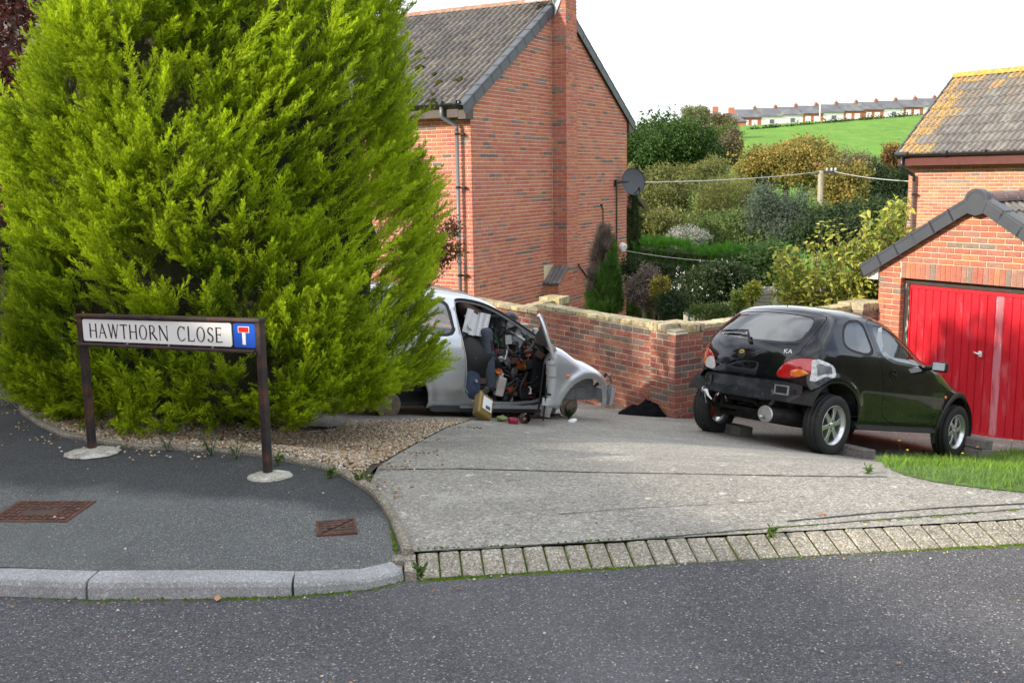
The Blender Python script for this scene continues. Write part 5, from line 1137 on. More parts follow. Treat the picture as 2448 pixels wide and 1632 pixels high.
def surface_nets(f, lo, hi, h):
    ns = [int((b-a)/h)+2 for a, b in zip(lo, hi)]; ax = [lo[i]+np.arange(ns[i])*h for i in range(3)]; G = np.stack(np.meshgrid(*ax, indexing='ij'), -1).reshape(-1, 3)
    v = f(G).reshape(ns); neg = v < 0; sh = tuple(n-1 for n in ns); S = np.zeros(sh+(3,)); N = np.zeros(sh)
    cor = [(i, j, k) for i in (0, 1) for j in (0, 1) for k in (0, 1)]
    for a in cor:
        for d in range(3):
            if a[d]: continue
            b = list(a); b[d] = 1
            va = v[a[0]:a[0]+sh[0], a[1]:a[1]+sh[1], a[2]:a[2]+sh[2]]; vb = v[b[0]:b[0]+sh[0], b[1]:b[1]+sh[1], b[2]:b[2]+sh[2]]
            m = (va < 0) != (vb < 0); t = np.where(m, va/np.where(m, va-vb, 1), 0); p = np.zeros(sh+(3,)); p[...] = a; p[..., d] += t; S += p*m[..., None]; N += m
    act = N > 0; idx = -np.ones(sh, int); idx[act] = np.arange(act.sum()); I = np.argwhere(act); V = (I+S[act]/N[act][:, None])*h+np.array(lo); Q = []
    for d in range(3):
        e = [0, 0, 0]; e[d] = 1; s1 = [slice(0, n-1) if i == d else slice(1, n-1) for i, n in enumerate(ns)]; s2 = [slice(1, n) if i == d else slice(1, n-1) for i, n in enumerate(ns)]
        m = neg[tuple(s1)] != neg[tuple(s2)]; c = np.argwhere(m)
        c = c+np.array([0 if i == d else 1 for i in range(3)]); u, w_ = [i for i in range(3) if i != d]
        def cell(du, dw):
            q = c.copy(); q[:, u] -= du; q[:, w_] -= dw; return idx[q[:, 0], q[:, 1], q[:, 2]]
        Q.append(np.column_stack([cell(1, 1), cell(0, 1), cell(0, 0), cell(1, 0)]))
    return V, np.vstack(Q)
def grad(f, P, e=.002):
    return np.stack([(f(P+np.eye(3)[i]*e)-f(P-np.eye(3)[i]*e))/(2*e) for i in range(3)], 1)
_V, _Q = surface_nets(car_f, (-.62, -.95, .2), (3.12, .95, 1.56), .031)
for _ in range(3):
    g_ = grad(car_f, _V); f_ = car_f(_V); _V = _V-g_*(f_/np.maximum((g_*g_).sum(1), .2))[:, None]*.9
_F = np.vstack([_Q[:, [0, 1, 2]], _Q[:, [0, 2, 3]]]); _n = np.cross(_V[_F[:, 1]]-_V[_F[:, 0]], _V[_F[:, 2]]-_V[_F[:, 0]]); _g = grad(car_f, _V[_F].mean(1)); _fl = (_n*_g).sum(1) < 0; _F[_fl] = _F[_fl][:, ::-1]
def rnd(poly, n=4, closed=True):
    """round a polygon's corners (Chaikin)"""
    p = [np.array(q, float) for q in poly]
    for _ in range(n):
        o = []
        for i in range(len(p)):
            a, b = p[i], p[(i+1) % len(p)]; o += [a*.75+b*.25, a*.25+b*.75]
        p = o
    return np.array(p)
def side_phi(poly, s):
    q = np.array(poly); return lambda V: np.maximum(sdpoly(V[:, [0, 2]], q), .28-s*V[:, 1])
def rear_phi(poly, xm=.45):
    q = np.array(poly); return lambda V: np.maximum(sdpoly(V[:, [1, 2]], q), V[:, 0]-xm)
def top_phi(poly, zm):
    q = np.array(poly); return lambda V: np.maximum(sdpoly(V[:, [0, 1]], q), zm-V[:, 2])
DOOR = rnd([(.80, .335), (.775, .76), (.70, 1.02), (.655, 1.345), (.72, 1.395), (1.0, 1.375), (1.25, 1.295), (1.55, 1.145), (1.84, .99), (1.915, .90), (1.93, .62), (1.915, .335)], 2)
DWIN = rnd([(.80, .985), (.735, 1.27), (.76, 1.345), (.98, 1.335), (1.22, 1.255), (1.50, 1.115), (1.74, .975), (1.73, .950), (1.25, .965)], 2)
QWIN = rnd([(.13, 1.045), (.14, 1.18), (.24, 1.315), (.42, 1.365), (.585, 1.365), (.62, 1.20), (.65, 1.005)], 2)
HATCH = rnd([(-.50, 1.385), (.50, 1.385), (.56, 1.30), (.575, 1.10), (.565, .95), (.45, .885), (.37, .72), (.34, .695), (-.34, .695), (-.37, .72), (-.45, .885), (-.565, .95), (-.575, 1.10), (-.56, 1.30)], 2)
RWIN = rnd([(-.44, 1.352), (.44, 1.352), (.50, 1.25), (.505, 1.10), (.44, 1.065), (.2, 1.055), (-.2, 1.055), (-.44, 1.065), (-.505, 1.10), (-.50, 1.25)], 2)
def LAMP(s): return rnd([(s*.355, .705), (s*.42, .83), (s*.50, .895), (s*.62, .925), (s*.74, .915), (s*.74, .84), (s*.66, .76), (s*.52, .70)], 2)
WSCR = rnd([(1.30, -.52), (1.30, .52), (1.95, .64), (2.0, .3), (2.02, 0), (2.0, -.3), (1.95, -.64)], 2)
BONN = rnd([(2.06, -.60), (2.10, 0), (2.06, .60), (2.5, .60), (2.80, .44), (2.87, 0), (2.80, -.44), (2.5, -.60)], 2)
BASE = dict(V=_V, F=_F)
def split(V, F, phi, gap=.0022):
    p = phi(V); a = clip(V, F, p+gap); b = clip(V, F, -p+gap); return a, b
def part(name, VF, m, parent, thick=0, smooth=True, off=0):
    V, F = VF
    if not len(F): return None
    if off: g = grad(car_f, V); g /= np.linalg.norm(g, axis=1)[:, None]; V = V+g*off
    o = link(name, np_mesh(name, V, F, m, smooth=smooth), parent)
    if thick: s = o.modifiers.new('thick', 'SOLIDIFY'); s.thickness = thick; s.offset = -1
    return o
m_blk = bpy.data.materials.new('black_car_paint'); m_blk.use_nodes = True; _b = m_blk.node_tree.nodes['Principled BSDF']; _b.inputs['Base Color'].default_value = (.0055, .0062, .0085, 1); _b.inputs['Roughness'].default_value = .25; _b.inputs['Coat Weight'].default_value = 1; _b.inputs['Coat Roughness'].default_value = .02; _b.inputs['Specular IOR Level'].default_value = .08
m_slv = M('silver_car_paint', (.60, .62, .65), .30, metal=.72, var=(.03, 3), coat=.8)
m_slv_in = M('silver_inner_metal', (.50, .51, .53), .40, metal=.55, var=(.12, 14), layers=[((.16, .13, .11), 11, .62, .74, 5)])
m_gls = glassmat('car_glass', (.72, .78, .79), gloss=.16)
m_rub = M('black_rubber', (.010, .010, .011), .55, var=(.2, 12)); m_trim = M('dark_trim', (.020, .020, .022), .6, var=(.25, 14)); m_under = M('underbody', (.016, .015, .014), .85, var=(.5, 14), layers=[((.07, .05, .035), 8, .6, .75, 5)])
m_tyre = M('tyre_rubber', (.018, .018, .019), .75, var=(.25, 18), layers=[((.055, .05, .045), 9, .60, .78, 5)], bump=(.2, 60, .002), space='obj')
m_alloy = M('alloy_wheel', (.62, .63, .65), .28, metal=.85, var=(.08, 12), layers=[((.25, .23, .21), 14, .66, .78, 4)], space='obj')
m_redp = M('red_caliper', (.52, .012, .012), .4, var=(.1, 12)); m_disc = M('brake_disc', (.20, .16, .13), .5, metal=.6, var=(.3, 20))
m_lr = M('lamp_red', (.46, .006, .010), .12, var=(.1, 20), coat=1); m_lo = M('lamp_orange', (.70, .17, .01), .15, var=(.1, 20), coat=1); m_lw = M('lamp_clear', (.68, .66, .66), .15, var=(.1, 20), coat=1)
m_seat = M('grey_seat_fabric', (.060, .072, .098), .9, var=(.2, 30), bump=(.3, 200, .003)); m_int = M('dark_interior', (.020, .022, .026), .75, var=(.3, 20))
m_alu = M('dull_aluminium', (.52, .52, .51), .38, metal=.8, var=(.18, 18), layers=[((.20, .17, .15), 9, .63, .75, 5)])
Ty = Matrix.Rotation(R(90), 4, 'X')
def wheel(parent, loc, side, alloy=True, steer=0):
    w_ = empty('wheel', loc); w_.parent = parent; w_.rotation_euler = (0, 0, steer); w_.scale = (1.055,)*3
    S_ = Matrix.Rotation(R(90*side), 4, 'X')      # local +z of the profile points outwards
    mb = MB(); prof = [(.180, -.075), (.215, -.086), (.255, -.086), (.274, -.074), (.281, -.055), (.276, -.046), (.276, -.040), (.283, -.036), (.284, -.005), (.278, -.003), (.278, .003), (.284, .005), (.283, .036), (.276, .040), (.276, .046), (.281, .055), (.274, .074), (.255, .086), (.215, .086), (.180, .075)]
    mb.lathe(prof, 56, T=S_); t = mb.obj('tyre', m_tyre, w_, smooth=True); mb = MB()
    for k in range(44):
        a = 2*math.pi*k/44
        for z_, dz in ((-.063, .02), (.063, -.02)):
            mb.T = S_ @ Matrix.Rotation(a, 4, 'Z') @ Matrix.Translation((.2805, 0, z_)) @ Matrix.Rotation(.5 if z_ > 0 else -.5, 4, 'X'); mb.box((0, 0, 0), (.004, .006, .034))
    mb.T = None; tag(mb.obj('tread_sipes', m_rub, w_), kind='stuff')
    rim = empty('rim', (0, 0, 0)); rim.parent = w_
    mb = MB(); mb.lathe([(.181, .076), (.188, .080), (.184, .068), (.168, .060), (.160, .03), (.158, -.06), (.176, -.076)], 44, T=S_); mb.obj('rim_barrel', m_alloy, rim, smooth=True)
    if alloy:
        for k in range(6):
            a = 2*math.pi*k/6+.25; mb = MB(); mb.T = S_ @ Matrix.Rotation(a, 4, 'Z')
            q = [(.035, -.024), (.10, -.019), (.170, -.033), (.170, .033), (.10, .019), (.035, .024)]
            mb.prism(q, lambda u, v, kk: (u, v, (.055-.012*(u/.17)**2 if kk == 0 else .028))); mb.T = None; mb.obj('spoke', m_alloy, rim, bev=.004)
        mb = MB(); mb.lathe([(.001, .062), (.024, .060), (.030, .052), (.046, .050), (.048, .03)], 20, T=S_); mb.obj('hub_cap', m_alloy, rim, smooth=True)
        mb = MB()
        for k in range(4):
            a = 2*math.pi*k/4; mb.lathe([(.001, .056), (.008, .056), (.009, .045)], 8, T=S_ @ Matrix.Translation((.036*math.cos(a), .036*math.sin(a), 0)))
        tag(mb.obj('wheel_nuts', m_trim, rim), kind='stuff')
    mb = MB(); mb.lathe([(.001, -.01), (.105, -.01), (.112, -.02), (.112, -.06), (.001, -.06)], 28, T=S_); mb.obj('brake_drum', m_disc, w_, smooth=False)
    if alloy:
        mb = MB(); mb.T = S_ @ Matrix.Rotation(R(150), 4, 'Z'); mb.prism([(.085, -.07), (.135, -.07), (.142, 0), (.135, .07), (.085, .07)], lambda u, v, k: (u, v, .01-k*.05)); mb.T = None; mb.obj('caliper', m_redp, w_, bev=.006)
    return w_
def make_car(name, loc, rot, paint, label, black):
    car = empty(name, loc, rot=rot, label=label, cat='car')
    V, F = BASE['V'], BASE['F']
    # underside and wheel openings
    V, F = clip(V, F, .30-V[:, 2]+.02*0)
    for cx, cz, r in ARCH:
        p = np.maximum(np.hypot(V[:, 0]-cx, V[:, 2]-cz)-r, .40-np.abs(V[:, 1])); V, F = clip(V, F, -p)
    rest = (V, F); dk = lambda s: dict(V=s)
    # bumpers are gone: the lower tail (black car) / lower nose (silver car)
    if black:
        V, F = rest; q = np.array([(-.7, .2), (-.7, .690), (-.42, .690), (-.36, .65), (-.28, .60), (-.22, .2)]); p = sdpoly(V[:, [0, 2]], q); V, F = clip(V, F, -p); rest = (V, F)
    else:
        V, F = rest; q = np.array([(2.76, .2), (2.74, .50), (2.82, .66), (2.86, .80), (3.3, .80), (3.3, .2)]); p = sdpoly(V[:, [0, 2]], q); V, F = clip(V, F, -p); rest = (V, F)
        V, F = rest; p = top_phi(BONN, .6)(V); V, F = clip(V, F, -p); rest = (V, F)
    for s in (-1, 1):
        d, rest = split(*rest, side_phi(DOOR, s))
        g, d = split(*d, side_phi(DWIN, s), .002)
        if black or s == 1:
            dr = part('door', d, paint, car, 0 if black else .010); gl_ = part('window', g, m_gls, dr, off=-.006)
            w1, w0 = split(*g, side_phi(DWIN, s), .010)
            if s == -1 and black:
                # inset grip, lock and repeater
                T_ = lambda x, z: Vector((x, -float(hw(np.array([x]), np.array([z]))[0])+.0, z))
                p = T_(.955, .845); mb = MB(); mb.T = Matrix.Translation(p) @ Matrix.Rotation(R(90), 4, 'X') @ Matrix.Scale(1.35, 4, Vector((0, 1, 0))); mb.lathe([(.001, -.012), (.034, -.010), (.046, .002), (.050, .008), (.046, .009)], 22); mb.T = None; mb.obj('handle_recess', m_rub, dr, smooth=True)
                mb = MB(); mb.box(p+Vector((.0, -.012, .018)), (.075, .018, .022)); mb.obj('handle', paint, dr, bev=.007)
                p = T_(.88, .80); mb = MB(); mb.lathe([(.001, .006), (.012, .004), (.013, -.002)], 12, T=Matrix.Translation(p) @ Matrix.Rotation(R(90), 4, 'X')); mb.obj('lock', m_trim, dr)
        else:
            V_, F_ = d; up = clip(V_, F_, .965-V_[:, 2]); low = clip(V_, F_, V_[:, 2]-.965)
            car['door_parts'] = 0; globals()['OPEN_DOOR'] = (low, up)
        g, rest = split(*rest, side_phi(QWIN, s), .003)
        qi, qo = split(*g, side_phi(QWIN*np.array([.86, .86])+np.array([.058, .167]), s), .0)
        qf = part('quarter_window', qo, m_rub, car, off=-.003); part('pane', qi, m_gls, qf, off=-.004)
    for s in (-1, 1):
        l, rest = split(*rest, rear_phi(LAMP(s), .1), .0025); lm = empty('tail_lamp'); lm.parent = car
        V_, F_ = l; hi_ = clip(V_, F_, .765+.035*0-V_[:, 2]+0*V_[:, 1]); lo_ = clip(V_, F_, V_[:, 2]-.765)
        # red lens with an amber and a clear segment
        amb = lambda V_: np.hypot((np.abs(V_[:, 1])-.585)/.075, (V_[:, 2]-.768)/.038)-1 if s < 0 else np.hypot((np.abs(V_[:, 1])-.66)/.09, (V_[:, 2]-.81)/.06)-1
        a_, r_ = split(V_, F_, amb, 0.0); part('red_lens', r_, m_lr, lm, .01); part('amber_lens', a_, m_lo, lm, .012)
        if s == 1:
            cl_, _ = split(*r_, lambda V_: np.hypot((np.abs(V_[:, 1])-.47)/.10, (V_[:, 2]-.755)/.075)-1, 0); part('clear_lens', cl_, m_lw, lm, off=.003)
    h, rest = split(*rest, rear_phi(HATCH))
    g, h = split(*h, rear_phi(RWIN), .002)
    ht = part('tailgate', h, paint, car, 0 if black else .010)
    gi, go = split(*g, rear_phi(RWIN*np.array([.95, 1])+np.array([0, .0]), .45), .0)
    part('rear_window', g, glassmat('rear_glass', (.55, .63, .66), gloss=.17), ht, off=-.004)
    g, rest = split(*rest, top_phi(WSCR, .9), .004); part('windscreen', g, m_gls, car, off=-.004)
    part('body', rest, paint, car, 0 if black else .010)
    # dark lining behind every panel gap
    V, F = BASE['V'], BASE['F']; V, F = clip(V, F, .33-V[:, 2])
    for cx, cz, r in ARCH:
        p = np.maximum(np.hypot(V[:, 0]-cx, V[:, 2]-cz)-r-.012, .36-np.abs(V[:, 1])); V, F = clip(V, F, -p)
    for ph in [side_phi(DWIN, -1), side_phi(DWIN, 1), side_phi(QWIN, -1), side_phi(QWIN, 1), rear_phi(RWIN), top_phi(WSCR, .9)]: V, F = clip(V, F, -ph(V)-.004)
    if black: q = np.array([(-.7, .2), (-.7, .70), (-.36, .70), (-.10, .62), (-.10, .2)]); V, F = clip(V, F, -sdpoly(V[:, [0, 2]], q))
    else:
        V, F = clip(V, F, -side_phi(DOOR, -1)(V)+.03); V, F = clip(V, F, -top_phi(BONN, .6)(V)); V, F = clip(V, F, V[:, 0]-2.62)
    part('inner_lining', (V, F), m_int, car, 0, off=-.014)
    mb = MB(); mb.bb((-.30 if not black else -.12, -.66, .30), (2.75 if black else 2.02, .66, .34)); mb.obj('floor_pan', m_under, car)
    for cx, cz, r in ARCH:
        for s in (-1, 1):
            mb = MB(); n = 20; vs = []
            for k in range(n+1):
                a = math.pi*(.16+.72*k/n if cx < 1 else -.05+1.10*k/n); vs += [(cx+(r+.012)*math.cos(a), s*.775, cz+(r+.012)*math.sin(a)), (cx+(r+.012)*math.cos(a), s*.42, cz+(r+.012)*math.sin(a))]
            mb.add(vs, [(2*k, 2*k+1, 2*k+3, 2*k+2) for k in range(n)]); c0 = len(mb.v); mb.add([(cx, s*.42, cz+(.12 if cx < 1 else 0))]+[vs[2*k+1] for k in range(n+1)], [(0, k+1, k+2) for k in range(n)]); 
            if black or cx < 1: mb.obj('wheel_housing', m_under, car)
    return car
# ------------------------------------------------------------------ black car
QB = (2.611, 10.122, -.962, .669, .196, -.033)
RB = (QB[5], QB[4], QB[3])
bc = make_car('hatchback_car', QB[:3], RB, m_blk, 'small black hatchback with no rear bumper parked nose down before the red garage', True)
for x, s, st in ((0, -1, 0), (0, 1, .06), (2.446, -1, .03), (2.446, 1, .03)): wheel(bc, (x, s*.70, .297), -s, True, st)
def sills(car):
    for s in (-1, 1):
        mb = MB(); mb.prism([(.42, .30), (.44, .345), (1.98, .345), (2.02, .30), (2.0, .265), (.45, .265)], lambda u, v, k: (u, s*(.76-.012*(v-.3)/.04-k*.12), v)); mb.obj('sill_trim', m_trim, car, bev=.008)
sills(bc)
# rear panel left bare by the missing bumper
m_bare = M('scuffed_black_panel', (.012, .014, .018), .42, var=(.3, 9), layers=[((.16, .17, .18), 7, .66, .74, 6), ((.07, .075, .085), 4, .52, .72, 6)], coat=.3)
mb = MB(); n = 15; vs = []
for k in range(n):
    y = -.60+1.2*k/(n-1); xo = -.465+.13*(abs(y)/.6)**2.4
    for z, dx in ((.475, .035), (.482, .006), (.552, .0), (.560, .010), (.655, .012), (.690, .03)): vs.append((xo+dx, y, z))
mb.add(vs, [(6*k+j, 6*k+6+j, 6*k+7+j, 6*k+1+j) for k in range(n-1) for j in range(5)]); o = mb.obj('rear_crossmember', m_bare, bc, smooth=False); s_ = o.modifiers.new('t', 'SOLIDIFY'); s_.thickness = .03; s_.offset = 0
for (y, sx, w_, h_) in ((-.43, 0, .15, .095), (.50, .0, .10, .11)):
    fr = empty('mounting_plate', (-.478+.13*(abs(y)/.6)**2.4, y, .585), 0); fr.parent = bc; fr.rotation_euler = (0, 0, -.35*y*1.3)
    mb = MB()
    for a, b in (((-.014, -w_/2, -h_/2), (.01, w_/2, -h_/2+.014)), ((-.014, -w_/2, h_/2-.014), (.01, w_/2, h_/2)), ((-.014, -w_/2, -h_/2+.014), (.01, -w_/2+.014, h_/2-.014)), ((-.014, w_/2-.014, -h_/2+.014), (.01, w_/2, h_/2-.014))): mb.bb(a, b)
    mb.obj('frame', M('worn_grey_plate', (.20, .21, .22), .45, var=(.4, 20)) if y < 0 else m_bare, fr); mb = MB(); mb.bb((-.004, -w_/2+.014, -h_/2+.014), (.008, w_/2-.014, h_/2-.014)); mb.obj('backing', m_bare, fr)
mb = MB(); mb.tube([(-.46, -.38, .47), (-.46, -.36, .44), (-.44, -.33, .42)], .018, 8); mb.obj('exhaust_hanger', m_under, bc)
# exhaust silencer lying crosswise
ex = empty('silencer', (-.43, -.27, .325), R(64)); ex.parent = bc
mb = MB(); prof = [(.001, .0), (.075, .002), (.082, .0), (.086, -.01), (.082, -.02), (.082, -.36), (.07, -.38), (.001, -.38)]
mb.lathe(prof[:4], 28, T=Matrix.Rotation(R(-90), 4, 'X') @ Matrix.Scale(1.75, 4, Vector((1, 0, 0)))); mb.obj('end_plate', M('pale_alu_end', (.50, .50, .48), .42, metal=.45, var=(.12, 20), layers=[((.35, .28, .2), 12, .66, .76, 4)]), ex, smooth=False)
mb = MB(); mb.lathe(prof[3:], 28, T=Matrix.Rotation(R(-90), 4, 'X') @ Matrix.Scale(1.75, 4, Vector((1, 0, 0)))); mb.obj('drum', M('dark_silencer', (.055, .05, .05), .35, metal=.5, var=(.3, 12)), ex, smooth=True)
mb = MB(); mb.tube([(.0, -.005, -.02), (-.005, .035, -.03), (-.03, .06, -.03)], [.024, .02, .018], 10); mb.obj('pipe_stub', m_alu, ex, smooth=True)
mb = MB(); mb.tube([(-.25, .0, .44), (-.20, .02, .40), (.0, -.05, .36), (1.6, 0, .34)], .024, 8); mb.obj('exhaust_pipe', m_under, bc)
mb = MB(); mb.tube([(.02, -.62, .26), (-.02, -.3, .25), (-.02, .3, .25), (.02, .62, .26)], .035, 8); mb.box((.05, 0, .30), (.25, .7, .07)); mb.obj('rear_axle', m_under, bc)
for s in (-1, 1):
    mb = MB(); pts = [(-.02+.05*math.cos(t), s*.50+.05*math.sin(t), .30+.016*t) for t in np.linspace(0, 6.28*3, 40)]; mb.tube(pts, .008, 6); mb.obj('spring', m_trim, bc); mb = MB(); mb.tube([(-.12, s*.52, .30), (-.14, s*.50, .62)], .022, 8); mb.obj('damper', m_under, bc)
mb = MB(); mb.bb((-.20, -.40, .40), (.60, .40, .60)); mb.obj('spare_wheel_well', m_under, bc, bev=.03)
mb = MB(); mb.bb((-.40, -.56, .56), (.3, .56, .60)); mb.obj('boot_floor', m_under, bc)
# towing eye, strap and wires on the left
mb = MB(); mb.tube([(-.41+.03*math.cos(t), .545+.0*t, .47+.03*math.sin(t)) for t in np.linspace(0, 6.28, 14)], .008, 6); mb.obj('towing_eye', m_alu, bc)
mb = MB(); mb.tube([(-.43, .53, .465), (-.46, .47, .47), (-.47, .43, .42), (-.46, .385, .385)], [.012, .018, .012, .006], 7); mb.obj('white_strap', m_white, bc)
mb = MB(); mb.tube([(-.44, .50, .47), (-.43, .50, .40), (-.38, .52, .34), (-.2, .56, .30)], .007, 6); mb.obj('brake_cable', m_chrome, bc)
mb = MB(); mb.tube([(-.475, .08, .58), (-.49, .18, .55), (-.485, .26, .48), (-.47, .30, .44)], .005, 6); mb.obj('wiring', m_rub, bc)
# tailgate furniture
def on_back(y, z):
    x = -.7
    P = np.array([[x+k*.004, y, z] for k in range(150)]); f = car_f(P); i = int(np.argmax(f < 0)); p = P[i]; g = grad(car_f, p[None])[0]; g /= np.linalg.norm(g); return Vector(p), Vector(g)
p, n_v = on_back(.04, .885); q = n_v.to_track_quat('Z', 'Y').to_matrix().to_4x4()
em = empty('lock_cover'); em.parent = bc; em.matrix_local = Matrix.Translation(p) @ q
up_ = Vector((0, 0, 1)); 
mb = MB(); mb.lathe([(.001, .012), (.03, .012), (.042, .006), (.044, -.003)], 24, T=Matrix.Scale(1.28, 4, Vector((0, 1, 0)))); mb.obj('cover', m_rub, em, smooth=True)
mb = MB(); mb.lathe([(.001, .0145), (.030, .0145), (.033, .010)], 24, T=Matrix.Translation((0, .028, 0)) @ Matrix.Scale(.62, 4, Vector((0, 1, 0)))); mb.obj('badge', M('yellow_badge', (.50, .36, .03), .4), em)
mb = MB(); mb.bb((-.022, .023, .0148), (.022, .033, .0162)); mb.obj('badge_bar', m_rub, em)
p, n_v = on_back(-.45, .962); q = n_v.to_track_quat('Z', 'Y').to_matrix().to_4x4()
kb_ = emboss('KA', .066, bc, (0, 0, 0), M('badge_silver', (.75, .76, .78), .45, var=(0, 1)), .003, 'badge_lettering'); 
zz = n_v; xx = Vector((0, 0, 1)).cross(zz).normalized(); yy = zz.cross(xx); Mx = Matrix((xx, yy, zz)).transposed().to_4x4(); kb_.matrix_local = Matrix.Translation(p+zz*.004) @ Mx @ Matrix.Rotation(.06, 4, 'Z') @ Matrix.Shear('XZ', 4, (0, 0)) 
# wiper
wp = empty('rear_wiper'); wp.parent = bc; pv_, nv = on_back(-.02, 1.015); a1, n1 = on_back(.06, 1.10); a2, n2 = on_back(.40, 1.095)
mb = MB(); mb.lathe([(.001, .03), (.018, .028), (.022, .0)], 12, T=Matrix.Translation(pv_) @ nv.to_track_quat('Z', 'Y').to_matrix().to_4x4()); mb.obj('pivot', m_rub, wp)
mb = MB(); mb.tube([pv_+nv*.02, pv_.lerp(a1, .5)+n1*.045, a1+n1*.05, a1.lerp(a2, .5)+n2*.045, a2+n2*.03], [.013, .012, .010, .007, .006], 6); mb.obj('arm', m_rub, wp)
mb = MB(); mb.tube([a1.lerp(a2, .15)+n1*.022, a1.lerp(a2, .6)+n2*.022, a2.lerp(a1, -.12)+n2*.014], .007, 5); mb.obj('blade', m_rub, wp)
mb = MB(); p, n_v = on_back(0, 1.325); mb.box(p-n_v*.03+Vector((.0, 0, 0)), (.02, .30, .035)); mb.obj('brake_light', m_trim, bc)
mb = MB(); mb.lathe([(.012, 0), (.010, .02), (.004, .03), (.003, .05)], 8, T=Matrix.Translation((.10, 0, 1.415))); mb.obj('washer_jet', m_rub, bc)
mb = MB(); mb.lathe([(.02, 0), (.012, .02), (.003, .035), (.0025, .33)], 8, T=Matrix.Translation((1.05, .2, 1.41)) @ Matrix.Rotation(-.9, 4, 'Y')); mb.obj('aerial', m_rub, bc)
# taped filler patch on the quarter panel
def skin(name, poly, m, s=-1, off=.004, car=None, thick=0):
    V, F = BASE['V'], BASE['F']; V, F = clip(V, F, side_phi(poly, s)(V))
    for cx, cz, r in ARCH: V, F = clip(V, F, -(np.hypot(V[:, 0]-cx, V[:, 2]-cz)-r))
    return part(name, (V, F), m, car, thick, off=off)
m_tape = M('white_filler', (.62, .61, .62), .75, var=(.3, 30), layers=[((.30, .30, .32), 24, .58, .68, 5)]); m_film = M('grey_film', (.16, .165, .18), .25, var=(.5, 14), layers=[((.5, .5, .52), 16, .60, .68, 5)], coat=.5)
pt = skin('repair_patch', np.array([(-.325, .90), (-.27, .925), (-.10, .885), (-.055, .855), (-.045, .785), (-.085, .752), (-.19, .765), (-.285, .705), (-.335, .70), (-.325, .79)]), m_tape, -1, .004, bc, .003)
skin('film', np.array([(-.285, .885), (-.105, .86), (-.095, .795), (-.20, .79), (-.275, .755), (-.275, .81)]), m_film, -1, .0085, pt)
# mirrors, repeaters
for s in (-1, 1):
    mr = empty('door_mirror', (1.70, s*.79, .985)); mr.parent = bc; mr.scale = (.88,)*3
    mb = MB(); mb.tube([(0, -s*.07, -.02), (0, 0, -.005), (0, s*.03, .0)], [.035, .03, .03], 8); mb.obj('mirror_arm', m_rub, mr)
    mb = MB(); mb.box((.0, s*.11, .015), (.085, .19, .125)); mb.obj('mirror_housing', m_rub, mr, bev=.03, seg=4); mb = MB(); mb.box((-.0445, s*.115, .015), (.004, .155, .09)); mb.obj('mirror_glass', m_chrome, mr, bev=.02)
    z_ = .672; x_ = 2.08; mb = MB(); mb.lathe([(.001, .014), (.014, .012), (.020, .004), (.022, -.004)], 14, T=Matrix.Translation((x_, s*float(hw(np.array([x_]), np.array([z_]))[0]), z_)) @ Matrix.Rotation(R(90)*(-s), 4, 'X')); mb.obj('side_repeater', m_lo, bc, smooth=True)
for cx, cz, r in ARCH[1:]:
    for s in (-1, 1):
        mb = MB(); n = 22; vs = []
        for k in range(n+1):
            a = math.pi*(-.13+1.26*k/n)
            for rr_, dy in ((r-.004, .0), (r+.012, .014), (r+.052, .016), (r+.062, .002)): vs.append((cx+rr_*math.cos(a), s*(float(hw(np.array([cx+rr_*math.cos(a)]), np.array([cz+rr_*math.sin(a)]))[0])+dy-.006), cz+rr_*math.sin(a)))
        mb.add(vs, [(4*k+j, 4*k+4+j, 4*k+5+j, 4*k+1+j) for k in range(n) for j in range(3)]); mb.obj('arch_trim', m_trim, bc, smooth=True)
# seats and steering wheel
def seat(car, x, y, m=None):
    st = empty('seat', (x, y, .36)); st.parent = car; m = m or m_seat
    mb = MB(); mb.box((.22, 0, .12), (.5, .46, .16), rot=Matrix.Rotation(-.12, 3, 'Y')); mb.obj('cushion', m, st, bev=.05, seg=3)
    mb = MB(); mb.box((-.07, 0, .46), (.14, .46, .60), rot=Matrix.Rotation(-.2, 3, 'Y')); mb.obj('backrest', m, st, bev=.05, seg=3)
    mb = MB(); mb.box((-.17, 0, .84), (.10, .26, .17), rot=Matrix.Rotation(-.2, 3, 'Y')); mb.obj('headrest', m, st, bev=.04, seg=3)
for y in (-.34, .34): seat(bc, .95, y)
mb = MB(); mb.box((.15, 0, .62), (.14, 1.1, .5), rot=Matrix.Rotation(-.35, 3, 'Y')); mb.obj('rear_bench', m_seat, bc, bev=.05)
mb = MB(); mb.prism([(1.72, .5), (2.02, .5), (2.02, .93), (1.86, .97), (1.70, .86)], lambda u, v, k: (u, -.66+1.32*k, v)); mb.obj('dashboard', m_int, bc, bev=.03)
mb = MB(); T = Matrix.Translation((1.58, -.34, .86)) @ Matrix.Rotation(-1.1, 4, 'Y'); mb.tube([T @ Vector((.18*math.cos(t), .18*math.sin(t), 0)) for t in np.linspace(0, 6.2832, 25)[:-1]], .014, 8, closed=True); mb.obj('steering_wheel', m_rub, bc)
bpy.context.view_layer.update()
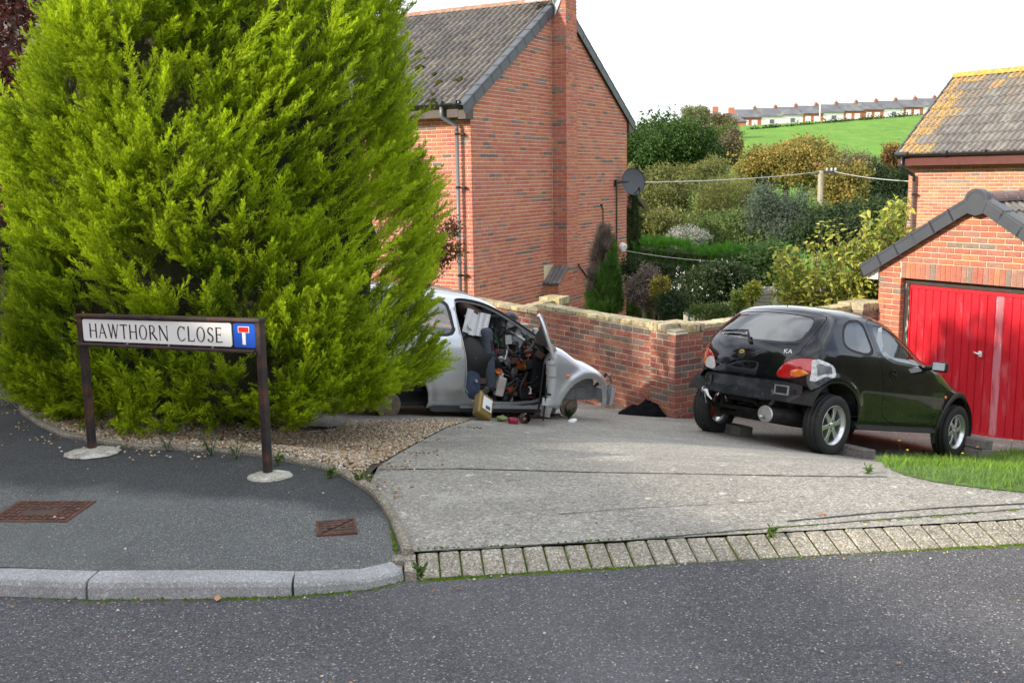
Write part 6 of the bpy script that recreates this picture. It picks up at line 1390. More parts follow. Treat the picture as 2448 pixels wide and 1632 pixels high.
# papers lying in the windows, chocks under the wheels
m_paper = M('white_paper', (.80, .81, .83), .7, var=(.05, 8))
def car_item(o, car, T, label, cat, group=None):
    o.matrix_world = car.matrix_world @ T; return tag(o, label, cat, group)
mb = MB(); pts = [(.0, .0), (.02, .12), (.07, .14), (.10, .02), (.15, -.04), (.14, -.10), (.09, -.16), (.04, -.12)]; mb.add([(u, .004*math.sin(u*60), v) for u, v in pts]+[(u, .004*math.sin(u*60)+.002, v) for u, v in pts], [tuple(range(8)), tuple(range(15, 7, -1))]); car_item(mb.obj('torn_paper', m_paper), bc, Matrix.Translation((.84, -.615, 1.20)), 'torn white paper hanging inside the black car by the door pillar', 'paper')
mb = MB(); n = 7; vs = []
for k in range(n):
    x = .85*k/(n-1); vs += [(x, .0, .10-.09*abs(x/.85-.15)+.02*math.sin(k*2.1)), (x, .05, -.10)]
mb.add(vs+[(a, b+.003, c) for a, b, c in vs], [(2*k, 2*k+1, 2*k+3, 2*k+2) for k in range(n-1)]+[(2*n+2*k, 2*n+2*k+2, 2*n+2*k+3, 2*n+2*k+1) for k in range(n-1)]); car_item(mb.obj('crumpled_sheet', m_paper), bc, Matrix.Translation((.82, -.66, .97)), 'crumpled white sheet lying along the sill of the black car door window', 'paper')
m_blockc = stonemat('block_concrete', [(0, (.155, .135, .13)), (.5, (.215, .19, .185)), (1, (.30, .27, .26))], 110, .003, (.25, 5))
def chock(px, py, sz, rz, lab, dz=0):
    p = gr(px, py, .01); mb = MB(); mb.box((0, 0, sz[2]/2), sz); o = mb.obj('concrete_block', m_blockc, loc=(p[0], p[1], float(zdrive(p[0], p[1]))+.012+dz), bev=.008); o.rotation_euler = (0, .17, rz); tag(o, lab, 'concrete block', 'blocks chocking the wheels of the black car'); return o
chock(1755, 1036, (.22, .32, .10), .64, 'brown-grey concrete block below the left rear wheel of the black car')
chock(2036, 1090, (.22, .38, .10), .64, 'pale concrete block wedged in front of the right rear wheel of the black car')
chock(2325, 1088, (.22, .36, .10), .64, 'lower of two concrete blocks at the right front wheel')
chock(2325, 1088, (.21, .34, .10), .60, 'upper of two concrete blocks at the right front wheel', .105)
# ================================================================== silver car, gutted, with its door open and full of scrap
QS = (-1.642, 10.049, -.655, .607, .156, .021)
OPEN_DOOR = None
sc_ = make_car('hatchback_car', QS[:3], (QS[5], QS[4], QS[3]), m_slv, 'silver hatchback with open door, missing bonnet and a cabin heaped with scrap', False)
sills(sc_)
bpy.context.view_layer.update()
MWS = sc_.matrix_world.copy(); MWI = MWS.inverted()
def sl(px, py, yl):
    """a point of the photograph on the plane y = yl of the silver car's own frame"""
    o_ = MWI @ Vector(_C); d_ = (MWI.to_3x3() @ Vector(ray(px, py))); t = (yl-o_.y)/d_.y; return o_+d_*t
def z2(x, y): return 960+x/3.92, 660+y/3.92      # measuring picture of the car
# the door swings on its front edge
HG = Vector((1.925, -.775, 0)); dd_ = empty('door', HG); dd_.parent = sc_; dd_.rotation_euler = (0, 0, R(51.5))
low, up = OPEN_DOOR
def shift(VF): return (VF[0]-np.array([HG.x, HG.y, 0]), VF[1])
V_, F_ = low; g = grad(car_f, V_); g /= np.linalg.norm(g, axis=1)[:, None]
o = link('door_skin', np_mesh('door_skin', shift(low)[0], F_, m_slv, smooth=True), dd_); o.modifiers.new('edge', 'EDGE_SPLIT').split_angle = R(40); q_ = o.modifiers.new('t', 'SOLIDIFY'); q_.thickness = .095; q_.offset = -1
o = link('window_frame', np_mesh('window_frame', shift(up)[0], up[1], m_slv, smooth=True), dd_); q_ = o.modifiers.new('t', 'SOLIDIFY'); q_.thickness = .035; q_.offset = -1
mb = MB(); mb.bb((-1.02, .105, .42), (-.10, .125, .90)); mb.obj('inner_panel', m_int, dd_, bev=.02)
mb = MB(); mb.tube([(-1.115, .055, .36), (-1.135, .06, .6), (-1.145, .06, .8), (-1.20, .07, .97)], .010, 6); mb.obj('rubber_seal', m_rub, dd_)
mb = MB(); mb.box((-1.135, .035, .66), (.012, .05, .10)); mb.obj('latch', m_rub, dd_)
for z_, h_ in ((.83, .035), (.545, .07)):
    mb = MB(); mb.box((-1.134, .05, z_), (.010, .075, h_)); mb.obj('latch_plate', m_slv_in, dd_, bev=.004)
# door opening: rubber seal and sill plate
ring = np.array(DOOR); mb = MB(); pts = [(x, -float(hw(np.array([x]), np.array([z]))[0])+.02, z) for x, z in ring]; mb.tube(pts, .012, 6, closed=True); mb.obj('door_seal', m_rub, sc_)
mb = MB(); pts = [(.5*(x-1.3)*1.93+1.3, -float(hw(np.array([x]), np.array([z]))[0])+.055, (z-.86)*.965+.86) for x, z in ring]; mb.tube([( (x-1.3)*.965+1.3, -float(hw(np.array([x]), np.array([z]))[0])+.05, (z-.86)*.965+.86) for x, z in ring], .02, 6, closed=True); mb.obj('door_jamb', m_slv_in, sc_)
mb = MB(); mb.bb((.78, -.76, .30), (1.95, -.62, .345)); mb.obj('sill_plate', m_slv_in, sc_, bev=.008)
mb = MB(); mb.prism([(1.76, .45), (2.02, .45), (2.02, .93), (1.90, .965), (1.76, .86)], lambda u, v, k: (u, -.60+1.22*k, v)); mb.obj('dashboard', m_int, sc_, bev=.03)
# stripped nose: inner rail, arch lip, struts
m_rail = M('weathered_steel', (.20, .21, .22), .45, metal=.5, var=(.25, 12), layers=[((.11, .065, .045), 7, .62, .72, 6), ((.40, .41, .42), 9, .6, .75, 5)])
rail = empty('chassis_rail'); rail.parent = sc_
mb = MB(); mb.prism([(2.14, .36), (2.92, .385), (2.95, .50), (2.75, .53), (2.14, .50)], lambda u, v, k: (u, -.52+k*.12, v)); mb.obj('rail', m_rail, rail, bev=.012)
mb = MB(); mb.prism([(2.92, .33), (2.975, .34), (2.985, .52), (2.93, .54)], lambda u, v, k: (u, -.585+k*.24, v)); mb.obj('end_plate', m_slv_in, rail, bev=.006)
mb = MB(); mb.tube([(2.72, -.50, .52), (2.78, -.56, .62), (2.80, -.60, .70)], .018, 6); mb.obj('wing_stay', m_rub, rail)
mb = MB(); mb.tube([(2.90, -.52, .52), (2.93, -.55, .60), (2.86, -.58, .68)], .014, 6); mb.obj('wing_stay', m_rail, rail)
mb = MB(); mb.bb((2.06, -.58, .36), (2.12, .60, .88)); mb.obj('bulkhead', m_under, sc_)
for s in (-1, 1):
    mb = MB(); mb.prism([(2.12, .52), (2.70, .52), (2.66, .72), (2.12, .80)], lambda u, v, k: (u, s*(.50+k*.02), v)); mb.obj('inner_wing', m_rail if s < 0 else m_under, sc_)
mb = MB(); mb.bb((2.12, -.42, .40), (2.6, .42, .47)); mb.obj('subframe', m_under, sc_)
for s in (-1, 1):
    mb = MB(); mb.lathe([(.001, -.02), (.118, -.02), (.12, -.01), (.12, .004), (.06, .01), (.06, .03), (.001, .035)], 24, T=Matrix.Translation((2.40, s*.50, .29)) @ Matrix.Rotation(R(90), 4, 'X')); mb.obj('brake_disc', m_disc, sc_)
    mb = MB(); mb.tube([(2.40, s*.46, .30), (2.40, s*.40, .55), (2.38, s*.40, .74)], [.04, .045, .05], 8); mb.obj('strut', m_under, sc_)
cx, cz, r = ARCH[1]; mb = MB(); n = 20; vs = []
for k in range(n+1):
    a = math.pi*(.0+1.02*k/n)
    for rr_, dy in ((r-.035, -.03), (r-.003, -.004), (r+.004, .004)): vs.append((cx+rr_*math.cos(a), -(float(hw(np.array([cx+(r)*math.cos(a)]), np.array([cz+(r)*math.sin(a)]))[0])+dy-.004), cz+rr_*math.sin(a)))
mb.add(vs, [(3*k+j, 3*k+3+j, 3*k+4+j, 3*k+1+j) for k in range(n) for j in range(2)]); mb.obj('arch_lip', m_slv_in, sc_)
x_, z_ = 2.09, .674; mb = MB(); mb.lathe([(.001, .016), (.016, .014), (.024, .004), (.026, -.004)], 14, T=Matrix.Translation((x_, -float(hw(np.array([x_]), np.array([z_]))[0]), z_)) @ Matrix.Rotation(R(90), 4, 'X')); mb.obj('side_repeater', M('repeater_orange', (.62, .10, .012), .2, coat=1), sc_, smooth=True)
mb = MB(); pts = [(x, .60, 1.02-.0*x) for x in (2.1,)]; P_ = [(x, .635-.1*(x-2.1), float(np.interp(x, [2.0, 2.25, 2.5, 2.74, 2.86], [.955, .895, .83, .735, .66]))) for x in np.linspace(2.02, 2.84, 10)]; mb.tube(P_, .016, 6); mb.obj('bonnet_seal', m_rub, sc_)
mb = MB(); mb.lathe([(.001, -.03), (.12, -.03), (.13, -.02), (.13, .04), (.001, .05)], 24, T=Matrix.Translation((0, -.66, .31)) @ Matrix.Rotation(R(90), 4, 'X')); mb.obj('brake_drum', m_disc, sc_)
# ------------------------------------------------------------------ the heap of scrap
def loose(mb, name, m, T, label, cat, **kw):
    o = mb.obj(name, m, **kw); o.matrix_world = MWS @ T; return tag(o, label, cat)
def loose_empty(name, T, label, cat):
    o = empty(name, label=label, cat=cat); o.matrix_world = MWS @ T; return o
def LT(zx, zy, yl): return Matrix.Translation(sl(*z2(zx, zy), yl))
def RX(a): return Matrix.Rotation(R(a), 4, 'X')
def RY(a): return Matrix.Rotation(R(a), 4, 'Y')
def RZ(a): return Matrix.Rotation(R(a), 4, 'Z')
m_scrap = [M('scrap_dark', (.022, .023, .026), .5, var=(.4, 20)), M('scrap_grey', (.10, .105, .11), .5, var=(.3, 20)), M('scrap_alloy', (.36, .36, .35), .42, metal=.7, var=(.3, 20)), M('scrap_brown', (.10, .055, .03), .7, var=(.3, 20))]
m_orange = M('orange_plastic', (.70, .10, .008), .38, var=(.1, 10)); m_green = M('green_card', (.01, .16, .12), .6, var=(.15, 10)); m_crim = M('crimson_card', (.30, .012, .04), .4, var=(.15, 10))
m_gold = M('gold_plastic', (.28, .19, .055), .32, var=(.15, 9), metal=.2); m_offw = M('milky_plastic', (.55, .49, .47), .35, var=(.12, 12)); m_foil = bpy.data.materials.new('dimpled_foil'); m_foil.use_nodes = True
_nt = m_foil.node_tree; _b = _nt.nodes['Principled BSDF']; _b.inputs['Base Color'].default_value = (.70, .70, .72, 1); _b.inputs['Metallic'].default_value = .75; _b.inputs['Roughness'].default_value = .38
_v = nn(_nt, 'ShaderNodeTexVoronoi'); _v.inputs['Scale'].default_value = 95; _v.inputs['Randomness'].default_value = .15; _nt.links.new(nn(_nt, 'ShaderNodeTexCoord').outputs['Object'], _v.inputs['Vector']); _bn = nn(_nt, 'ShaderNodeBump'); _bn.inputs['Distance'].default_value = .01; _bn.invert = True; _nt.links.new(_v.outputs['Distance'], _bn.inputs['Height']); _nt.links.new(_bn.outputs[0], _b.inputs['Normal'])
# seat leaning in the opening
st = loose_empty('car_seat', LT(720, 760, -.50) @ RY(-14) @ RZ(8), 'blue-grey car seat standing upright just inside the open doorway', 'car seat')
mb = MB(); mb.box((0, 0, 0), (.13, .42, .66)); mb.obj('backrest', m_seat, st, bev=.045, seg=3)
mb = MB(); mb.box((.02, -.205, .15), (.035, .02, .12)); mb.obj('recliner_cover', m_scrap[0], st, bev=.008)
mb = MB(); mb.tube([(-.05, -.2, -.30), (.1, -.22, -.34), (.3, -.2, -.30)], .02, 6); mb.obj('seat_rail', m_scrap[0], st)
# dark carpet mass filling the back of the cabin
def lumpy(seed, r, n=26, amp=.25, flat=(1, 1, 1)):
    g = random.Random(seed); mb = MB(); mb.lathe([(math.sin(math.pi*i/10)*r+.0005, -math.cos(math.pi*i/10)*r) for i in range(11)], n)
    ph = [g.uniform(0, 6) for _ in range(6)]
    for i, v in enumerate(mb.v):
        f = 1+amp*(math.sin(v[0]/r*3+ph[0])*math.sin(v[1]/r*2.6+ph[1])+.6*math.sin(v[2]/r*4+ph[2]+v[0]/r*2)+.35*math.sin(v[0]/r*7+ph[3])*math.sin(v[2]/r*6+ph[4])); mb.v[i] = (v[0]*f*flat[0], v[1]*f*flat[1], v[2]*f*flat[2])
    return mb
loose(lumpy(1, .36, amp=.18, flat=(1.5, 1.0, 1.0)), 'carpet_bundle', m_scrap[0], Matrix.Translation((1.25, -.10, .62)), 'dark carpet and trim bundle filling the middle of the cabin', 'carpet', smooth=True)
loose(lumpy(2, .30, amp=.16, flat=(1.2, 1, 1.2)), 'black_sack', m_rub, LT(640, 800, -.40), 'black plastic sack behind the blue-grey seat', 'sack', smooth=True)
loose(lumpy(3, .17, amp=.14, flat=(1.1, 1, 1.5)), 'blue_rag', M('navy_cloth', (.03, .045, .08), .9, var=(.3, 20)), LT(600, 1080, -.58), 'dark blue cloth bundle on the sill below the seat', 'cloth', smooth=True)
# brown cushion on top
mb = lumpy(4, .15, amp=.10, flat=(1.35, 1.0, .55)); loose(mb, 'brown_cushion', M('brown_fabric', (.085, .055, .048), .95, var=(.25, 20)), LT(630, 325, -.42) @ RY(24), 'brown fabric cushion lying on top of the scrap heap', 'cushion', smooth=True)
# foil heat shield
mb = MB(); pr_ = [(-.155, .0), (-.06, .012), (-.045, .045), (.02, .05), (.035, .018), (.15, .0)]; vs = []
for v in (-.13, .13): vs += [(u, h-.02, v+(.03*u/.15)) for u, h in pr_]
mb.add(vs, [(i, i+1, i+7, i+6) for i in range(5)]); o = loose(mb, 'heat_shield', m_foil, LT(695, 440, -.62) @ RY(20) @ RX(-18), 'dimpled silver foil heat shield at the top of the door opening', 'heat shield'); q_ = o.modifiers.new('t', 'SOLIDIFY'); q_.thickness = .004
mb = MB(); vs = [(-.11, 0, -.08), (.10, .02, -.06), (.12, -.01, .05), (-.02, .03, .09), (-.12, -.01, .07)]; mb.add(vs, [(0, 1, 3), (1, 2, 3), (0, 3, 4)]); o = loose(mb, 'crumpled_foil', m_alu, LT(640, 580, -.60) @ RY(8), 'crumpled aluminium sheet below the dimpled heat shield', 'foil sheet'); q_ = o.modifiers.new('t', 'SOLIDIFY'); q_.thickness = .006
# steering wheel rim ring (broken trim)
mb = MB(); mb.tube([(.125*math.cos(t), 0, .125*math.sin(t)) for t in np.linspace(-.9, 3.9, 26)], .034, 10); loose(mb, 'trim_ring', M('dark_grey_plastic', (.085, .088, .095), .45, var=(.1, 20)), LT(1003, 465, -.30) @ RZ(8), 'dark grey broken plastic ring standing among the scrap', 'plastic ring', smooth=True)
# grey box with white label
b_ = loose_empty('airbag_module', LT(1100, 572, -.42) @ RY(28) @ RZ(10), 'pale grey rounded box with a white square label', 'box')
mb = MB(); mb.box((0, 0, 0), (.17, .05, .22)); mb.obj('case', M('pale_grey_plastic', (.34, .35, .36), .4, var=(.1, 14)), b_, bev=.022, seg=3); mb = MB(); mb.box((0, -.0262, .03), (.075, .002, .085)); mb.obj('label', m_paper, b_)
mb = MB(); mb.lathe([(.04, -.09), (.05, -.08), (.05, .02), (.065, .03), (.065, .06), (.03, .08), (.001, .08)], 16, T=RY(60)); loose(mb, 'starter_motor', m_scrap[2], LT(1215, 565, -.35), 'silver cylindrical motor beside the labelled grey box', 'motor', smooth=True)
mb = MB(); mb.add([(-.09, 0, -.07), (.08, .01, -.05), (.10, 0, .05), (-.05, .02, .07)], [(0, 1, 2, 3)]); o = loose(mb, 'printed_cloth', M('black_white_print', (.02, .02, .025), .7, var=(0, 1), layers=[((.70, .72, .74), 34, .50, .54, 3)]), LT(1258, 712, -.46) @ RY(-18), 'black and white patterned cloth below the motor', 'cloth'); q_ = o.modifiers.new('t', 'SOLIDIFY'); q_.thickness = .02
mb = MB(); mb.box((0, 0, 0), (.05, .03, .03)); loose(mb, 'pink_rag', M('pink_white_rag', (.62, .46, .52), .8, var=(.3, 40)), LT(1195, 655, -.46) @ RY(-30), 'small pink and white rag under the grey box', 'rag', bev=.01)
bx = loose_empty('card_box', LT(1262, 835, -.50) @ RY(-28), 'green card box with a crimson striped corner', 'box')
mb = MB(); mb.box((0, 0, -.03), (.16, .06, .13)); mb.obj('green_side', m_green, bx); mb = MB(); mb.box((0, 0, .072), (.16, .06, .07)); mb.obj('crimson_side', m_crim, bx); mb = MB(); mb.box((0.03, -.001, .125), (.10, .061, .035)); mb.obj('white_edge', m_paper, bx)
# orange cable reel and funnel
mb = MB(); mb.lathe([(.05, -.05), (.135, -.055), (.15, -.045), (.15, -.03), (.06, -.02), (.06, .03), (.15, .04), (.15, .055), (.05, .06)], 30, T=RX(80) @ RY(20)); loose(mb, 'cable_reel', m_orange, LT(1180, 1010, -.42), 'bright orange cable reel low in the scrap heap', 'cable reel', smooth=False)
mb = MB(); mb.prism([(-.07, -.02), (.06, -.05), (.10, .03), (.02, .06), (-.06, .03)], lambda u, v, k: (u, -.02+k*.05, v)); loose(mb, 'orange_bracket', m_orange, LT(1105, 835, -.48) @ RY(10), 'orange plastic bracket above the cable reel', 'bracket', bev=.01)
mb = MB(); mb.tube([(-.10, 0, 0), (-.04, -.02, .02), (.03, -.01, .0), (.09, 0, .03)], [.02, .03, .025, .015], 8); loose(mb, 'rusty_pipe', M('rusty_brown', (.17, .06, .02), .85, var=(.4, 30)), LT(1115, 868, -.54), 'short rusty brown pipe with a yellow end', 'pipe', smooth=True)
mb = MB(); mb.lathe([(.02, -.02), (.028, -.01), (.028, .01), (.02, .02)], 14, T=RY(70)); loose(mb, 'yellow_ring', M('yellow_plastic', (.60, .38, .02), .45), LT(1158, 850, -.56), 'yellow plastic ring on the rusty pipe end', 'ring')
mb = MB(); mb.lathe([(.001, -.022), (.028, -.02), (.03, .015), (.001, .02)], 16, T=RX(80)); loose(mb, 'yellow_filter', M('dull_yellow', (.34, .24, .05), .6, var=(.2, 20)), LT(1013, 686, -.42), 'round dull yellow filter in the middle of the scrap', 'filter')
mb = MB(); mb.lathe([(.001, -.025), (.04, -.025), (.042, .02), (.001, .022)], 16, T=RX(80)); loose(mb, 'red_canister', M('red_plastic', (.32, .012, .01), .45), LT(1285, 945, -.50), 'small round red canister beside the door edge', 'canister')
# coolant tank
tk = loose_empty('coolant_tank', LT(920, 1005, -.70) @ RY(8) @ RZ(-8), 'milky white coolant tank with an orange cap in the doorway', 'tank')
mb = MB(); mb.box((0.01, 0, -.03), (.095, .08, .20)); mb.box((-.015, 0, .085), (.055, .06, .06)); mb.obj('body', m_offw, tk, bev=.016, seg=3); mb = MB(); mb.lathe([(.03, -.012), (.036, -.01), (.036, .016), (.029, .018), (.029, -.005), (.001, -.006)], 18, T=Matrix.Translation((-.05, -.015, .115)) @ RY(-32) @ RX(35)); mb.obj('cap', M('orange_cap', (.50, .14, .03), .45), tk, smooth=False)
mb = MB(); mb.box((.012, -.041, -.03), (.096, .003, .006)); mb.obj('moulding', M('milky_seam', (.46, .40, .38), .4), tk)
# hoses and wires
def hose(pts, r, m, label, yl=-.6, smooth=True, n=8):
    P_ = [sl(*z2(a, b), c) for a, b, c in pts]; q = [P_[0]]; q = [Vector(p) for p in catmull([tuple(p) for p in P_], 5)]; mb = MB(); mb.tube(q, r, n); return loose(mb, 'hose', m, Matrix.Identity(4), label, 'hose', smooth=smooth)
hose([(830, 720, -.55), (930, 740, -.6), (1000, 820, -.62), (960, 860, -.62), (870, 830, -.6), (800, 800, -.55)], .015, m_rub, 'black rubber hose looped beside the seat')
hose([(1010, 1010, -.66), (1080, 960, -.68), (1075, 1040, -.7), (1000, 1100, -.7), (900, 1090, -.68)], .016, m_rub, 'black hose curving round below the coolant tank')
hose([(1180, 900, -.62), (1150, 960, -.66), (1110, 1060, -.68), (1130, 1150, -.7)], .018, m_scrap[0], 'thick black hose in front of the orange reel')
hose([(1120, 690, -.5), (1020, 730, -.52), (870, 800, -.55), (760, 850, -.55)], .012, m_scrap[0], 'thin black rod lying across the scrap heap')
for pts, lab in (([(820, 500, -.5), (880, 560, -.52), (905, 650, -.54), (910, 760, -.56)], 'thin green wire hanging down over the scrap'), ([(905, 650, -.5), (930, 600, -.5), (1010, 580, -.48), (1060, 600, -.46)], 'thin green wire arching to the grey box'), ([(840, 560, -.5), (835, 640, -.52), (850, 720, -.54)], 'short green wire beside the seat edge')):
    P_ = [sl(*z2(a, b), c) for a, b, c in pts]; mb = MB(); mb.tube([Vector(p) for p in catmull([tuple(p) for p in P_], 5)], .0038, 5); loose(mb, 'wire', M('green_wire', (.02, .16, .05), .5), Matrix.Identity(4), lab, 'wire')
for i, (a, b, yl, sz, ry, mi_, lab) in enumerate(((900, 580, -.30, (.30, .12, .20), 6, 0, 'black engine cover behind the green wires'), (930, 545, -.36, (.03, .05, .16), 4, 1, 'dark upright rib on the engine cover'), (880, 745, -.50, (.20, .06, .05), -14, 2, 'grey alloy bracket lying across the heap'), (985, 730, -.50, (.03, .05, .12), -18, 2, 'pale angled bracket by the yellow filter'), (900, 890, -.5, (.22, .10, .14), 10, 0, 'black casing behind the coolant tank'), (1150, 1130, -.60, (.10, .08, .22), -6, 0, 'black damper casing below the orange reel'), (720, 985, -.66, (.32, .03, .06), -6, 3, 'brown-black seat runner above the sill'), (1040, 900, -.58, (.09, .06, .09), 20, 2, 'lumpy alloy carburettor in the heap'), (790, 330, -.2, (.16, .03, .09), 20, 1, 'grey-blue plastic panel near the roof'), (890, 380, -.2, (.22, .06, .03), 4, 1, 'pale green-grey tray near the roof'), (780, 300, -.15, (.07, .07, .10), 0, 0, 'black plastic cup near the roof'), (1230, 770, -.40, (.14, .05, .05), -30, 1, 'dark grey strut by the door jamb'), (690, 690, -.64, (.10, .04, .035), 12, 0, 'black lever on the seat'), (1000, 640, -.40, (.22, .10, .10), 0, 0, 'black air box under the grey box'))):
    mb = MB(); mb.box((0, 0, 0), sz); loose(mb, 'scrap_part', m_scrap[mi_], LT(a, b, yl) @ RY(ry) @ RZ(random.uniform(-20, 20)), lab, 'car part', bev=min(sz)*.22, seg=2)
# ------------------------------------------------------------------ spilled on the ground by the sill
def onground(zx, zy, up=0):
    p = gr(*z2(zx, zy), .012); return p+np.array([0, 0, up])
hl = empty('headlamp_unit', onground(1050, 1260, .15), 0, label='chrome rimmed headlamp unit leaning on the heap below the door opening', cat='headlamp'); hl.rotation_euler = (R(-25), R(30), R(15))
mb = MB(); fr_ = [(-.09, -.10), (.07, -.12), (.11, .0), (.07, .12), (-.08, .10)]; fr_ = [tuple(p) for p in rnd(fr_, 2)]; n = len(fr_)
mb.add([(u, 0, v) for u, v in fr_]+[(u*.86, 0, v*.86) for u, v in fr_]+[(u, .03, v) for u, v in fr_], [(i, (i+1) % n, n+(i+1) % n, n+i) for i in range(n)]+[(i, 2*n+i, 2*n+(i+1) % n, (i+1) % n) for i in range(n)]); mb.obj('rim', m_chrome, hl)
mb = MB(); mb.add([(u*.86, .004, v*.86) for u, v in fr_], [tuple(range(n))]); mb.obj('lens', M('smoky_lens', (.07, .075, .08), .12, coat=1), hl); mb = MB(); mb.prism(fr_, lambda u, v, k: (u*(1-.3*k), .03+k*.09, v*(1-.3*k))); mb.obj('case', m_scrap[0], hl)
mb = MB(); mb.tube([tuple(onground(960+90*math.cos(t), 1170+110*math.sin(t), .10+.05*math.sin(t))) for t in np.linspace(.2, 5.6, 24)], .013, 8); tag(mb.obj('hose', m_rub, smooth=True), 'coil of black hose in front of the sill beside the headlamp', 'hose')
mb = MB(); mb.tube([tuple(onground(1000+70*math.cos(t), 1260+70*math.sin(t), .05)) for t in np.linspace(3.2, 6.6, 14)], .008, 6); tag(mb.obj('chrome_trim', m_chrome, smooth=True), 'curved chrome strip lying below the headlamp', 'trim strip')
oc = empty('oil_container', onground(750, 1350, .02), 0, label='gold plastic oil container with a white label fallen against the sill', cat='oil container'); oc.rotation_euler = (R(-38), R(36), R(30))
mb = MB(); mb.box((0, 0, .14), (.19, .10, .26)); mb.obj('bottle', m_gold, oc, bev=.022, seg=3); mb = MB(); mb.box((.01, -.052, .155), (.12, .003, .15)); mb.obj('label', m_paper, oc); mb = MB(); mb.box((.02, -.0535, .115), (.06, .002, .04)); mb.obj('label_print', m_scrap[1], oc); mb = MB(); mb.lathe([(.001, .04), (.024, .04), (.026, .0)], 14, T=Matrix.Translation((-.05, 0, .265))); mb.obj('cap', M('dark_gold', (.16, .11, .03), .4), oc)
mb = MB(); mb.tube([(-.03, -.0, .27), (.03, 0, .30), (.08, 0, .24)], .014, 8); mb.obj('handle', m_gold, oc, smooth=True)
mb = MB(); mb.box((0, 0, .03), (.10, .07, .06)); o = mb.obj('crisp_packet', m_crim, loc=tuple(onground(1040, 1380)), bev=.02, seg=3); o.rotation_euler = (.1, .15, .3); tag(o, 'shiny crimson packet lying in front of the oil container', 'packet')
mb = lumpy(8, .045, amp=.2, flat=(1.2, 1, .7)); o = mb.obj('green_wrapper', M('green_wrap', (.20, .24, .08), .35, var=(.3, 30)), loc=tuple(onground(945, 1360, .03)), smooth=True); tag(o, 'crumpled pale green wrapper beside the crimson packet', 'wrapper')
mb = MB(); mb.lathe([(.001, 0), (.045, .0), (.05, .01), (.05, .085), (.042, .095), (.042, .10)], 18, T=Matrix.Translation((0, 0, .05)) @ RX(80)); o = mb.obj('brown_jar', M('brown_glass', (.09, .035, .025), .12, coat=1), loc=tuple(onground(1130, 1375)), smooth=True); o.rotation_euler = (0, 0, .5); tag(o, 'brown glass jar on its side beside the crimson packet', 'jar')
mb = MB(); mb.lathe([(.05, 0), (.055, .01), (.055, .12), (.035, .16), (.035, .2)], 16, T=RY(70)); o = mb.obj('flexible_duct', m_alu, loc=tuple(onground(1235, 1215, .06)), smooth=False); o.rotation_euler = (0, -.3, .6); tag(o, 'ribbed silver duct leaning on the foot of the open door', 'duct')
mb = lumpy(9, .07, amp=.22, flat=(1, .7, .8)); o = mb.obj('plastic_bag', M('grey_film_bag', (.22, .23, .25), .2, var=(.3, 30), coat=.6), loc=tuple(onground(1260, 1250, .05)), smooth=True); tag(o, 'grey crumpled plastic bag below the open door', 'bag')
mb = lumpy(10, .035, amp=.3, flat=(1.3, 1, .6)); o = mb.obj('tissue', m_paper, loc=tuple(onground(1605, 1368, .015)), smooth=True); tag(o, 'crumpled white tissue on the driveway', 'tissue')
for a, b, rr_, lab in ((1180, 1300, .16, 'black rubber mat under the scrap by the door'), (1400, 1330, .13, 'torn black plastic sheet under the open door')):
    p = onground(a, b, .008); mb = MB(); n = 11; g = random.Random(a); mb.add([(rr_*g.uniform(.7, 1.2)*math.cos(6.28*i/n), rr_*.7*g.uniform(.7, 1.2)*math.sin(6.28*i/n), .01+.03*g.random()) for i in range(n)]+[(0, 0, .05)], [(i, (i+1) % n, n) for i in range(n)]); tag(mb.obj('rubber_mat', m_rub, loc=tuple(p)), lab, 'mat')
# black cloth heap by the pillar
mb = MB(); g = random.Random(3); nx, ny = 26, 16; vs = []
for j in range(ny):
    for i in range(nx):
        u, v = i/(nx-1)*2-1, j/(ny-1)*2-1; e = max(0, 1-(u*u*.95+v*v*.95)); hgt = .21*e**.5*(.5+.32*math.exp(-((u-.45)/.3)**2)+.26*math.exp(-((u+.05)/.22)**2))+.022*e*math.sin(u*9+v*4)+.026*e*math.sin(v*11-u*6)+.014*e*math.sin(u*21+v*13)+.010*e*math.sin(u*33-v*17)
        k = 1-.12*math.sin(3*math.atan2(v, u)+1); vs.append((u*.30*k, v*.20*k, float(hgt)))
mb.add(vs, [(j*nx+i, j*nx+i+1, (j+1)*nx+i+1, (j+1)*nx+i) for j in range(ny-1) for i in range(nx-1)])
p = gr(1545, 994, .01); o = mb.obj('black_coat', M('black_cloth', (.006, .006, .008), .9, var=(.3, 30), spec=.1), loc=(p[0], p[1]+.12, float(zdrive(p[0], p[1]+.1))+.005), smooth=True); o.rotation_euler = (0, .05, -.15); tag(o, 'black cloth jacket dropped at the foot of the brick pillar', 'jacket')

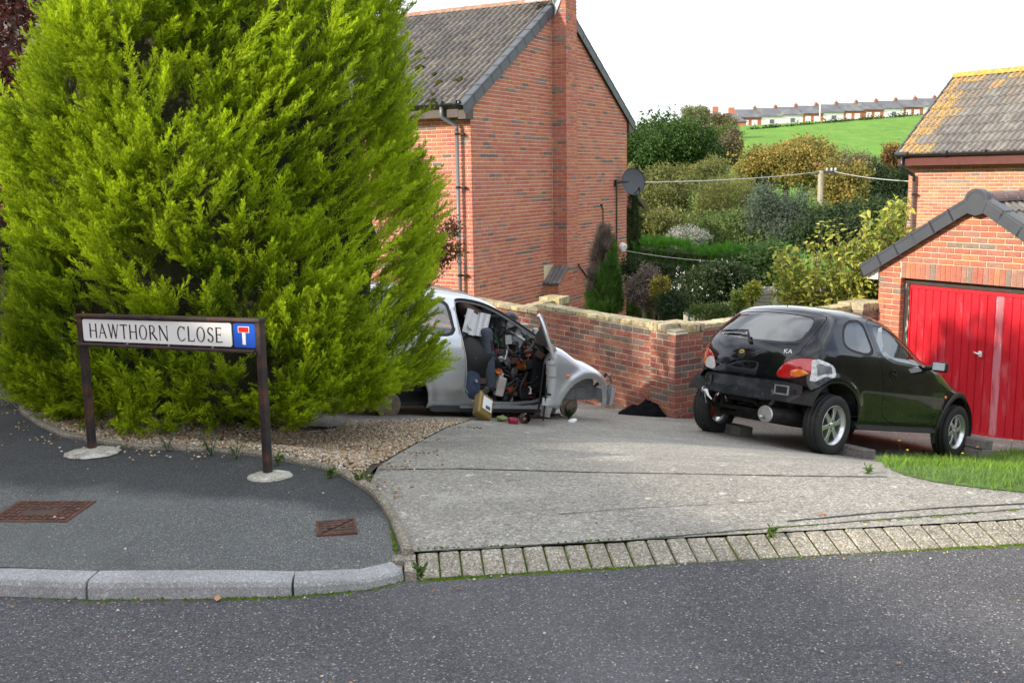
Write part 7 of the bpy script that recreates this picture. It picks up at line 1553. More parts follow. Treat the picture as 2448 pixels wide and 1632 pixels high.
# the tangle of small parts between them, too many to tell apart
mb = MB(); g = random.Random(11)
for i in range(330):
    out_ = i > 265
    if out_: P0 = Vector(onground(g.uniform(800, 1290), g.uniform(1180, 1320), g.uniform(.01, .16)))
    else: P0 = MWS @ Vector((g.uniform(.84, 1.82), g.uniform(-.66, -.22), 0))
    if not out_: P0 = MWS @ Vector((0, 0, 0)) if False else P0+(MWS.to_3x3() @ Vector((0, 0, g.uniform(.36, 1.0 if g.random() < .6 else 1.18))))
    m_ = g.choices((0, 1, 2, 3, 4, 5, 6, 7), (.50, .15, .12, .06, .08, .03, .03, .03))[0]; k = g.random()
    if k < .55:
        d = Vector((g.gauss(0, 1), g.gauss(0, 1), g.gauss(0, .6))).normalized()*g.uniform(.06, .17); e = Vector((g.gauss(0, 1), g.gauss(0, 1), g.gauss(0, 1))).normalized()*.05
        mb.tube([P0-d, P0-d*.3+e, P0+d*.4+e*.6, P0+d], g.choice((.006, .009, .014, .02)), 6, m=m_)
    elif k < .85: mb.box(P0, (g.uniform(.03, .12), g.uniform(.02, .07), g.uniform(.03, .10)), m=m_, rot=Matrix.Rotation(g.uniform(0, 6), 3, 'Z') @ Matrix.Rotation(g.uniform(-1, 1), 3, 'X'))
    else: mb.lathe([(.001, -.02), (g.uniform(.02, .05), -.02), (.03, .02), (.001, .025)], 10, m=m_, T=Matrix.Translation(P0) @ Matrix.Rotation(g.uniform(-1.5, 1.5), 4, 'X'))
o = mb.obj('scrap_tangle', m_scrap+[m_alu, m_offw, m_orange, m_crim]); tag(o, 'tangle of dark hoses, cables and small parts in and below the doorway', 'scrap', kind='stuff')
# ================================================================== trees, shrubs, hedges
def blob_points(blobs, n, shell=.55):
    """n points in the outer shells of several ellipsoids (x,y,z,rx,ry,rz)"""
    B = np.array(blobs, float); vol = B[:, 3]*B[:, 4]*B[:, 5]; idx = RNG.choice(len(B), n, p=vol**.7/(vol**.7).sum()); u = RNG.normal(0, 1, (n, 3)); u /= np.linalg.norm(u, axis=1)[:, None]
    r = (shell+(1-shell)*RNG.random(n))*RNG.normal(1, .06, n); return B[idx, :3]+u*r[:, None]*B[idx, 3:], u
def tree(name, label, px, py, Y, rx, rz, mat, n, ls, cat='tree', group=None, ry=None, nb=9, trunk=True, base=None, seed=0, asp=.55, cl=7, barkm=None, spread=.62, extra=(), shell=.5):
    """crown centred on a point of the photograph at depth Y; rx, rz are its half sizes in metres"""
    g = np.random.default_rng(seed+17); c = ony(px, py, Y); ry = ry or rx; zb = float(zland(c[0], c[1])) if base is None else base
    root = empty(name, (c[0], c[1], zb), label=label, cat=cat, group=group); cz = c[2]-zb
    blobs = [(0, 0, cz, rx*.62, ry*.62, rz*.66)]
    for i in range(nb):
        a = 2.4*i+g.uniform(0, 1); e = g.uniform(-.75, .95); k = g.uniform(.22, .50); rr_ = spread*g.uniform(.8, 1.25)*math.sqrt(max(.05, 1-e*e*.8))
        blobs.append((rr_*rx*math.cos(a), rr_*ry*math.sin(a), cz+e*rz*spread, rx*k, ry*k, rz*k*g.uniform(.8, 1.1)))
    blobs += [(b[0], b[1], cz+b[2], b[3], b[4], b[5]) for b in extra]
    P, u = blob_points(blobs, n, shell); P = P+RNG.normal(0, 1, P.shape)*np.array([rx, ry, rz])*.07*(RNG.random((n, 1))**2*2); P[:, 2] = np.maximum(P[:, 2], .05)
    temps = [leaf_template(cl, ls*1.6, ls, s+seed, asp) for s in range(4)]
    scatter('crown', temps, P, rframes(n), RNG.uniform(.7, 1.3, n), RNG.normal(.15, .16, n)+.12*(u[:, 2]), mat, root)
    if trunk:
        mb = MB(); t = max(.04, rx*.06); mb.tube([(0, 0, -.3), (t*.3, 0, cz*.4), (0, t*.3, cz), (0, 0, cz+rz*.6)], [t*1.4, t, t*.7, t*.1], 8)
        for b in blobs[1:8]: s_ = Vector((0, 0, max(.1, cz-rz*.55))); e_ = Vector(b[:3]); mb.tube([s_, s_.lerp(e_, .5)+Vector((0, 0, .1*rz)), e_], [t*.55, t*.35, t*.12], 6)
        mb.obj('trunk', barkm or m_bark, root)
    return root
L_oak = leafmat('oak_leaf', (.022, .058, .012), (.075, .135, .028)); L_olive = leafmat('olive_leaf', (.10, .12, .035), (.24, .24, .075)); L_gold = leafmat('autumn_leaf', (.12, .14, .040), (.46, .33, .085), vscale=.5)
L_euc = leafmat('blue_green_leaf', (.055, .090, .060), (.17, .21, .15), vscale=.8); L_brown = leafmat('brown_twig_leaf', (.10, .085, .055), (.22, .17, .10)); L_dark = leafmat('dark_leaf', (.016, .035, .014), (.055, .085, .030)); L_mid = leafmat('mid_green_leaf', (.06, .10, .025), (.15, .20, .055))
L_hedge = leafmat('clipped_hedge_leaf', (.035, .12, .012), (.13, .36, .03)); L_yel = leafmat('yellow_shrub_leaf', (.12, .21, .03), (.60, .56, .10), vscale=2.2, spec=.4); L_rust = leafmat('rust_leaf', (.10, .07, .03), (.34, .17, .05)); L_cop = leafmat('copper_leaf', (.030, .010, .010), (.14, .035, .025), spec=.4); L_dead = leafmat('dead_leaf', (.10, .080, .065), (.26, .21, .18))
BG = 'trees and bushes in the valley behind the gardens'
tree('oak_tree', 'large dark green round oak beside the brick gable', 1594, 372, 62, 3.6, 2.5, L_oak, 5200, .17, group=BG, seed=1, nb=13)
tree('willow_tree', 'olive green bushy tree below the dark oak by the gable', 1552, 478, 48, 1.9, 2.1, L_olive, 2600, .13, group=BG, seed=2)
tree('willow_tree', 'broad grey-olive willow in the middle of the valley', 1742, 486, 46, 2.3, 1.9, L_olive, 4200, .10, group=BG, seed=3, asp=.3)
tree('maple_tree', 'orange and yellow autumn maple in the middle of the valley', 1880, 400, 58, 3.1, 1.75, L_gold, 4200, .16, group=BG, seed=4, nb=12)
tree('maple_tree', 'lower orange tinted tree just right of the wooden pole', 2010, 470, 50, 1.5, 2.2, L_gold, 1800, .14, group=BG, seed=5)
tree('eucalyptus_tree', 'blue-green eucalyptus left of the wooden pole', 1866, 528, 38, 1.35, 1.6, L_euc, 2600, .12, group=BG, seed=6, asp=.28, barkm=m_barkg)
tree('bush', 'bare brownish bush right of the autumn maple', 2020, 400, 66, 2.2, 1.7, L_brown, 2400, .13, group=BG, seed=7, asp=.3)
tree('bush', 'dark green bush mass left of the right-hand house', 2110, 470, 56, 2.3, 2.0, L_dark, 3000, .15, group=BG, seed=8)
tree('bush', 'rust brown bush against the corner of the right-hand house', 2150, 385, 60, 1.1, 1.0, L_rust, 1300, .13, group=BG, seed=9)
tree('bush', 'grey-green thicket between the oak and the maple', 1680, 425, 54, 1.7, 1.3, L_olive, 1900, .12, group=BG, seed=51, asp=.35, shell=.3)
tree('bush', 'olive thicket right of the eucalyptus behind the pole', 1985, 545, 40, 1.3, 1.3, L_mid, 1500, .11, group=BG, seed=52, shell=.3)
tree('bush', 'bare grey-brown thicket under the dark bush by the right-hand house', 2080, 420, 60, 1.8, 1.2, L_brown, 1500, .10, group=BG, seed=53, asp=.3, shell=.3)
tree('bush', 'low olive undergrowth left of the eucalyptus', 1700, 560, 40, 3.4, 1.0, L_mid, 2600, .13, group=BG, seed=10)
tree('bush', 'pale undergrowth behind the hedge by the gable', 1560, 555, 36, 1.6, .9, L_olive, 1300, .11, group=BG, seed=11)
tree('bush', 'white flowered grey bush behind the hedge', 1635, 572, 34, .75, .55, leafmat('white_flower', (.16, .18, .12), (.42, .42, .40)), 800, .08, group=BG, seed=12)
tree('bush', 'dull green undergrowth behind the yellow shrub', 2050, 560, 36, 2.6, 1.4, L_dark, 2400, .13, group=BG, seed=13)
tree('bush', 'brown hedgerow bush at the foot of the green field', 1742, 358, 112, 1.9, 2.4, L_brown, 1300, .22, group=BG, seed=14)
tree('hedgerow_tree', 'brown-green round bush at the top left of the field', 1728, 298, 196, 3.0, 2.0, leafmat('hedgerow_leaf', (.085, .09, .045), (.24, .19, .085)), 1100, .30, group='trees on the skyline', seed=15, trunk=False)
tree('hedgerow_tree', 'pale wind-blown tree on the skyline above the oak', 1664, 279, 205, 3.4, 2.9, leafmat('pale_leaf', (.14, .15, .07), (.30, .30, .16)), 1300, .30, group='trees on the skyline', seed=16)
tree('hedgerow_tree', 'low hedge bush right of the pale skyline tree', 1700, 318, 190, 2.8, 1.3, L_brown, 700, .30, group='trees on the skyline', seed=17, trunk=False)
tree('bush', 'dark green hedgerow down the left edge of the field', 1728, 330, 150, 2.4, 2.0, L_mid, 900, .3, group=BG, seed=18, trunk=False)
# hedge under the terrace, one long mass
mb_pts = []; hp = [(1795, 320, 222), (1850, 312, 224), (1960, 303, 228), (2080, 291, 232), (2190, 283, 236), (2330, 276, 240)]; HP = np.array([ony(*h) for h in hp]); n = 5200
t = RNG.random(n)*(len(HP)-1); i = t.astype(int); P = HP[i]+(HP[np.minimum(i+1, len(HP)-1)]-HP[i])*(t-i)[:, None]; P += RNG.normal(0, 1, (n, 3))*np.array([.6, .8, .55])*(.7+.5*np.sin(t*9)[:, None]*.6); P[:, 2] = P[:, 2]-.35
o = scatter('field_hedge', [leaf_template(8, .7, .42, s) for s in range(3)], P, rframes(n), RNG.uniform(.7, 1.2, n), RNG.normal(.15, .15, n), L_dark); tag(o, 'long dark hedge along the top of the green field', 'hedge')
# clipped hedge across the gardens
def box_hedge(name, label, A, B, h, d, n, mat, ls, extra=0):
    A, B = np.array(A, float), np.array(B, float); L_ = np.linalg.norm(B[:2]-A[:2]); ex = (B-A); ex[2] = 0; ex /= L_; ey = np.array([-ex[1], ex[0], 0]); root = empty(name, tuple(A), label=label, cat='hedge')
    k = RNG.random(n); top = k < .35; u = RNG.uniform(0, L_, n); v = np.where(top, RNG.uniform(-d/2, d/2, n), -d/2+RNG.normal(0, .06, n)); zz_ = np.where(top, h+RNG.normal(0, .05, n)+.06*np.sin(u*2.2)+.05*np.sin(u*5+1), RNG.uniform(0, h, n))
    P = (ex[None]*u[:, None]+ey[None]*v[:, None]); P[:, 2] = zz_+(B[2]-A[2])*u/L_
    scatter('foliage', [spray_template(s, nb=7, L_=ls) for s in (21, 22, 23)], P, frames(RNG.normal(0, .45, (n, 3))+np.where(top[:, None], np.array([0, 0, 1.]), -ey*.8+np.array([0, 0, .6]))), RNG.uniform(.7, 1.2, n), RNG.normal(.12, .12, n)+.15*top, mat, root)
    mb = MB(); q = [A*0, ex*L_]; mb.add([tuple(np.array(q[a])+ey*b*d*.40+np.array([0, 0, c_*(h-.10)+(B[2]-A[2])*a])) for a in (0, 1) for b in (-1, 1) for c_ in (-.1, 1)], [(0, 1, 3, 2), (4, 6, 7, 5), (0, 4, 5, 1), (2, 3, 7, 6), (1, 5, 7, 3)]); mb.obj('inner_twigs', m_con_in, root); return root
a_, b_ = ony(1500, 665, 26.5), ony(1905, 690, 25.5); ta, tb = ony(1500, 582, 26.5), ony(1905, 612, 25.5); a_[2] = ta[2]-2.0; b_[2] = tb[2]-2.0
box_hedge('clipped_hedge', 'clipped bright green hedge across the back gardens', a_, b_, 2.0, 1.5, 2900, L_hedge, .19)
tree('variegated_bush', 'mixed green climber over the right end of the clipped hedge', 1838, 628, 24.0, .75, .55, leafmat('climber_leaf', (.05, .12, .02), (.26, .40, .14)), 1300, .07, cat='bush', seed=21)
# flowering shrub, fence, garden shrubs
vb = tree('viburnum', 'dark flowering shrub with small white flowers in front of the fence', 1712, 682, 19.5, .93, .54, L_dark, 3600, .060, cat='shrub', seed=22, nb=12, base=-1.95)
n = 120; P, u = blob_points([(0, 0, float(ony(1712, 682, 19.5)[2])+1.95, .92, .92, .52)], n, .92); k = u[:, 1] < .3
scatter('flowers', [leaf_template(5, .02, .026, 5, .8)], P[k], rframes(k.sum()), RNG.uniform(.7, 1.2, k.sum()), np.full(k.sum(), .5), leafmat('white_petal', (.60, .58, .56), (.74, .72, .71), .2), vb)['kind'] = 'stuff'
m_fence = M('weathered_larch', (.30, .275, .24), .9, var=(.3, 12), layers=[((.14, .13, .12), 5, .55, .7, 5)], stretch=(.6, .6, 6))
fa, fb = ony(1640, 760, 21.3), ony(1990, 745, 20.4); ftop = float(ony(1850, 686, 20.8)[2]); fl = float(np.linalg.norm((fb-fa)[:2])); fen = empty('garden_fence', (fa[0], fa[1], ftop-1.75), math.atan2(fb[1]-fa[1], fb[0]-fa[0]), label='weathered grey larch-lap fence behind the flowering shrub', cat='fence')
for k in range(int(fl/1.83)+1):
    mb = MB(); mb.bb((k*1.83-.05, -.05, -.3), (k*1.83+.05, .05, 1.85)); mb.obj('post', M('concrete_post', (.42, .40, .37), .9, var=(.2, 12)), fen, bev=.01)
    for j in range(12):
        mb = MB(); x0 = k*1.83+.06; vs = []
        for i in range(9): x = x0+i*1.71/8; zz_ = j*.145+.012*math.sin(i*1.3+j*2+k); vs += [(x, -.008, zz_), (x, .012, zz_+.165)]
        mb.add(vs+[(a, b+.006, c_) for a, b, c_ in vs], [(2*i, 2*i+2, 2*i+3, 2*i+1) for i in range(8)]+[(18+2*i, 18+2*i+1, 18+2*i+3, 18+2*i+2) for i in range(8)]+[(2*i, 18+2*i, 20+2*i, 2*i+2) for i in range(8)]); mb.obj('slat', m_fence, fen)
tree('dead_shrub', 'grey-brown dying shrub behind the coping by the gable corner', 1540, 690, 15.6, .30, .46, L_dead, 1500, .035, cat='shrub', seed=23, barkm=m_barkg, base=-1.5)
tree('small_conifer', 'small yellow-green patchy conifer beside the dying shrub', 1577, 702, 15.4, .15, .34, leafmat('patchy_leaf', (.10, .10, .03), (.42, .36, .06)), 750, .035, cat='shrub', seed=24, base=-1.5)
tree('low_shrub', 'low dark green shrub behind the brick pillar', 1608, 728, 15.2, .28, .20, L_dark, 700, .04, cat='shrub', seed=25, base=-1.5)
tree('low_shrub', 'low clipped green plant behind the coping below the flowering shrub', 1690, 745, 17.0, .62, .16, L_mid, 1100, .035, cat='shrub', seed=26, base=-1.5)
tree('young_plant', 'bright green young plant in front of the fence', 1764, 722, 16.5, .10, .20, leafmat('fresh_leaf', (.12, .21, .035), (.34, .40, .10)), 150, .05, cat='plant', seed=27, base=-1.5)
tree('young_plant', 'small bright plant at the left edge of the yellow shrub', 1800, 700, 16.3, .10, .18, L_yel, 160, .05, cat='plant', seed=28, base=-1.5)
tree('garden_bush', 'dark bush in the shade at the foot of the hedge', 1560, 668, 22.5, .9, .6, L_dark, 1500, .06, cat='bush', seed=29, base=-2.2)
# narrow columns beside the gable
def column(name, label, px, ptop, pbot, Y, r, mat, n, dead=None, sw_=.12):
    t_, b_ = ony(px, ptop, Y), ony(px, pbot, Y); h = t_[2]-b_[2]; root = empty(name, tuple(b_), label=label, cat='conifer'); u = RNG.random(n); a = RNG.uniform(-math.pi, math.pi, n)
    rr_ = r*np.interp(u, [0, .15, .5, .8, 1], [.95, 1., .8, .5, .06])*(1+.12*np.sin(a*5+u*9)); P = np.column_stack([rr_*np.cos(a), rr_*np.sin(a), u*h]); D = np.column_stack([np.cos(a)*.35, np.sin(a)*.35, np.ones(n)])+RNG.normal(0, .18, (n, 3))
    mi = None
    if dead is not None: mi = ((P[:, 0]+.12*np.sin(P[:, 2]*4) < -r*.10) & (u > .28)).astype(int)
    scatter('foliage', [spray_template(s, nb=7, L_=.17, flat=.3) for s in (31, 32, 33)], P, frames(D), RNG.uniform(.7, 1.2, n), RNG.normal(.10, .12, n), [mat]+([dead] if dead else []), root, mi)
    mb = MB(); mb.lathe([(r*.7, -.2), (r*.75, h*.2), (r*.55, h*.55), (.01, h*.95)], 12); mb.obj('inner_twigs', m_con_in, root); return root
L_cyp = leafmat('cypress_leaf', (.028, .085, .012), (.12, .24, .04)); column('narrow_cypress', 'half dead narrow cypress in front of the brick gable', 1445, 556, 752, 16.0, .24, L_cyp, 1500, L_dead)
column('narrow_cypress', 'thin dark cypress behind the far corner of the gable', 1511, 455, 700, 26.0, .20, L_dark, 700)
# yellow-green shrub by the garage, with upright stems and big leaves
def stem_shrub(name, label, blobs_px, Y, mat, nst, leaf, nleaf, base):
    c = ony(*blobs_px[0][:2], Y); root = empty(name, (c[0], c[1], base), label=label, cat='shrub'); mb = MB(); P = []; D = []
    for i in range(nst):
        b = blobs_px[i % len(blobs_px)]; q = ony(b[0]+random.uniform(-b[2], b[2]), b[1]+random.uniform(-b[3], b[3]), Y+random.uniform(-.6, .5)); tip = Vector(q)-Vector((c[0], c[1], base)); s0 = Vector((tip.x*.35+random.gauss(0, .2), tip.y*.5, 0)); mid = s0.lerp(tip, .55)+Vector((random.gauss(0, .08), random.gauss(0, .08), .15)); mb.tube([s0, mid, tip], [.010, .006, .002], 5)
        for k in range(nleaf):
            t = random.uniform(.12, 1.0)**.55; p = s0.lerp(mid, t*2) if t < .5 else mid.lerp(tip, t*2-1); P.append(p+Vector((random.gauss(0, .05), random.gauss(0, .05), random.gauss(0, .04)))); D.append((random.gauss(0, 1), random.gauss(0, 1), random.gauss(-.1, .6)))
    mb.obj('stems', m_bark, root); n = len(P)
    V = np.array([(0, 0, 0), (-.26, .30, .06), (0, .36, .0), (.26, .30, .06), (-.18, .72, .02), (0, .75, -.06), (.18, .72, .02), (0, 1.05, -.22)]); F = np.array([(0, 2, 1), (0, 3, 2), (1, 2, 5), (1, 5, 4), (2, 3, 6), (2, 6, 5), (4, 5, 7), (5, 6, 7)])
    V = V*np.array([1, 1, 1]); scatter('leaves', [(V*leaf, F, np.linspace(.2, .9, 8))], np.array([tuple(p) for p in P]), frames(np.array(D)), RNG.uniform(.6, 1.25, n), RNG.normal(.18, .24, n), mat, root); return root
stem_shrub('yellow_shrub', 'tall yellow-green leafy shrub left of the garage', [(1990, 640, 110, 70), (2060, 570, 100, 60), (2120, 520, 55, 40), (1950, 690, 110, 40), (2080, 660, 40, 60), (2150, 520, 30, 60), (1900, 640, 40, 50)], 15.6, L_yel, 240, .105, 34, -1.6)
# shrub in front of the silver car's roof, by the house corner
tree('berberis', 'reddish brown leafy shrub at the corner of the house beside the downpipe', 1052, 596, 15.5, .30, .52, leafmat('berberis_leaf', (.06, .07, .02), (.22, .08, .04)), 420, .055, cat='shrub', seed=33, base=-1.0, shell=.1, trunk=False, spread=.9)
# copper beech and garden growth at the far left
tree('copper_beech', 'dark copper-leaved tree behind the left side of the conifer', -75, 150, 10.8, 1.75, 2.9, L_cop, 7000, .062, seed=41, base=.03, nb=18, shell=.35, spread=.75)
tree('bush', 'dark green shrubs under the copper tree at the left edge', -10, 600, 16, .8, .85, L_dark, 1500, .07, cat='bush', seed=42, base=0)
tree('bush', 'low light green weeds at the back of the left pavement', 12, 700, 14.2, .75, .28, L_mid, 900, .05, cat='bush', seed=43, base=.02, trunk=False)

# ================================================================== grass and weeds
m_blade = leafmat('grass_blade', (.055, .15, .014), (.26, .40, .055), .35, vscale=1.2)
def blades(name, label, poly, n, h0, h1, zf, kind='stuff', m=None, parent=None):
    q = np.array(poly); lo, hi = q.min(0), q.max(0); P = []
    while sum(map(len, P)) < n:
        p = RNG.uniform(lo, hi, (n*2, 2)); P.append(p[sdpoly(p, q) < .035])
    p = np.vstack(P)[:n]; V = np.array([(-.5, 0, 0), (.5, 0, 0), (-.32, .12, .5), (.32, .12, .5), (0, .42, 1.)]); F = np.array([(0, 1, 3), (0, 3, 2), (2, 3, 4)])
    h = RNG.uniform(h0, h1, n)*(1+.35*np.sin(p[:, 0]*5)*np.sin(p[:, 1]*6)); a = RNG.uniform(0, 6.28, n); c_, s_ = np.cos(a), np.sin(a); w_ = RNG.uniform(.003, .006, n); b = RNG.uniform(.4, 3.0, n)
    W = np.empty((n, 5, 3)); x = V[None, :, 0]*w_[:, None]; y = V[None, :, 1]*h[:, None]*b[:, None]; W[..., 0] = x*c_[:, None]-y*s_[:, None]+p[:, 0:1]; W[..., 1] = x*s_[:, None]+y*c_[:, None]+p[:, 1:2]; W[..., 2] = V[None, :, 2]*h[:, None]+zf(p[:, 0], p[:, 1])[:, None]
    me = np_mesh(name, W.reshape(-1, 3), (F[None]+(np.arange(n)*5)[:, None, None]).reshape(-1, 3), m or m_blade); at = me.attributes.new('k', 'FLOAT', 'POINT'); k = np.repeat(RNG.normal(.25, .2, n), 5)+np.tile([0, 0, .15, .15, .3], n); at.data.foreach_set('value', k.astype(np.float32))
    o = link(name, me, parent); return tag(o, label, 'grass', kind='stuff')
gp = [tuple(p) for p in grass_e]+[(7.5, 6.6), (8.5, 9.8)]+[tuple(p) for p in grass_back[::-1][:-1]]
lawn = sheet('lawn', gp, lambda x, y: zdrive(x, y)+.016, .12, M('lawn_soil', (.075, .135, .025), .95, var=(.4, 12))); tag(lawn, 'small grass verge at the right of the driveway', None, kind='structure')
blades('grass', 'bright green tufty grass at the right of the driveway', gp, 46000, .024, .068, lambda x, y: zdrive(x, y)+.012)
def weed(px, py, h, n, label, m, cat='weed', name='weed', fl=None):
    p = gr(px, py, .01); root = empty(name, tuple(p), label=label, cat=cat); mb = MB(); P, D = [], []
    for i in range(n):
        a = random.uniform(0, 6.28); l = h*random.uniform(.5, 1.1); tip = Vector((math.cos(a)*l*.5, math.sin(a)*l*.5, l)); mb.tube([(0, 0, -.01), tip*.5+Vector((0, 0, .02)), tip], [.0025, .002, .001], 4)
        for k in range(5): P.append(tip*random.uniform(.2, 1)); D.append((math.cos(a)+random.gauss(0, .8), math.sin(a)+random.gauss(0, .8), random.uniform(.0, 1)))
    mb.obj('stems', L_mid, root); scatter('leaves', [leaf_template(3, .006, .028, 3, .4)], np.array([tuple(q) for q in P]), frames(np.array(D)), RNG.uniform(.6, 1.3, len(P)), RNG.normal(.2, .2, len(P)), m, root); return root
L_weed = leafmat('weed_leaf', (.07, .13, .03), (.22, .30, .08)); L_gw = leafmat('grey_weed_leaf', (.12, .17, .10), (.30, .36, .24))
for px, py, h, n, lab, mm in ((505, 1088, .16, 5, 'pale thistle-like weed in the gravel behind the sign, left one', L_gw), (565, 1096, .14, 5, 'pale grey weed between the sign posts at the edging', L_gw), (400, 1076, .12, 4, 'small grey weed at the edging behind the name plate', L_gw), (665, 1110, .08, 5, 'small green weed beside the right sign post', L_weed), (790, 1140, .06, 8, 'green grass tuft on the edging right of the sign', L_weed), (860, 1155, .06, 7, 'small green plant in the tip of the gravel bed', L_weed), (1060, 985, .05, 6, 'low green weed in the gravel below the silver car', L_weed), (1362, 1000, .13, 9, 'dark straggly weed in front of the silver car', L_dark), (1845, 1278, .03, 5, 'tiny green tuft in the paver joint', L_weed), (2075, 1132, .05, 4, 'small weed in the concrete joint near the lawn', L_weed), (130, 985, .08, 8, 'green seedling in the gravel under the conifer, left side', L_weed), (1005, 1372, .04, 5, 'small green weed where kerb and pavers meet', L_weed)): weed(px, py, h, n, lab, mm)
fl_m = M('yellow_flower', (.70, .48, .02), .6)
for px, py, h, lab in ((2148, 1092, .20, 'tall yellow flower at the left tip of the lawn'), (2168, 1096, .12, 'short yellow flower at the left tip of the lawn'), (2300, 1098, .10, 'yellow flower beside the right front wheel'), (2335, 1088, .13, 'yellow flower in front of the concrete blocks'), (2415, 1082, .18, 'yellow flower at the right end of the lawn')):
    p = gr(px, py+8, .02); f = empty('hawkweed', tuple(p), label=lab, cat='flower'); mb = MB(); mb.tube([(0, 0, 0), (.01, 0, h*.6), (.0, .01, h)], .0022, 4); mb.obj('stem', L_weed, f); mb = MB(); mb.lathe([(.001, h), (.013, h+.004), (.014, h+.008), (.001, h+.012)], 8); mb.obj('flower_head', fl_m, f)
# fallen leaves
lm = [M('dry_leaf', c, .8) for c in ((.30, .10, .05), (.42, .24, .12), (.16, .07, .04))]
for i, (px, py, s, lab) in enumerate(((1955, 1232, .045, 'orange-brown leaf lying on the concrete near the pavers'), (518, 1436, .05, 'brown leaf in the gutter below the kerb stone'), (875, 1118, .06, 'dark curled leaf in the gravel by the driveway'), (1095, 1404, .03, 'small orange leaf on the road by the pavers'), (140, 1240, .03, 'pale leaf lying on the ribbed iron cover'), (60, 1252, .03, 'yellowish leaf on the pavement at the left edge'), (1040, 1410, .025, 'brown scrap of leaf on the road beside the kerb end'), (200, 1080, .03, 'pale brown leaf on the pavement left of the sign'))):
    p = gr(px, py, .008) if py < 1330 else onz(px, py, .006); mb = MB(); mb.add([(0, 0, 0), (.35, .3, .12), (1, .1, .25), (.5, -.35, .1), (.1, -.3, .15)], [(0, 1, 2), (0, 2, 3), (0, 3, 4)]); o = mb.obj('fallen_leaf', lm[i % 3], loc=tuple(p), rot=(0, 0, i*1.7)); o.scale = (s,)*3; tag(o, lab, 'leaf', 'fallen leaves')

box_hedge('added_reflection_hedge', 'added dark hedge out of view at the right, reflected in the black car', (10.5, -1.0, -.3), (11.7, 12.6, -1.2), 2.8, .9, 800, L_dark, .3)  # out-of-view hedge added to darken the reflections in the black car
# ================================================================== terrace on the skyline
m_slate = M('slate_roof', (.115, .12, .135), .6, var=(.2, .5), layers=[((.22, .21, .20), .3, .52, .7, 5)]); m_render_w = M('white_render', (.78, .76, .72), .8, var=(.06, .4)); m_tbrick = M('terrace_brick', (.42, .15, .09), .9, var=(.15, .6)); m_tglass = M('window_glass', (.10, .11, .13), .1, var=(0, 1))
T0, T1 = ony(1770, 292, 250), ony(2300, 258, 262); TD = (T1-T0)[:2]; TL_ = float(np.linalg.norm(TD)); TA = math.atan2(TD[1], TD[0]); dz_ = (T1[2]-T0[2])/TL_
FR = ['brick', 'white', 'white', 'brick', 'white', 'brick', 'brick', 'white', 'brick', 'white', 'white', 'brick', 'white']
NU = 11; UW = TL_/NU; ORD = ['leftmost', 'second', 'third', 'fourth', 'fifth', 'sixth', 'seventh', 'eighth', 'ninth', 'tenth', 'last']
for i in range(NU):
    c = T0[:2]+TD*(i/NU); z = T0[2]+dz_*UW*i-2.1; th_ = empty('terraced_house', (c[0], c[1], z), TA, label='%s house from the left in the skyline terrace, %s front' % (ORD[i], 'red brick' if FR[i] == 'brick' else 'white rendered'), cat='house', group='terraced houses along the top of the hill')
    mb = MB(); mb.bb((.0, .0, -1.5), (UW-.02, 7, 3.3)); mb.obj('wall', m_tbrick if FR[i] == 'brick' else m_render_w, th_)
    mb = MB(); mb.prism([(-.35, 3.25), (3.5, 5.35), (7.35, 3.25), (7.35, 3.1), (-.35, 3.1)], lambda u, v, k: (-.01+k*(UW+.0), u, v)); rf = mb.obj('roof', m_slate, th_)
    mb = MB(); mb.bb((UW*.9, 3.1, 4.9), (UW*.9+.7, 3.9, 5.95)); mb.obj('chimney', M('terrace_chimney', (.24, .11, .075), .9), rf); 
    for k in (0, 1):
        mb = MB(); mb.lathe([(.13, 0), (.10, .5)], 8, T=Matrix.Translation((UW*.9+.18+.34*k, 3.5, 5.95))); mb.obj('chimney_pot', m_tbrick, rf)
    if FR[i] == 'brick':
        for u in (.25, .68):
            wn = empty('window', (UW*u, -.02, 1.9)); wn.parent = th_; mb = MB(); mb.bb((-.75, -.03, -.65), (.75, .01, .65)); mb.obj('frame', m_white, wn)
            for q in (-1, 1): mb = MB(); mb.bb((q*.36-.30, -.05, -.55), (q*.36+.30, -.032, .55)); mb.obj('pane', m_render_w, wn)
    else:
        wn = empty('window', (UW*.5, -.02, 1.9)); wn.parent = th_; mb = MB(); mb.bb((-.7, -.03, -.6), (.7, .01, .6)); mb.obj('frame', m_white, wn); mb = MB(); mb.bb((-.6, -.05, -.5), (.6, -.032, .5)); mb.obj('pane', m_tglass, wn)
for px, py, Y, lab in ((1748, 283, 244, 'hip-roofed house standing alone left of the skyline terrace'), (1710, 280, 252, 'half hidden hip-roofed house behind the skyline bushes')):
    c = ony(px, py, Y); h_ = empty('detached_house', (c[0], c[1], c[2]-3.2), TA-.2, label=lab, cat='house'); mb = MB(); mb.bb((-2.9, -2.9, -2), (2.9, 2.9, 2.3)); mb.obj('wall', m_tbrick, h_)
    mb = MB(); mb.add([(-3.3, -3.3, 2.2), (3.3, -3.3, 2.2), (3.3, 3.3, 2.2), (-3.3, 3.3, 2.2), (0, 0, 4.6)], [(0, 1, 4), (1, 2, 4), (2, 3, 4), (3, 0, 4), (3, 2, 1, 0)]); rf = mb.obj('roof', m_slate, h_); mb = MB(); mb.bb((-.7, -.4, 4.0), (.7, .4, 5.7)); mb.obj('chimney', m_tbrick, rf)
    mb = MB(); mb.bb((-1.8, -2.94, .6), (-.4, -2.9, 1.8)); mb.obj('window', m_render_w, h_)
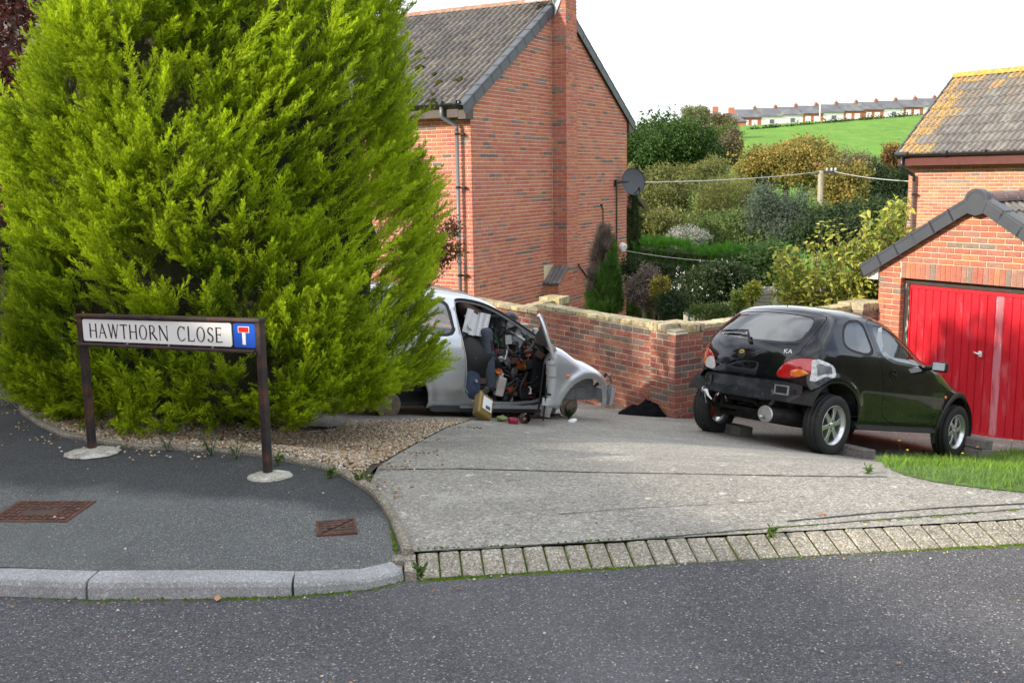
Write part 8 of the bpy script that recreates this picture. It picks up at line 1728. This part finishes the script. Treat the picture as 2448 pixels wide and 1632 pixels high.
c = ony(1960, 290, 240); t = ony(1961, 228, 240); mb = MB(); mb.tube([tuple(c-np.array([0, 0, 2])), tuple(t)], [.16, .08], 8); mb.tube([tuple(t), tuple(t+np.array([.5, 0, .05]))], .08, 6); tag(mb.obj('mast', m_white), 'tall thin pale mast rising in front of the skyline terrace', 'mast')
# ================================================================== pole and wires
m_pole = M('pole_timber', (.30, .26, .20), .9, var=(.25, 6), stretch=(1, 1, .2)); pb, pt_ = ony(1961, 545, 44), ony(1963, 408, 44); pol = empty('utility_pole', (pt_[0], pt_[1], float(zland(pt_[0], 44))), label='grey wooden utility pole with a small crossarm in the valley', cat='utility pole'); H_ = pt_[2]-pol.location.z
mb = MB(); mb.tube([(0, 0, -.3), (0, 0, H_)], [.16, .12], 10); mb.obj('pole', m_pole, pol); mb = MB(); mb.bb((-.35, -.06, H_-.12), (.7, .06, H_-.02)); mb.obj('crossarm', m_brownwood, pol)
for k, x in enumerate((-.25, -.05, .25, .45, .62)):
    mb = MB(); mb.lathe([(.05, 0), (.06, .06), (.04, .12), (.001, .14)], 8, T=Matrix.Translation((x, 0, H_-.02+(.22 if k < 2 else 0)))); mb.obj('insulator', M('red_insulator', (.30, .06, .03), .4) if k < 2 else m_lead, pol)
def cable(name, A, B, sag, r, m, lab):
    A, B = Vector(A), Vector(B); mb = MB(); mb.tube([A.lerp(B, t)+Vector((0, 0, -sag*4*t*(1-t))) for t in np.linspace(0, 1, 17)], r, 5); tag(mb.obj(name, m), lab, 'cable')
m_cab = M('pale_cable', (.55, .56, .56), .6)
top = pol.location+Vector((0, 0, H_-.05)); d0 = Matrix(house.matrix_basis) @ Vector((7.36, .3, 1.62))
cable('overhead_cable', d0, top+Vector((-.1, 0, 0)), .10, .013, m_cab, 'pale overhead cable from the satellite dish corner to the pole')
cable('overhead_cable', top+Vector((.6, 0, 0)), ony(2180, 434, 25.5), .06, .011, m_cab, 'pale overhead cable from the pole to the right-hand house')
cable('garden_cable', Matrix(house.matrix_basis) @ Vector((7.15, -.05, -.06)), ony(1885, 625, 24.5), .12, .007, m_cab, 'thin pale line from the outside lamp across the garden')
# ================================================================== glimpses of other houses
nb_ = empty('neighbour_house', tuple(ony(1540, 520, 38)), HROT, label='far brick house gable just right of the satellite dish corner', cat='house'); mb = MB(); mb.prism([(-4, -6), (0, -6), (0, .15), (-4, 2.35)], lambda u, v, k: (u, k*5, v)); mb.obj('wall', B_house[0], nb_); mb = MB(); mb.prism([(.35, .0), (.35, .16), (-4, 2.58), (-4, 2.36)], lambda u, v, k: (u, -.15+k*5, v)); mb.obj('roof', m_pvc_k, nb_)
lh = empty('neighbour_house', (-14.5, 24, 0), R(20), label='brick house glimpsed behind the left edge of the conifer', cat='house'); mb = MB(); mb.bb((-6, 0, -.3), (4.5, 7, 4.6)); mb.obj('wall', B_house[3], lh); mb = MB(); mb.prism([(-.4, 4.5), (3.5, 6.8), (7.4, 4.5), (7.4, 4.3), (-.4, 4.3)], lambda u, v, k: (-6.3+k*11, u, v)); mb.obj('roof', m_tileL[0], lh)
mb = MB(); mb.bb((.6, -.03, 1.0), (1.9, .02, 2.2)); w_ = mb.obj('window', m_white, lh); mb = MB(); mb.bb((.7, -.05, 1.1), (1.8, -.032, 2.1)); mb.obj('pane', m_tglass, w_)
# white plaque and lantern on the front of the main house
mb = MB(); mb.bb((-.06, .0, .0), (-.02, .30, .36)); o = mb.obj('house_plaque', m_white, house, loc=(0, .95, .35)); 
# ================================================================== unseen houses added behind the viewer, sized to shade the foreground
ca, sa = -SDIR.x/math.cos(SUN_EL), -SDIR.y/math.cos(SUN_EL)
def add_shade_house(name, a, b0, b1, ridge, label):
    """unseen house added for its shade; a = distance down-sun of its ridge from the camera, b = along the street"""
    o_ = Vector((ca*a-sa*(b0+b1)/2, sa*a+ca*(b0+b1)/2, 0)); r_ = empty(name, o_, math.atan2(ca, -sa), label=label, cat='house'); L_ = (b1-b0)/2
    mb = MB(); mb.bb((-L_, -4, -.2), (L_, 4, ridge-2.6)); mb.obj('wall', B_house[1], r_); mb = MB(); mb.prism([(-4.4, ridge-2.75), (0, ridge), (4.4, ridge-2.75), (4.4, ridge-2.95), (-4.4, ridge-2.95)], lambda u, v, k: (-L_-.2+k*(2*L_+.4), u, v)); mb.obj('roof', m_tileL[2], r_)
    for s in (-1, 1):
        for k in range(4):
            x = -L_+(k+.5)*L_/2
            for z in (1.5, 4.1):
                if z+.7 > ridge-2.6: continue
                mb = MB(); mb.bb((x-.7, s*4.0, z-.6), (x+.7, s*4.04, z+.6)); w_ = mb.obj('window', m_white, r_); mb = MB(); mb.bb((x-.6, s*4.041, z-.5), (x+.6, s*4.05, z+.5)); mb.obj('pane', m_tglass, w_)
add_shade_house('added_shade_house', -11.5, -16, 1.5, 6.9, 'added brick house behind the viewer shading the foreground, left one')
add_shade_house('added_shade_house', -11.5, 1.8, 20, 6.9, 'added brick house behind the viewer shading the foreground, right one')
